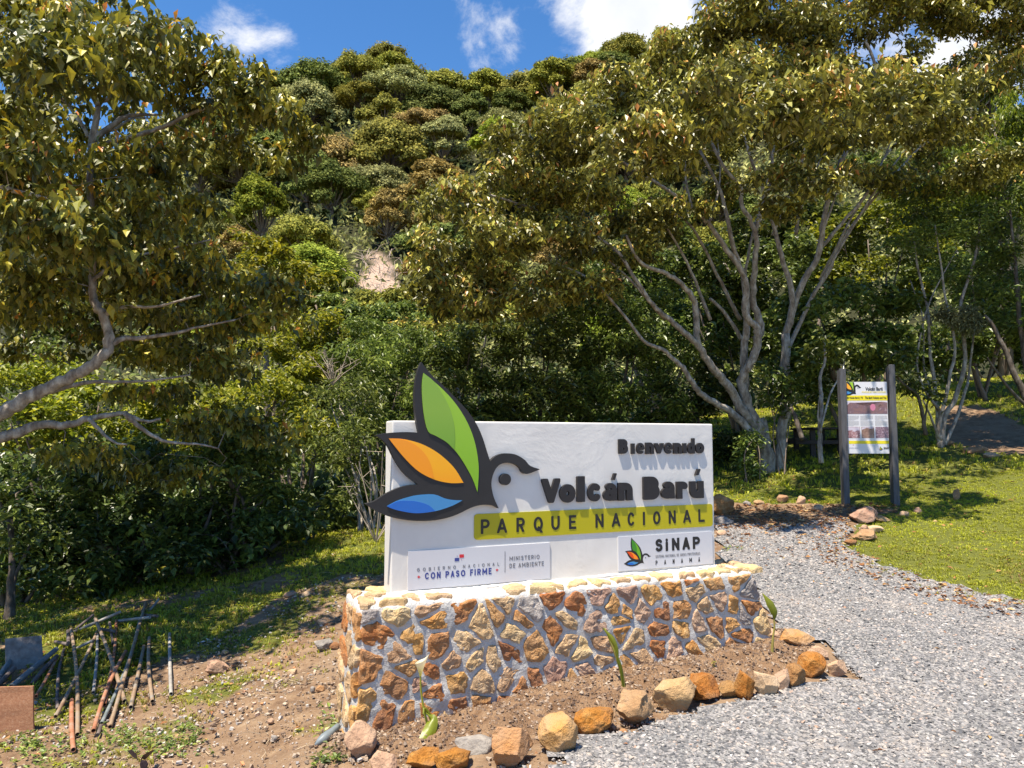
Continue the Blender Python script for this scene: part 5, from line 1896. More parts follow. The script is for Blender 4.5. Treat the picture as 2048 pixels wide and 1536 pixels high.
leafy('overhanging_tree', 'broad leaved tree with a crooked lichened limb leaning in from the left side', 'tree', P(-330, 1330, 7.2), l_pads, BIGLEAF, L_BIG, (.075, .145), cover=2.1,
      tone=(.05, .60), droop=(.1, 1.5), per=8, bark=bark_pale, seed=41, twigs=.18, spread=.05, paths=lp, limb_name='limb', topnew=(.35, .12))

# --- shrubs and trees of the middle distance; every one its own thing
def mid(label, cat, foot, pads, lm, size, seed, tmpl=L_SMALL, Yd=1.1, **kw):
    leafy(kw.pop('name', 'leafy_tree' if cat == 'tree' else 'leafy_shrub'), label, cat, foot, pxpads([(*p, Yd) for p in pads]), lm, tmpl, size, seed=seed, **kw)


def GF(px, Y):
    x = (px - 1024) / F * Y
    return np.array([x, Y, Hs(x, Y)])


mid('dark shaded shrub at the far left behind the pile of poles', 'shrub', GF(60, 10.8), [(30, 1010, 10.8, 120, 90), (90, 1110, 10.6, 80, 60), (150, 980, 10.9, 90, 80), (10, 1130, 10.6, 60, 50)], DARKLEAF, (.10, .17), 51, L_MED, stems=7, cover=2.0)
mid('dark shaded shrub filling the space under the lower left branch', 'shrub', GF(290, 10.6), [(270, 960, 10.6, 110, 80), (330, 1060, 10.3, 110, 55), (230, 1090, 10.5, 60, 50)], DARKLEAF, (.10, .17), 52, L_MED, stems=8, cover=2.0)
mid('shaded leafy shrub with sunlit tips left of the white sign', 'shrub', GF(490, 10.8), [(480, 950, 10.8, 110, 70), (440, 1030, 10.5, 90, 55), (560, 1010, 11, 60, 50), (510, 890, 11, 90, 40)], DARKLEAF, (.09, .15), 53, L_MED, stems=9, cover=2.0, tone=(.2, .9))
mid('dense yellow green shrub in sun above the lower left branch', 'shrub', GF(150, 13.0), [(90, 760, 13, 120, 40), (230, 800, 12.8, 120, 40), (60, 850, 12.8, 110, 50), (200, 880, 12.6, 110, 50)], LIMELEAF, (.09, .15), 54, L_MED, stems=6)
mid('yellow green shrub in sun between the lower left branch and the light green bushes', 'shrub', GF(430, 13.0), [(400, 810, 13, 110, 45), (520, 790, 13, 90, 45), (590, 860, 12.6, 80, 50), (440, 890, 12.4, 120, 45)], LIMELEAF, (.08, .14), 55, L_MED, stems=6)
mid('light green bush with bare pale stems directly left of the bird emblem', 'shrub', GF(740, 11.6), [(700, 960, 11.8, 42, 60), (735, 880, 12, 60, 50), (660, 900, 12.2, 50, 45), (690, 800, 12.4, 80, 50)], MIDLEAF, (.07, .13), 56, stems=7, cover=1.5, bark=bark_pale, stem_r=.03)
mid('tall yellow green bush behind the tip of the overhanging crown', 'shrub', GF(600, 15.0), [(590, 700, 15, 90, 50), (660, 670, 15.5, 70, 40), (560, 640, 16, 60, 30), (620, 780, 14.6, 80, 50)], LIMELEAF, (.08, .14), 57, L_MED, stems=5)
mid('light green willowy bush above and left of the emblem tip', 'shrub', GF(770, 14.6), [(740, 720, 14.6, 80, 50), (820, 700, 15, 80, 40), (770, 800, 14.2, 70, 60), (740, 660, 15.5, 60, 24)], MIDLEAF, (.09, .16), 58, stems=6)
mid('willowy bush rising behind the green leaf of the emblem', 'shrub', GF(900, 14.6), [(900, 740, 14.8, 90, 60), (960, 690, 15.2, 90, 45), (890, 850, 14.4, 80, 60), (840, 900, 14.4, 60, 60)], MIDLEAF, (.10, .17), 59, stems=6, tone=(.05, .7))
mid('dark willowy tree behind the middle of the white sign', 'tree', GF(1060, 15.2), [(1050, 690, 15.2, 95, 60), (1080, 800, 14.8, 110, 70), (1000, 850, 14.6, 90, 60), (1100, 620, 15.4, 70, 36)], DARKLEAF, (.10, .18), 60, stems=6, tone=(.1, .95))
mid('dark green tree behind the upper right half of the white sign', 'tree', GF(1220, 15.4), [(1190, 640, 15.4, 90, 55), (1250, 720, 15.2, 100, 70), (1180, 810, 15, 95, 60), (1270, 610, 15.6, 70, 40), (1310, 800, 15.2, 80, 60)], DARKLEAF, (.10, .17), 61, stems=7, tone=(.1, .95))
mid('very dark shrub between the white sign and the foot of the spreading tree', 'shrub', GF(1400, 16.4), [(1400, 790, 16.4, 80, 70), (1390, 880, 16, 90, 45), (1470, 900, 16.4, 60, 36)], DARKLEAF, (.10, .15), 62, L_MED, stems=6, tone=(.0, .6))
mid('dark green tree seen between the fanning limbs of the spreading tree', 'tree', GF(1480, 18.2), [(1430, 600, 18.2, 100, 90), (1500, 700, 18, 100, 80), (1560, 560, 18.4, 90, 90), (1380, 500, 18.6, 90, 60)], DARKLEAF, (.12, .20), 63, L_MED, stems=5, cover=2.0)
mid('drooping dark green tree directly behind the information board', 'tree', GF(1700, 14.6), [(1640, 640, 15, 100, 80), (1720, 690, 14.6, 100, 55), (1640, 725, 14.6, 90, 40), (1760, 640, 15, 90, 80), (1800, 700, 14.8, 60, 40)], DARKLEAF, (.12, .20), 64, L_MED, stems=5, tone=(.15, .9), stem_r=.07)
mid('sunlit green tree above the information board between limbs and far trees', 'tree', GF(1760, 20.0), [(1700, 480, 20, 100, 60), (1790, 420, 20.4, 90, 50), (1820, 520, 19.6, 80, 70), (1680, 560, 19.8, 80, 50)], LIMELEAF, (.12, .20), 65, L_MED, stems=5, tone=(.0, .75))
mid('dark green bushy tree right of the many stemmed tree', 'tree', GF(1960, 18.0), [(1960, 640, 18, 90, 70), (2030, 600, 17.6, 70, 80), (1930, 560, 18.4, 70, 60)], DARKLEAF, (.11, .18), 66, L_MED, stems=5, tone=(.1, .95))
mid('feathery olive tree at the right side below the top of the big crown', 'tree', GF(2010, 23.0), [(1990, 260, 23, 80, 60), (2050, 220, 23, 70, 60), (1960, 350, 22.6, 90, 60), (2040, 380, 22.4, 90, 80), (1900, 430, 22.6, 70, 50)], LIMELEAF, (.12, .22), 67, L_SMALL, stems=5, tone=(.0, .7), stem_r=.12, droop=(.3, 2.0))
mid('bright yellow green tree standing out below the hillside left of centre', 'tree', GF(540, 25.0), [(500, 500, 25, 62, 30), (560, 520, 25, 50, 30), (610, 550, 25, 42, 26), (480, 545, 24.6, 60, 30), (650, 575, 25, 26, 26), (560, 600, 24.6, 90, 30)], leaf_mat('vivid yellow leaves', [(0, (.07, .085, .008)), (.5, (.20, .20, .012)), (1, (.42, .36, .02))], .5, .35, 1.5), (.16, .26), 68, L_MED, stems=5, stem_r=.1)
mid('rounded olive tree low behind the left crown', 'tree', GF(140, 24.0), [(60, 660, 24, 90, 40), (180, 640, 24.4, 90, 50), (280, 700, 23.6, 90, 40), (80, 720, 23, 90, 40), (20, 760, 22, 80, 36)], MIDLEAF, (.16, .26), 69, L_MED, stems=5, stem_r=.1)
mid('green tree in the dip behind the light green willowy bushes', 'tree', GF(780, 24.0), [(720, 640, 24, 80, 30), (820, 630, 24.4, 80, 30), (900, 640, 24, 80, 36), (650, 620, 24.5, 60, 30), (760, 700, 23, 120, 40)], MIDLEAF, (.16, .26), 70, L_MED, stems=5, stem_r=.1)
mid('brown tinged tree peeping over the willowy bushes', 'tree', GF(960, 22.0), [(880, 650, 22, 60, 18), (980, 640, 22, 70, 20), (820, 660, 22, 40, 14)], BRONZE, (.14, .22), 71, L_MED, stems=4, stem_r=.08)
mid('shaded green tree filling the gap behind the right end of the sign', 'tree', GF(1330, 21.0), [(1300, 560, 21, 90, 60), (1340, 680, 20.6, 100, 70), (1260, 540, 21.5, 80, 50), (1200, 560, 22, 80, 40)], MIDLEAF, (.14, .22), 72, L_MED, stems=4, stem_r=.1, tone=(0, .6))
mid('shadowy tree far behind the information board', 'tree', GF(1600, 24.0), [(1560, 640, 24, 110, 60), (1640, 470, 25, 110, 70), (1520, 460, 25, 90, 60), (1480, 560, 24.5, 80, 60), (1600, 720, 23, 110, 40)], DARKLEAF, (.16, .26), 73, L_MED, stems=4, stem_r=.12)
mid('hazy olive tree at the right edge behind the feathery one', 'tree', GF(1900, 29.0), [(1880, 300, 29, 80, 50), (1830, 380, 28, 80, 50), (1760, 330, 29, 70, 40), (1950, 460, 27, 90, 60), (1870, 560, 26, 110, 60)], MIDLEAF, (.2, .32), 74, L_MED, stems=4, stem_r=.14, tone=(0, .7))
mid('row of dark bushes closing the view behind the trail at the right edge', 'shrub', GF(1980, 23.0), [(1900, 690, 23, 90, 40), (1990, 680, 23, 90, 46), (2080, 690, 22.6, 90, 60), (1830, 720, 24, 70, 36), (2040, 640, 23, 90, 50)], DARKLEAF, (.14, .22), 77, L_MED, stems=4)
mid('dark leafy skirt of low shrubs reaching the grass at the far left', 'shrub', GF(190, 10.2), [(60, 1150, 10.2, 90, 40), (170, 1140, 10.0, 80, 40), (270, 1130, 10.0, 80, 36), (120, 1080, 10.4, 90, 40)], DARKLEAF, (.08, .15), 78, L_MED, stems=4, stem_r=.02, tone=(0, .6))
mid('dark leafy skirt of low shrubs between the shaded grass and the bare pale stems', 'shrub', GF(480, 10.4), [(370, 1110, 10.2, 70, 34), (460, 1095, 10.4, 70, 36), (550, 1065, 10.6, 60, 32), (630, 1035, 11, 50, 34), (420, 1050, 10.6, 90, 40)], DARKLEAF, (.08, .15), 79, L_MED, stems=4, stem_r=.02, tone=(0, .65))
mid('low bushy clump at the foot of the spreading tree', 'shrub', GF(1495, 13.2), [(1492, 900, 13.4, 16, 34), (1500, 940, 13.3, 20, 20), (1505, 870, 13.6, 14, 26)], MIDLEAF, (.06, .11), 75, L_MED, stems=4, stem_r=.015, Yd=.25)
mid('leafy sprays among the lower limbs of the spreading tree', 'shrub', GF(1565, 13.6), [(1555, 800, 14, 36, 22), (1590, 760, 14, 30, 30), (1540, 760, 13.8, 24, 24), (1640, 780, 14.5, 50, 26)], DARKLEAF, (.09, .14), 76, L_MED, stems=3, stem_r=.02, Yd=.4, tone=(.2, .9))

# many-stemmed slender tree right of the board
tp = [
    (pxpath([(1883, 896), (1884, 875), (1891, 828), (1910, 797), (1930, 719), (1922, 617), (1930, 578), (1953, 500), (1960, 420)], 14.3, 14.2), .065, .018),
    (pxpath([(1880, 896), (1877, 867), (1875, 812), (1867, 754), (1859, 695), (1855, 617), (1836, 539), (1828, 480)], 14.3, 14.5), .055, .015),
    (pxpath([(1881, 880), (1879, 852), (1902, 742), (1910, 687), (1891, 598), (1883, 539), (1870, 450)], 14.3, 13.9), .045, .013),
    (pxpath([(1890, 890), (1914, 832), (1933, 773), (1938, 742), (1950, 640), (1945, 560)], 14.3, 14.8), .04, .012),
    (pxpath([(1878, 820), (1836, 750), (1844, 656), (1871, 578), (1914, 500)], 14.3, 14.3), .03, .010),
    (pxpath([(1885, 860), (1870, 800), (1848, 740), (1846, 640), (1820, 560)], 14.3, 14.9), .03, .010),
    (pxpath([(1880, 880), (1860, 830), (1846, 800)], 14.3, 14.0), .03, .012),
]
leafy('slender_tree', 'slender tree of many thin grey stems right of the information board', 'tree', G(1883, 893), pxpads([(*q, .8) for q in ((1840, 480, 14.4, 70, 40), (1930, 450, 14.3, 70, 50), (1900, 540, 14.6, 60, 30), (1870, 400, 14.4, 90, 40), (1960, 560, 14.6, 50, 30))]),
      MIDLEAF, L_SMALL, (.07, .13), cover=1.3, seed=81, paths=tp, bark=bark_pale, twigs=.3, tone=(.0, .8))
leafy('moss_clump', 'pale feathery moss like tuft hanging in the slender stems', 'plant', P(1920, 640, 14.0), pxpads([(1915, 632, 14.0, 36, 20, .3), (1940, 650, 14.0, 24, 14, .25)]), leaf_mat('pale feathery fronds', [(0, (.10, .11, .05)), (1, (.26, .27, .14))], .7, .3), L_SMALL, (.05, .12), cover=4.0, seed=82, stems=2, stem_r=.008, per=10, droop=(-.5, 1.5))
tp = [(pxpath([(2110, 900), (2075, 830), (2040, 770), (2010, 700), (1985, 650), (1970, 630)], 13.5, 13.6), .09, .02), (pxpath([(2100, 870), (2060, 780), (2040, 640), (2030, 520), (2020, 420)], 13.6, 13.8), .07, .02),
      (pxpath([(2075, 830), (2030, 790), (1990, 740), (1975, 715)], 13.5, 13.2), .04, .012), (pxpath([(2080, 850), (2075, 700), (2060, 560), (2070, 400)], 13.7, 14), .06, .02)]
leafy('crooked_tree', 'crooked dark tree standing at the right edge beside the uphill trail', 'tree', P(2110, 905, 13.5), pxpads([(*q, .8) for q in ((2030, 520, 14, 60, 60), (2060, 420, 14, 70, 60), (2050, 640, 13.8, 40, 40), (2000, 600, 13.8, 30, 26), (2120, 600, 13.8, 70, 100), (2090, 330, 14, 80, 50))]),
      MIDLEAF, L_SMALL, (.08, .14), cover=1.7, seed=83, paths=tp, bark=bark_dark, twigs=.25, tone=(.0, .7))
# small trees by the board
tp = [(pxpath([(1641, 925), (1641, 880), (1640, 850), (1644, 800), (1640, 760), (1650, 720), (1648, 680)], 12.6, 12.8), .045, .02), (pxpath([(1641, 860), (1660, 790), (1675, 760), (1690, 720)], 12.6, 12.9), .02, .01), (pxpath([(1642, 865), (1636, 830), (1640, 790)], 12.6, 12.5), .018, .01)]
leafy('young_tree', 'young thin grey trunk just left of the information board', 'tree', G(1641, 925), pxpads([(*q, .6) for q in ((1640, 690, 13, 50, 26), (1690, 700, 13, 40, 22), (1620, 730, 13, 30, 14))]), DARKLEAF, L_MED, (.10, .17), cover=1.5, seed=84, paths=tp, bark=bark_pale)
tp = [(pxpath([(1852, 872), (1845, 830), (1835, 790), (1815, 775), (1795, 755), (1775, 735)], 13.4, 13.2), .04, .015), (pxpath([(1850, 840), (1856, 800), (1870, 770)], 13.4, 13.3), .02, .008)]
leafy('leaning_sapling', 'dark leaning sapling between the information board and the slender tree', 'tree', G(1853, 874), pxpads([(*q, .4) for q in ((1850, 770, 13.3, 34, 20), (1800, 745, 13.2, 34, 14), (1860, 800, 13.3, 20, 16), (1795, 710, 13.2, 40, 14))]), DARKLEAF, L_MED, (.09, .15), cover=1.2, seed=85, paths=tp, bark=bark_dark)
tp = [(pxpath([(1606, 880), (1596, 850), (1588, 828), (1582, 815)], 13.2, 13.4), .05, .03)]
leafy('leaning_stump', 'dark leaning bare stem between the spreading tree and the picnic table', 'tree', G(1606, 892), pxpads([(1580, 800, 13.5, 20, 14, .3)]), DARKLEAF, L_MED, (.09, .14), cover=1.2, seed=86, paths=tp, bark=bark_dark)
tp = [(pxpath([(16, 1262), (18, 1200), (24, 1120), (20, 1040)], 8.6, 8.8), .045, .03), (pxpath([(28, 1255), (26, 1200), (32, 1150), (60, 1090)], 8.7, 8.9), .03, .015)]
leafy('shaded_sapling', 'slim brown sapling trunk at the left edge behind the grey board', 'tree', G(18, 1262), pxpads([(*q, .5) for q in ((20, 1040, 8.9, 60, 40), (70, 1080, 8.9, 40, 24))]), DARKLEAF, L_MED, (.09, .14), cover=1.8, seed=87, paths=tp, bark=bark_dark)
# bare twigs
for k, (px, py, Y, n_, h_, lab) in enumerate(((665, 770, 12.0, 16, 70, 'bleached dead twigs sticking out of the bushes left of the emblem tip'), (712, 1010, 10.6, 9, 170, 'thin pale bare stems in front of the dark bushes left of the sign'))):
    acc = Acc(); rg = np.random.default_rng(90 + k)
    b = P(px, py, Y)
    if k == 1: b = G(752, 1085)
    for q in range(n_):
        d = unit(np.array([[rg.normal(-.3 * k, .5), rg.normal(0, .3), 1.0]]))[0]
        L = h_ * Y / F * rg.uniform(.5, 1.1)
        p1 = b + d * L * .5 + rg.normal(0, .03, 3); p2 = b + d * L + rg.normal(0, .08, 3)
        add_tube(acc, [b, p1, p2], [.010, .007, .003], 4, False)
        for s in range(2):
            e_ = p1 + (p2 - p1) * rg.random() + 0
            add_tube(acc, [e_, e_ + unit(rg.normal(0, 1, (1, 3)) + (0, 0, .6))[0] * L * .25], [.005, .002], 4, False)
    solo('dead_branches', acc, simple_mat('bleached twig', (.32, .26, .20), .9, .15, 5), lab, 'branches')

# ---------------------------------------------------------------- grass, weeds, litter (stuff)
def tuft(nb, h, wdt, lean, seed, broad=False):
    rg = np.random.default_rng(seed)
    V = []; T = []
    for b in range(nb):
        a = rg.uniform(0, 6.28); l = rg.uniform(.3, 1) * lean; hh = h * rg.uniform(.6, 1.1)
        o = np.array([rg.normal(0, .35), rg.normal(0, .35), 0]) * .6
        d = np.array([math.cos(a), math.sin(a), 0]); s = np.array([-d[1], d[0], 0]) * wdt
        m = o + d * l * .35 + (0, 0, hh * .62)
        tip = o + d * l + (0, 0, hh * (.55 if broad else .95))
        k = len(V)
        V += [o - s * .6, o + s * .6, m + s * (1.6 if broad else .8), m - s * (1.6 if broad else .8), tip]
        T += [(k, k + 1, k + 2), (k, k + 2, k + 3), (k + 3, k + 2, k + 4)]
    return np.array(V), np.array(T)


def lay_tufts(name, x, y, size, tones, tmpls, m, dz=0.0):
    acc = Acc()
    z = H(x, y) + dz
    wh = RNG.integers(0, len(tmpls), len(x))
    for q, (TV, TF) in enumerate(tmpls):
        k = wh == q
        n = k.sum()
        if not n: continue
        an = RNG.uniform(0, 6.28, n); c, s = np.cos(an)[:, None], np.sin(an)[:, None]
        vx = (TV[None, :, 0] * c - TV[None, :, 1] * s) * size[k][:, None]
        vy = (TV[None, :, 0] * s + TV[None, :, 1] * c) * size[k][:, None]
        vz = TV[None, :, 2] * size[k][:, None] * RNG.uniform(.7, 1.2, n)[:, None]
        V = np.stack([vx + x[k][:, None], vy + y[k][:, None], vz + z[k][:, None] - .004], 2)
        Fc = TF[None] + (np.arange(n) * len(TV))[:, None, None]
        acc.add(V.reshape(-1, 3), Fc.reshape(-1, 3), np.repeat(tones[k], len(TV)))
    return obj(name, acc.mesh(name), m, kind='stuff')


GRASS = leaf_mat('lawn grass', [(0, (0.358, 0.220, 0.090)), (.12, (0.358, 0.275, 0.070)), (.3, (0.280, 0.275, 0.025)), (.6, (0.347, 0.363, 0.018)), (.85, (0.426, 0.440, 0.025)), (1, (0.515, 0.495, 0.050))], .55, .30, 1.4)
TU = [tuft(7, 1.0, .10, .9, s) for s in range(4)] + [tuft(5, .7, .12, 1.1, 9, True)]
not_gravel = lambda x, y: ~in_gravel(x, y) & ~inside(bed_poly, x, y) & ~inside(LITTER, x, y)
lawn_t = lambda x, y: view(x, y) & inside(LAWN, x + (vnoise(x, y, 5, 9) - .5) * .3, y) & not_gravel(x, y) & ~inside(PATHBACK, x, y)
x, y = sample_area(lawn_t, 2, 10, 6.2, 12.3, 600)
tn = np.clip(.50 + .25 * RNG.normal(size=len(x)) * .6 - .55 * np.clip((vnoise(x, y, .9, 3) - .50) * 4, 0, 1) * np.clip((9.6 - y) / 2.0, 0, 1) + .1 * (y > 9.5), 0, 1)
lay_tufts('lawn_grass', x, y, RNG.uniform(.018, .042, len(x)), tn, TU, GRASS)
x, y = sample_area(lawn_t, 1, 16, 12.3, 24, 60)
lay_tufts('lawn_grass', x, y, RNG.uniform(.05, .11, len(x)), np.clip(.5 + .2 * RNG.normal(size=len(x)), 0, 1), TU, GRASS)
# thin stray turf creeping onto the gravel edge
x, y = sample_area(lambda x, y: view(x, y) & in_gravel(x, y) & inside(LAWN, x + .35 * RNG.random(len(x)), y + .3 * RNG.random(len(x))), 2, 9, 5.5, 11, 90)
lay_tufts('edge_grass', x, y, RNG.uniform(.02, .045, len(x)), RNG.uniform(0, .5, len(x)), TU, GRASS, .02)
lg = lambda x, y: view(x, y) & ((inside(LEFTGRASS, x, y) & (RNG.random(len(x)) < .30 + .7 * (vnoise(x, y, 1.3, 5) > .38)))) & (x < 1.6)
x, y = sample_area(lg, -9, 1.6, 5, 13, 230)
lay_tufts('shaded_grass', x, y, RNG.uniform(.03, .075, len(x)), np.clip(.45 + .2 * RNG.normal(size=len(x)), 0, 1), TU, GRASS)


def dw(x, y):
    p = np.clip((vnoise(x, y, 1.6, 8) - .45) * 4, 0, 1) * np.clip((-1.35 - x) / 1.0, 0, 1) + np.clip((vnoise(x, y, 1.9, 11) - .66) * 5, 0, 1) * .5
    return view(x, y) & (x < -.9) & (y < 8.8) & ~inside(bed_poly, x, y) & (RNG.random(len(x)) < p)


x, y = sample_area(dw, -5, 0, 3, 8.8, 420)
lay_tufts('weeds', x, y, RNG.uniform(.02, .05, len(x)), np.clip(.36 + .25 * RNG.normal(size=len(x)), 0, 1), TU, GRASS)
# broad-leaved weeds
acc = Acc()
spots = [G(px + RNG.normal(0, sx), min(py + RNG.normal(0, sy), 1575)) for px, py, sx, sy, n_ in ((320, 1495, 45, 14, 70), (240, 1470, 40, 10, 30), (90, 1500, 60, 22, 80), (370, 1462, 14, 8, 12), (380, 1480, 10, 8, 10), (650, 1450, 10, 14, 12), (655, 1520, 16, 12, 16), (1468, 1103, 12, 3, 14),
                                                                                              (210, 1290, 90, 30, 60), (120, 1235, 80, 14, 70), (330, 1270, 120, 22, 80), (480, 1215, 110, 22, 90), (650, 1130, 80, 22, 80), (1500, 990, 40, 12, 60)) for _ in range(n_)]
spots = np.array(spots)
rosettes(acc, L_MED, spots + (0, 0, .015), 6, (.018, .045), (-.8, .1), (.2, .9), .012, RNG)
obj('broadleaf_weeds', acc.mesh('broadleaf_weeds'), MIDLEAF, kind='stuff')

LITM = leaf_mat('fallen leaves', [(0, (.10, .05, .025)), (.3, (.24, .11, .05)), (.6, (.38, .17, .07)), (.85, (.50, .30, .12)), (1, (.55, .42, .22))], .8, .12, 1.2, .2)
acc = Acc()


def add_litter(x, y, s0, s1, dz=.03):
    n = len(x)
    b = hz(x, y, dz)
    a = RNG.uniform(0, 6.28, n)
    ax = np.stack([np.cos(a), np.sin(a), RNG.uniform(-.1, .35, n)], 1)
    V, Fc = place(L_MED, b, ax, RNG.uniform(s0, s1, n), RNG.normal(0, .5, n))
    acc.add(V, Fc, np.repeat(RNG.random(n), 4))


x, y = sample_area(lambda x, y: view(x, y) & inside(LITTER, x, y), 1, 8, 9, 12.5, 420); add_litter(x, y, .03, .08)
x, y = sample_area(lambda x, y: view(x, y) & (in_gravel(x, y)) & (y > 8) & (RNG.random(len(x)) < (y - 8) / 4), 0, 8, 8, 12, 260); add_litter(x, y, .03, .07)
x, y = sample_area(lambda x, y: view(x, y) & in_gravel(x, y) & inside(LAWN, x + .55, y + .3), 1, 9, 5, 11, 200); add_litter(x, y, .03, .07)
x, y = sample_area(lambda x, y: view(x, y) & in_gravel(x, y), 0, 8, 3, 9, 2.6); add_litter(x, y, .02, .05)
x, y = sample_area(lambda x, y: view(x, y) & (x < .8) & ~inside(bed_poly, x, y), -7, 1, 3, 10, 16); add_litter(x, y, .02, .06)
x, y = sample_area(lambda x, y: view(x, y) & inside(LAWN, x, y) & ~in_gravel(x, y), 1, 9, 6, 14, 9); add_litter(x, y, .03, .08)
obj('fallen_leaves', acc.mesh('fallen_leaves'), LITM, kind='stuff')
acc = Acc()
x, y = sample_area(lambda x, y: view(x, y) & (x < 1) & ~inside(bed_poly, x, y), -6, 1, 3, 9, 22)
for a, b in zip(x, y):
    an = RNG.uniform(0, 6.28); L = RNG.uniform(.03, .16)
    q = np.array([a, b, Hs(a, b) + .012])
    add_tube(acc, [q, q + np.array([math.cos(an), math.sin(an), .08]) * L * .5, q + np.array([math.cos(an + .3), math.sin(an + .3), .02]) * L], [.0025, .002, .001], 3, False)
obj('twig_litter', acc, simple_mat('straw litter', (.42, .33, .22), .9, .2, 4), kind='stuff')

# ---------------------------------------------------------------- pipes
def pipe_mat(name, c1, c2, c3):
    m, t = mat(name)
    pos = t.n('ShaderNodeTexCoord').outputs['Object']
    a = t.noise(pos, 9, 5, .65); b = t.noise(pos, 40, 4, .6)
    c = t.ramp(a, [(.35, c1), (.52, c2), (.68, c3)])
    c = t.mix(t.math('MULTIPLY', b, .4), c, tuple(x * .5 for x in c2))
    finish(t, c, .7, bump=b, bstr=.2, bdist=.003, spec=.35)
    return m


PM = {'g': pipe_mat('weathered grey pipe', (.20, .17, .14), (.33, .31, .28), (.42, .39, .34)), 'r': pipe_mat('rusty pipe', (.26, .10, .05), (.40, .17, .09), (.36, .26, .20)),
      't': pipe_mat('tan streaked pipe', (.22, .13, .08), (.31, .22, .14), (.26, .24, .21)), 'b': pipe_mat('blue grey plastic pipe', (.11, .13, .135), (.18, .205, .21), (.26, .28, .275)),
      'd': pipe_mat('dark pipe', (.07, .05, .05), (.13, .10, .09), (.20, .16, .14))}
Z6 = lambda x, y: (x / 3.98, 1150 + y / 3.98)
pipes = [((583, 1412), (572, 1010), .0155, 'r', 0, 'rust red pole reaching lowest, its open end nearest the bottom edge'),
         ((616, 1288), (563, 470), .0145, 't', .035, 'long pale pole crossing over the lowest rust red one'),
         ((742, 1282), (1000, 640), .0145, 'r', .02, 'rust red pole right of the long pale one'),
         ((808, 1198), (1110, 400), .0135, 'b', .03, 'blue grey pole right of the rust red one'),
         ((875, 1225), (1160, 260), .014, 't', .05, 'longest tan pole running up to the top of the heap'),
         ((992, 1022), (755, 420), .0155, 't', .075, 'pole crossing over the others from upper left to lower right'),
         ((1040, 1070), (1145, 580), .015, 't', .0, 'tan pole fourth from the right end of the heap'),
         ((1213, 1022), (1188, 510), .0145, 't', .0, 'slightly bent pole second from the right'),
         ((1361, 962), (1350, 480), .0140, 'g', .0, 'lone grey pole farthest right of the heap'),
         ((457, 1082), (510, 600), .0125, 'd', .0, 'dark pole ending in the grass left of the long pale one'),
         ((440, 1166), (772, 480), .0135, 't', .02, 'slanting pole from the grass up beneath the crossing one'),
         ((742, 970), (775, 500), .0120, 'g', .02, 'short thin grey pole between the long ones'),
         ((830, 1060), (925, 380), .0135, 'r', .01, 'rusty pole half hidden under the blue grey one'),
         ((580, 468), (960, 400), .015, 'g', .12, 'grey pole lying level across the tops of the others'),
         ((940, 380), (1190, 432), .015, 'g', .10, 'grey pole lying level at the upper right of the heap'),
         ((1140, 330), (1250, 405), .015, 'd', .08, 'short dark pole at the top right of the heap'),
         ((800, 440), (905, 512), .015, 'd', .06, 'short dark pole below the level grey one'),
         ((600, 600), (735, 560), .013, 'g', .03, 'short grey pole in the grass at mid heap'),
         ((90, 912), (445, 665), .022, 'b', .06, 'thick grey tube slanting behind the orange board'),
         ((250, 890), (450, 690), .018, 'd', .03, 'dark tube parallel to the thick grey one'),
         ((285, 1000), (450, 690), .012, 'r', .02, 'thin rusty rod below the dark tube'),
         ((-40, 880), (190, 625), .022, 'b', .08, 'thick tube in front of the grey board with its end in the sun'),
         ((-30, 910), (112, 790), .020, 'd', .03, 'thick dark tube under the sunlit one at the left edge'),
         ((570, 470), (740, 400), .014, 'd', .09, 'dark pole behind the top of the long pale one'),
         ((1170, 240), (1128, 335), .012, 'd', .05, 'thin dark stub above the heap'),
         ((1188, 292), (1262, 232), .012, 'g', .04, 'short stub pointing up right above the heap'),
         ((540, 460), (542, 600), .016, 'd', .05, 'dark stub standing left of the top of the long pale pole'),
         ((440, 545), (535, 602), .015, 'd', .04, 'short dark pole left of the heap top'),
         ((776, 1290), (800, 1215), .013, 'd', .0, 'dark pole end beneath the rust red pole'),
         ((900, 560), (870, 420), .013, 'd', .04, 'dark stub in the middle of the heap top')]
m_pin = simple_mat('pipe bore', (.015, .012, .01), .9, .1)
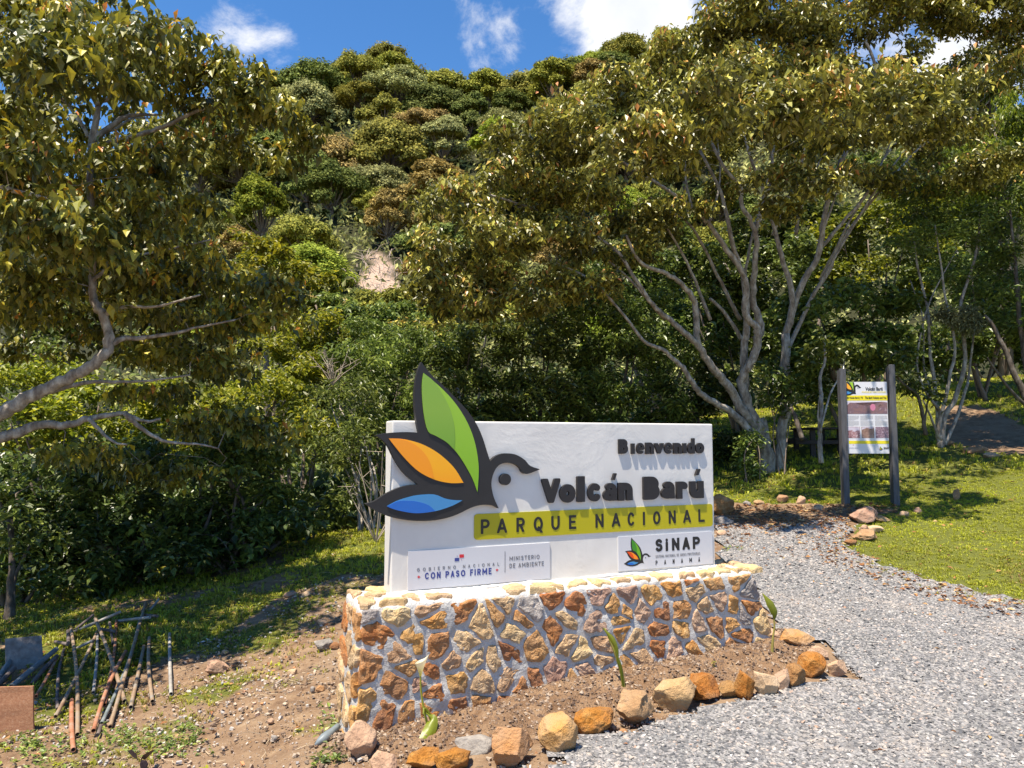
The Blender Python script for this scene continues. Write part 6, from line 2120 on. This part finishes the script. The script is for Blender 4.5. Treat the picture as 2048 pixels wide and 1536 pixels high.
for (a, b, r, m, lift, lab) in pipes:
    p = G(*Z6(*a), r) + (0, 0, r); q = G(*Z6(*b), r) + (0, 0, r + lift)
    if lift < .03: p = p + np.array([0, 0, lift])
    d = unit((q - p)[None])[0]
    L = np.linalg.norm(q - p)
    n = 9
    pts = np.array([p + (q - p) * k / (n - 1) for k in range(n)])
    pts += np.sin(np.linspace(0, math.pi, n))[:, None] * np.array([random.uniform(-.015, .015), 0, random.uniform(-.006, .006)]) * min(L, 2)
    gzz = H(pts[:, 0], pts[:, 1]) + r * .7
    pts[:, 2] = np.maximum(pts[:, 2], gzz)
    ac = Acc()
    add_tube(ac, pts, r, 10, False)
    add_tube(ac, pts[::-1][-2:] * 0 + np.array([pts[0], pts[0] + (pts[1] - pts[0]) * .3]), r * .82, 10, False)
    n0 = ac.n
    V0, _, _ = tube(pts, r, 10, False); V1, _, _ = tube(np.array([pts[0], pts[0] + (pts[1] - pts[0]) * .3]), r * .82, 10, False)
    ac.add(np.vstack([V0[:10], V1[:10]]), [(k, (k + 1) % 10, 10 + (k + 1) % 10, 10 + k) for k in range(10)])
    for pp, rr_ in ((pts[0] + (pts[1] - pts[0]) * .3, .82), (pts[-1], .97)):
        Vc, _, _ = tube(np.array([pp, pp + (pts[1] - pts[0]) * .01]), r * rr_, 10, False)
        ac.add(Vc[:10], [tuple([0, k, k + 1]) for k in range(1, 9)])
    solo('pole', ac.mesh('pole', True), PM[m], lab, 'pole', 'heap of old poles')


def board(name, quad, th, m, label, Yoff=0.0):
    """a thin sheet standing in the grass; its four corners in the photo, foot on the ground"""
    (tlx, tly), (trx, try_), (brx, bry), (blx, bly) = quad
    bl, br = G(blx, bly), G(brx, bry)
    tl, tr = P(tlx, tly, bl[1] + Yoff), P(trx, try_, br[1] + Yoff)
    nrm = unit(np.cross(br - bl, tl - bl)[None])[0] * th
    vs = [bl, br, tr, tl]
    G_ = 8
    V = []
    for s in (0, 1):
        for j in range(G_ + 1):
            for i in range(G_ + 1):
                u, v = i / G_, j / G_
                p = (bl * (1 - u) + br * u) * (1 - v) + (tl * (1 - u) + tr * u) * v
                w_ = .006 * noise.noise(Vector((u * 3, v * 3, th * 100)))
                V.append(p + nrm * (s - .5) + nrm / th * w_)
    Q = []
    m1 = G_ + 1
    for j in range(G_):
        for i in range(G_):
            a = j * m1 + i
            Q.append((a, a + 1, a + 1 + m1, a + m1)); o = m1 * m1
            Q.append((a + o, a + m1 + o, a + 1 + m1 + o, a + 1 + o))
    o = m1 * m1
    for i in range(G_):
        for s_, st, step in ((0, 0, 1), (1, G_ * m1, 1), (1, 0, m1), (0, G_, m1)):
            a = st + i * step; b = a + step
            Q.append((a, a + o, b + o, b) if s_ == 0 else (a, b, b + o, a + o))
    return solo(name, make_mesh(name, V, [np.array(Q)]), m, label, 'board', origin=tuple((bl + br) / 2))


m_ob, t = mat('orange pressed board')
pos = t.n('ShaderNodeTexCoord').outputs['Object']
c = t.ramp(t.noise(pos, 60, 5, .7), [(.3, (.27, .12, .065)), (.55, (.38, .19, .105)), (.75, (.46, .29, .19))])
dd = t.n('ShaderNodeVectorMath', operation='DISTANCE'); t.link(pos, dd.inputs[0]); dd.inputs[1].default_value = (-.06, 0, .17)
ring = t.math('MULTIPLY', t.maprange(dd.outputs['Value'], .022, .027), t.maprange(dd.outputs['Value'], .034, .028))
c = t.mix(t.math('MULTIPLY', ring, .4), c, (.25, .12, .07))
finish(t, c, .85, bump=t.noise(pos, 160, 4), bstr=.5, bdist=.004, spec=.2)
m_gb = stone_mat('weathered grey board', (.13, .105, .09), (.21, .18, .16), (.29, .26, .23), 16, .3, .005)
board('orange_board', [(-75, 1376), (66.5, 1372), (68.5, 1464), (-75, 1478)], .014, m_ob, 'orange brown pressed board standing on edge in the lower left corner')
board('grey_board', [(10, 1278), (83, 1271), (87, 1330), (11, 1345)], .012, m_gb, 'weathered grey board leaning in the grass behind the tubes', .12)

# scrap of blue-grey sheet by the plinth and a dark leafed weed
sc_ = Acc()
g = G(652, 1488)
pts = [G(630, 1494) + (0, 0, .01), G(655, 1482) + (0, 0, .03), G(676, 1470) + (0, 0, .05)]
add_tube(sc_, smoothpath(pts, 3), [.006, .02, .028, .026, .022, .02, .02], 7, True, .3)
solo('plastic_scrap', sc_.mesh('plastic_scrap', True), simple_mat('blue grey sheet', (.16, .19, .21), .5, .2, 20), 'crumpled blue grey plastic scrap at the left foot of the plinth', 'scrap')
ac = Acc(); g = G(282, 1545)
for a, dx, L in ((-.5, -.02, .085), (.45, .02, .085), (2.6, 0, .06)):
    V, Fc = place(lance(2, .95, .05, .1), np.array([g + (dx, 0, .07)]), np.array([[math.sin(a), -.2, math.cos(a) * .8]]), np.array([L]), np.array([0.]))
    ac.add(V, Fc, .5)
add_tube(ac, [g, g + (0, 0, .08)], .003, 4)
solo('dark_leaf_weed', ac, simple_mat('purple black leaf', (.03, .018, .02), .5, .1), 'small weed with two dark purple leaves at the bottom edge', 'plant')

# ---------------------------------------------------------------- plants in the bed
m_stem = simple_mat('yellow green stalk', (.30, .30, .03), .45, .2, 20)
m_lleaf = leaf_mat('calla leaf', [(0, (.10, .14, .01)), (1, (.25, .27, .02))], .4, .35, 1.4, geo=False)
m_spathe, t = mat('cream spathe')
pos = t.n('ShaderNodeTexCoord').outputs['Object']
sep = t.n('ShaderNodeSeparateXYZ'); t.link(pos, sep.inputs[0])
c = t.mix(t.maprange(sep.outputs['Z'], .27, .35), (.50, .50, .10), (.86, .80, .60))
finish(t, c, .5, transl=.3, tcol=(.8, .7, .4))
foot = GB(857, 1450)
Yl = foot[1]
k = Yl / F
lily = thing('calla_lily', 'calla lily with one cream flower and a drooping leaf before the plinth', 'flower', tuple(foot))
ac = Acc(); st = smoothpath([foot - (0, 0, .02), P(848, 1420, Yl), P(842, 1380, Yl - .01), P(841, 1350, Yl - .02)], 5)
add_tube(ac, st, np.linspace(.0075, .0045, len(st)), 8)
obj('stalk', ac.mesh('stalk', True), m_stem, lily)
# spathe: a funnel with a pulled-out tip
V = []; rows, seg = 8, 16
b0, b1 = P(841, 1352, Yl - .02), P(842, 1322, Yl - .02)
for j in range(rows):
    v = j / (rows - 1)
    r = .006 + .027 * v ** 1.3
    for i in range(seg):
        a = 2 * math.pi * i / seg
        tip = max(0, math.cos(a)) ** 4 * v ** 3
        c = b0 + (b1 - b0) * v
        V.append(c + np.array([r * math.cos(a) * (1 + .1 * tip) + (.008 * tip), r * math.sin(a), .012 * v * math.cos(a) + .026 * tip]))
Q = [(j * seg + i, j * seg + (i + 1) % seg, (j + 1) * seg + (i + 1) % seg, (j + 1) * seg + i) for j in range(rows - 1) for i in range(seg)]
obj('flower', make_mesh('flower', V, [np.array(Q)], smooth=True), m_spathe, lily)


def ribbon(path, widths, foldv, name, m, parent, bend=(0, 1, 0)):
    """folded leaf along a path"""
    path = smoothpath(path, 5); n = len(path)
    w_ = np.interp(np.linspace(0, 1, n), np.linspace(0, 1, len(widths)), widths)
    tan = unit(np.gradient(path, axis=0))
    V = []
    for i in range(n):
        side = np.cross(tan[i], np.array(bend)); side /= np.linalg.norm(side) + 1e-9
        up = np.cross(side, tan[i])
        wob_ = 1 + .2 * math.sin(i * 1.9)
        for s, f in ((-1, foldv * wob_), (-.5, foldv * .35), (0, 0), (.5, foldv * .35), (1, foldv)):
            V.append(path[i] + side * s * w_[i] + up * f * w_[i])
    Q = [(i * 5 + j, i * 5 + j + 1, (i + 1) * 5 + j + 1, (i + 1) * 5 + j) for i in range(n - 1) for j in range(4)]
    return obj(name, make_mesh(name, V, [np.array(Q)], np.linspace(.2, .9, len(V)), True), m, parent)


ribbon([P(850, 1425, Yl), P(858, 1432, Yl - .03), P(864, 1440, Yl - .06), P(858, 1465, Yl - .10), P(840, 1492, Yl - .15), P(822, 1512, Yl - .2)], [.003, .006, .030, .036, .022, .002], .5, 'leaf', m_lleaf, lily)
ribbon([foot, P(862, 1438, Yl), P(850, 1418, Yl - .01), P(846, 1428, Yl - .03)], [.006, .010, .008, .002], .6, 'leaf', m_lleaf, lily)
for nm, lab, b_, pth in (('furled_sprout', 'furled green leaf spike leaning left in front of the middle of the plinth', (1248, 1374), [(1243, 1345), (1232, 1310), (1222, 1285), (1210, 1256)]),
                         ('furled_sprout', 'thin sprout with one green leaf at the right end of the bed', (1544, 1304), [(1546, 1275), (1549, 1250), (1543, 1220), (1526, 1186)])):
    fb = GB(*b_)
    e = thing(nm, lab, 'plant', tuple(fb), 'sprouts in the flower bed')
    Yq = fb[1]
    right = 'right end' in lab
    pts = smoothpath([fb - (0, 0, .02)] + [P(a, c, Yq) for a, c in pth], 5)
    ac = Acc()
    add_tube(ac, pts, np.interp(np.linspace(0, 1, len(pts)), [0, .3, .75, 1], [.013, .012, .009, .002] if not right else [.011, .007, .005, .001]), 7)
    obj('stalk', ac.mesh('stalk', True), simple_mat('olive stalk', (.26, .22, .05), .5, .35, 30), e)
    if right:
        ribbon([P(1550, 1238, Yq - .01), P(1549, 1225, Yq - .02), P(1540, 1207, Yq - .02), P(1525, 1187, Yq)], [.004, .024, .024, .002], .4, 'leaf', m_lleaf, e)
    else:
        ribbon([P(1236, 1330, Yq - .012), P(1234, 1300, Yq - .018), P(1224, 1278, Yq - .015), P(1206, 1256, Yq)], [.003, .010, .016, .002], .5, 'leaf', m_lleaf, e)
        ribbon([P(1247, 1372, Yq - .014), P(1240, 1330, Yq - .018), P(1228, 1295, Yq - .018)], [.006, .010, .002], .5, 'leaf', m_lleaf, e)
fb = GB(1428, 1334)
ac = Acc()
rosettes(ac, L_MED, np.array([fb + (0, 0, .03)]), 7, (.02, .035), (-.9, .2), (.5, .95), .005)
add_tube(ac, [fb - (0, 0, .01), fb + (0, 0, .03)], .003, 5)
solo('seedling', ac, LIMELEAF, 'tiny light green seedling in the soil between the two furled sprouts', 'plant')

# ---------------------------------------------------------------- information board
PLf, PRf = G(1684, 1011), G(1783, 1014)
DB = 11.0
PLf = np.array([*P(1684, 1011, PLf[1])[:2], PLf[2]]); PRf = np.array([*P(1783, 1014, PLf[1] - .05)[:2], PLf[2]])
ub = unit((PRf - PLf)[None] * (1, 1, 0))[0]
# boards face slightly left of the camera
nb_ = np.array([ub[1], -ub[0], 0]); 
sc2 = PLf[1] / F
info = thing('information_board', 'white information board between two dark grey posts where the path meets the grass', 'information board', tuple((PLf + PRf) / 2))


def FB(u, n, z):
    return np.array([PLf[0], PLf[1], 0]) + ub * u + nb_ * n + Zv * z


def SB(px, py, n=0.0):
    d = ray(px, py); o = CAM - np.array([PLf[0], PLf[1], 0])
    k = (n - o.dot(nb_)) / d.dot(nb_)
    p = o + d * k
    return np.array([p.dot(ub), CAM[2] + d[2] * k])


m_post, t = mat('grey painted post')
pos = t.n('ShaderNodeTexCoord').outputs['Object']
mp = t.n('ShaderNodeMapping'); mp.inputs['Scale'].default_value = (1, 1, .08); t.link(pos, mp.inputs[0])
a = t.noise(mp.outputs[0], 60, 5, .6)
finish(t, t.ramp(a, [(.3, (.055, .054, .06)), (.7, (.11, .108, .115))]), .6, bump=a, bstr=.3, bdist=.004, spec=.4)
for k_, (px, ptop) in enumerate(((1684, 741), (1782, 735))):
    uc, zt_ = SB(px, ptop)
    z0_ = float(H(*FB(uc, 0, 0)[:2])[0]) - .25
    bm = bmesh.new(); bmesh.ops.create_cube(bm, size=1)
    for v in bm.verts:
        top_ = v.co.z > 0
        z_ = z0_ if not top_ else zt_ + (.045 if (v.co.y < 0) else 0) * (1 if k_ else .6)
        v.co = Vector(FB(uc + v.co.x * .088, v.co.y * -.13 - .03, z_))
    bmesh.ops.recalc_face_normals(bm, faces=bm.faces)
    bmesh.ops.bevel(bm, geom=bm.edges[:], offset=.006, segments=1, affect='EDGES')
    me = bpy.data.meshes.new('post'); bm.to_mesh(me); bm.free()
    obj('post', me, m_post, info)
Z5 = lambda x, y: (1580 + x / 4.266, 700 + y / 4.266)
uL = SB(1684, 800)[0] + .05; uR = SB(1782, 800)[0] - .05
zB = SB(*Z5(640, 883))[1]; zT = SB(*Z5(640, 272))[1]
m_bw = simple_mat('white board print', (.66, .65, .68), .35, .03, 5)
m_by = simple_mat('yellow print', (.75, .62, .01), .4, .05, 5)
bp = Acc()


def bplate(name, u0, u1, z0, z1, n0, n1, m, parent=info):
    me = box_mesh(name, (u0, n0, z0), (u1, n1, z1), xf=lambda c: FB(c[0], c[1], c[2]))
    return obj(name, me, m, parent)


brd = bplate('board', uL + .001, uR - .001, zB, zT, -.012, 0.0, m_bw)


def bz(x0, x1, y0, y1):
    """zoom box -> board coordinates, stretched so the board's edges fit"""
    fx = lambda x: uL + (x - 462) / (832 - 462) * (uR - uL)
    fy = lambda y: zB + (883 - y) / (883 - 272) * (zT - zB)
    return fx(x0), fx(x1), fy(y1), fy(y0)


def bflat(name, x0, x1, y0, y1, m, lay_=1):
    a, b, c, d = bz(x0, x1, y0, y1)
    return bplate(name, a, b, c, d, -.0005, .0010 + .0004 * lay_, m, brd)


def btext(s, x0, x1, y0, y1, m, bold=0.0, lay_=4):
    a, b, c, d = bz(x0, x1, y0, y1)
    return fit_text(s, a, b, c, d, .001 + .0004 * lay_, .0016 + .0004 * lay_, m, brd, 'lettering', bold, 1.0, FB)


def print_mat(name, cols, scale):
    m, t = mat(name)
    pos = t.n('ShaderNodeTexCoord').outputs['Object']
    c = t.ramp(t.noise(pos, scale, 5, .6, .8), [(.3 + .4 * i / (len(cols) - 1), c_) for i, c_ in enumerate(cols)])
    finish(t, c, .35, spec=.5)
    return m


pm_hill = print_mat('printed mauve hills', [(.10, .05, .05), (.24, .13, .12), (.16, .09, .11), (.38, .26, .27)], 14)
pm_sky = print_mat('printed pale sky', [(.50, .42, .50), (.62, .56, .64)], 8)
pm_crowd = print_mat('printed summit', [(.08, .04, .05), (.34, .16, .17), (.60, .48, .50)], 40)
pm_brown = print_mat('printed slope', [(.12, .06, .04), (.26, .15, .11), (.36, .24, .20)], 18)
pm_village = print_mat('printed village', [(.09, .05, .07), (.22, .13, .17), (.48, .38, .44)], 55)
m_pink = simple_mat('pink print', (.55, .18, .28), .4, .3, 90)
bflat('yellow_band', 468, 831, 388, 432, m_by)
bflat('yellow_band', 478, 831, 775, 801, m_by)
btext('Volcán Barú', 640, 792, 317, 347, m_ink, .03)
btext('PARQUE NACIONAL', 608, 822, 353, 367, m_by, .02)
btext('El Volcán Barú y Tú', 480, 615, 400, 421, m_ink, .03)
btext('The Barú Volcano and You', 634, 822, 398, 419, m_ink, .03)
bflat('picture', 470, 828, 441, 546, pm_sky)


def bpoly(name, pts, m, lay_):
    q = [bz(x, x, y, y) for x, y in pts]
    uz = [(a[0], a[2]) for a in q]
    bm = bmesh.new(); f = bm.faces.new([bm.verts.new(FB(a, .0012 + .0004 * lay_, b)) for a, b in uz])
    bmesh.ops.triangulate(bm, faces=[f])
    bmesh.ops.recalc_face_normals(bm, faces=bm.faces)
    me = bpy.data.meshes.new(name); bm.to_mesh(me); bm.free()
    obj(name, me, m, brd)


bpoly('printed_hill', [(470, 475), (500, 450), (540, 452), (600, 470), (640, 480), (680, 455), (720, 446), (790, 442), (828, 450), (828, 546), (470, 546)], pm_hill, 2)
bpoly('printed_flower', [(700 + 24 * math.cos(a), 490 + 30 * math.sin(a)) for a in np.linspace(0, 6.283, 14, endpoint=False)], m_pink, 3)
for x0, x1, m in ((470, 580, pm_crowd), (594, 705, pm_brown), (716, 830, pm_village)):
    bflat('picture', x0, x1, 657, 752, m)
bpoly('printed_sky', [(473, 660), (577, 660), (577, 690), (560, 686), (530, 700), (510, 682), (473, 690)], pm_sky, 3)
bpoly('printed_sky', [(597, 660), (702, 660), (702, 668), (670, 672), (640, 664), (597, 682)], pm_sky, 3)
m_txt = simple_mat('body text grey', (.30, .29, .31), .5, .05)
tb = Acc()
rg = np.random.default_rng(3)
for x0, x1 in ((472, 577), (587, 703), (715, 828)):
    for y in list(range(562, 600, 6)) + list(range(608, 650, 6)):
        xx = x0
        end = x1 - rg.uniform(0, 8) if y not in (592, 598, 644, 650) else x0 + (x1 - x0) * rg.uniform(.3, .8)
        while xx < end:
            wl = rg.uniform(4, 13)
            a, b, c, d = bz(xx, min(xx + wl, end), y, y + 2.4)
            tb.add([FB(a, .0024, c), FB(b, .0024, c), FB(b, .0024, d), FB(a, .0024, d)], [(0, 1, 2, 3)])
            xx += wl + 2.2
obj('body_text', tb.mesh('body_text'), m_txt, brd, kind='stuff')
# cropped emblem
box_b = bz(421, 605, 163, 390)


def clip(poly, a, b, c, d):
    def cut(poly, f, g):
        out = []
        for i in range(len(poly)):
            p, q = np.array(poly[i]), np.array(poly[(i + 1) % len(poly)])
            fp_, fq = f(p), f(q)
            if fp_ >= 0: out.append(tuple(p))
            if fp_ * fq < 0: out.append(tuple(p + (q - p) * fp_ / (fp_ - fq)))
        return out
    for f in (lambda p: p[0] - a, lambda p: b - p[0], lambda p: p[1] - c, lambda p: d - p[1]):
        poly = cut(poly, f, None)
        if len(poly) < 3: return []
    return poly


lims = (uL + .002, uR - .002, zB + .002, zT - .002)
for i, (nm, pts, sh, m) in enumerate(MINI):
    q = clip(mini(zz(pts, 1, 0, sharp=sh), 0, 0, m, None, box_b, nm), *lims)
    if len(q) >= 3:
        bm = bmesh.new(); f = bm.faces.new([bm.verts.new(FB(a, .0016 + .0004 * i, b)) for a, b in q])
        bmesh.ops.triangulate(bm, faces=[f]); bmesh.ops.recalc_face_normals(bm, faces=bm.faces)
        me = bpy.data.meshes.new(nm); bm.to_mesh(me); bm.free()
        obj(nm, me, m, brd)
bpoly('emblem_eye', [(575 + 4 * math.cos(a), 324 + 4 * math.sin(a)) for a in np.linspace(0, 6.283, 8, endpoint=False)], m_ink, 4)
for i, (nm, pts, sh, m) in enumerate(MINI[:2] + MINI[3:4] + MINI[5:6]):
    bb_ = bz(742, 778, 822, 858)
    q = mini(zz(pts, 1, 0, sharp=sh), 0, 0, m, None, bb_, nm)
    bm = bmesh.new(); f = bm.faces.new([bm.verts.new(FB(a, .0016 + .0004 * i, b)) for a, b in q])
    bmesh.ops.triangulate(bm, faces=[f]); bmesh.ops.recalc_face_normals(bm, faces=bm.faces)
    me = bpy.data.meshes.new(nm); bm.to_mesh(me); bm.free()
    obj(nm, me, m, brd)
btext('SiNAP', 782, 829, 828, 846, m_ink, .03)
btext('CON PASO FIRME', 480, 553, 833, 841, m_blueink, 0)
bflat('flag_field', 514, 521, 808, 813, m_redink, 2)

# ---------------------------------------------------------------- picnic table in the shade
g = G(1640, 905)
tbl = thing('picnic_table', 'dark wooden picnic table in the shade between the spreading tree and the information board', 'table', tuple(g))
m_dw = simple_mat('dark weathered wood', (.035, .026, .022), .8, .3, 14, .4, 80)
for i in range(4):
    obj('table_plank', box_mesh('table_plank', (g[0] - .33 + i * .165, g[1] - .5, g[2] + .46), (g[0] - .33 + i * .165 + .157, g[1] + .7, g[2] + .50), .004), m_dw, tbl)
for s in (-1, 1):
    obj('bench', box_mesh('bench', (g[0] + s * .56 - .12, g[1] - .5, g[2] + .25), (g[0] + s * .56 + .12, g[1] + .7, g[2] + .29), .004), m_dw, tbl)
    for yy in (-.35, .5):
        obj('leg', box_mesh('leg', (g[0] + s * .27 - .05, g[1] + yy, g[2] - .3), (g[0] + s * .27 + .05, g[1] + yy + .06, g[2] + .459), .004), m_dw, tbl)
for yy in (-.35, .5):
    obj('crossbar', box_mesh('crossbar', (g[0] - .64, g[1] + yy - .05, g[2] + .17), (g[0] + .64, g[1] + yy - .002, g[2] + .248), .004), m_dw, tbl)

# ---------------------------------------------------------------- chain link fence seen at the left under the leaves
def chain_fence(a, b, h, posts, label, r=.0022, pitch=.06):
    a, b = np.array(a), np.array(b)
    L = np.linalg.norm((b - a)[:2]); d = (b - a) / L
    e = thing('chain_link_fence', label, 'fence', tuple(a))
    m_w = simple_mat('galvanised wire', (.45, .45, .43), .5, .1, 10, metal=.6)
    ac = Acc()
    n = int(L / pitch)
    k = int(h / pitch)
    for i in range(-k, n + 1):
        for sg in (1, -1):
            p0, p1 = i * pitch, (i + k) * pitch
            t0, t1 = max(0, -p0) / (k * pitch), min(1, (L - p0) / (k * pitch))
            if t1 <= t0: continue
            q = []
            for tt_ in (t0, t1):
                s = p0 + (p1 - p0) * tt_
                zz_ = tt_ if sg == 1 else 1 - tt_
                q.append(a + d * s + Zv * (h * zz_ + .03))
            add_tube(ac, q, r, 3, False)
    obj('wire_mesh', ac, m_w, e, kind='stuff')
    for i in range(posts):
        p = a + (b - a) * i / (posts - 1)
        ac = Acc(); add_tube(ac, [p - (0, 0, .3), p + (0, 0, h + .08)], .022, 8)
        obj('post', ac.mesh('post', True), m_w, e)


a_, b_ = GF(-60, 11.6), GF(150, 11.9)
chain_fence(a_, b_, 1.1, 2, 'chain link fence glimpsed through the bushes at the far left')
a_, b_ = GF(1548, 20.5), GF(1690, 23.5)
chain_fence(a_, b_, 1.2, 3, 'chain link fence behind the sunlit grass left of the information board', .004, .10)
seen_m = {}
for o in SC.objects:
    if o.type == 'MESH' and o.data.name not in seen_m:
        seen_m[o.data.name] = (sum(len(p.vertices) - 2 for p in o.data.polygons) if len(o.data.polygons) < 3000 else len(o.data.loops) - 2 * len(o.data.polygons), o.name)
print('TRIS', sum(v[0] for v in seen_m.values()), sorted(seen_m.values())[-8:])
by = {}
for k_, (v_, n_) in seen_m.items():
    q = n_.split('.')[0]; by[q] = by.get(q, 0) + v_
print('TRISBY', sorted(((v, k) for k, v in by.items()), reverse=True)[:16])
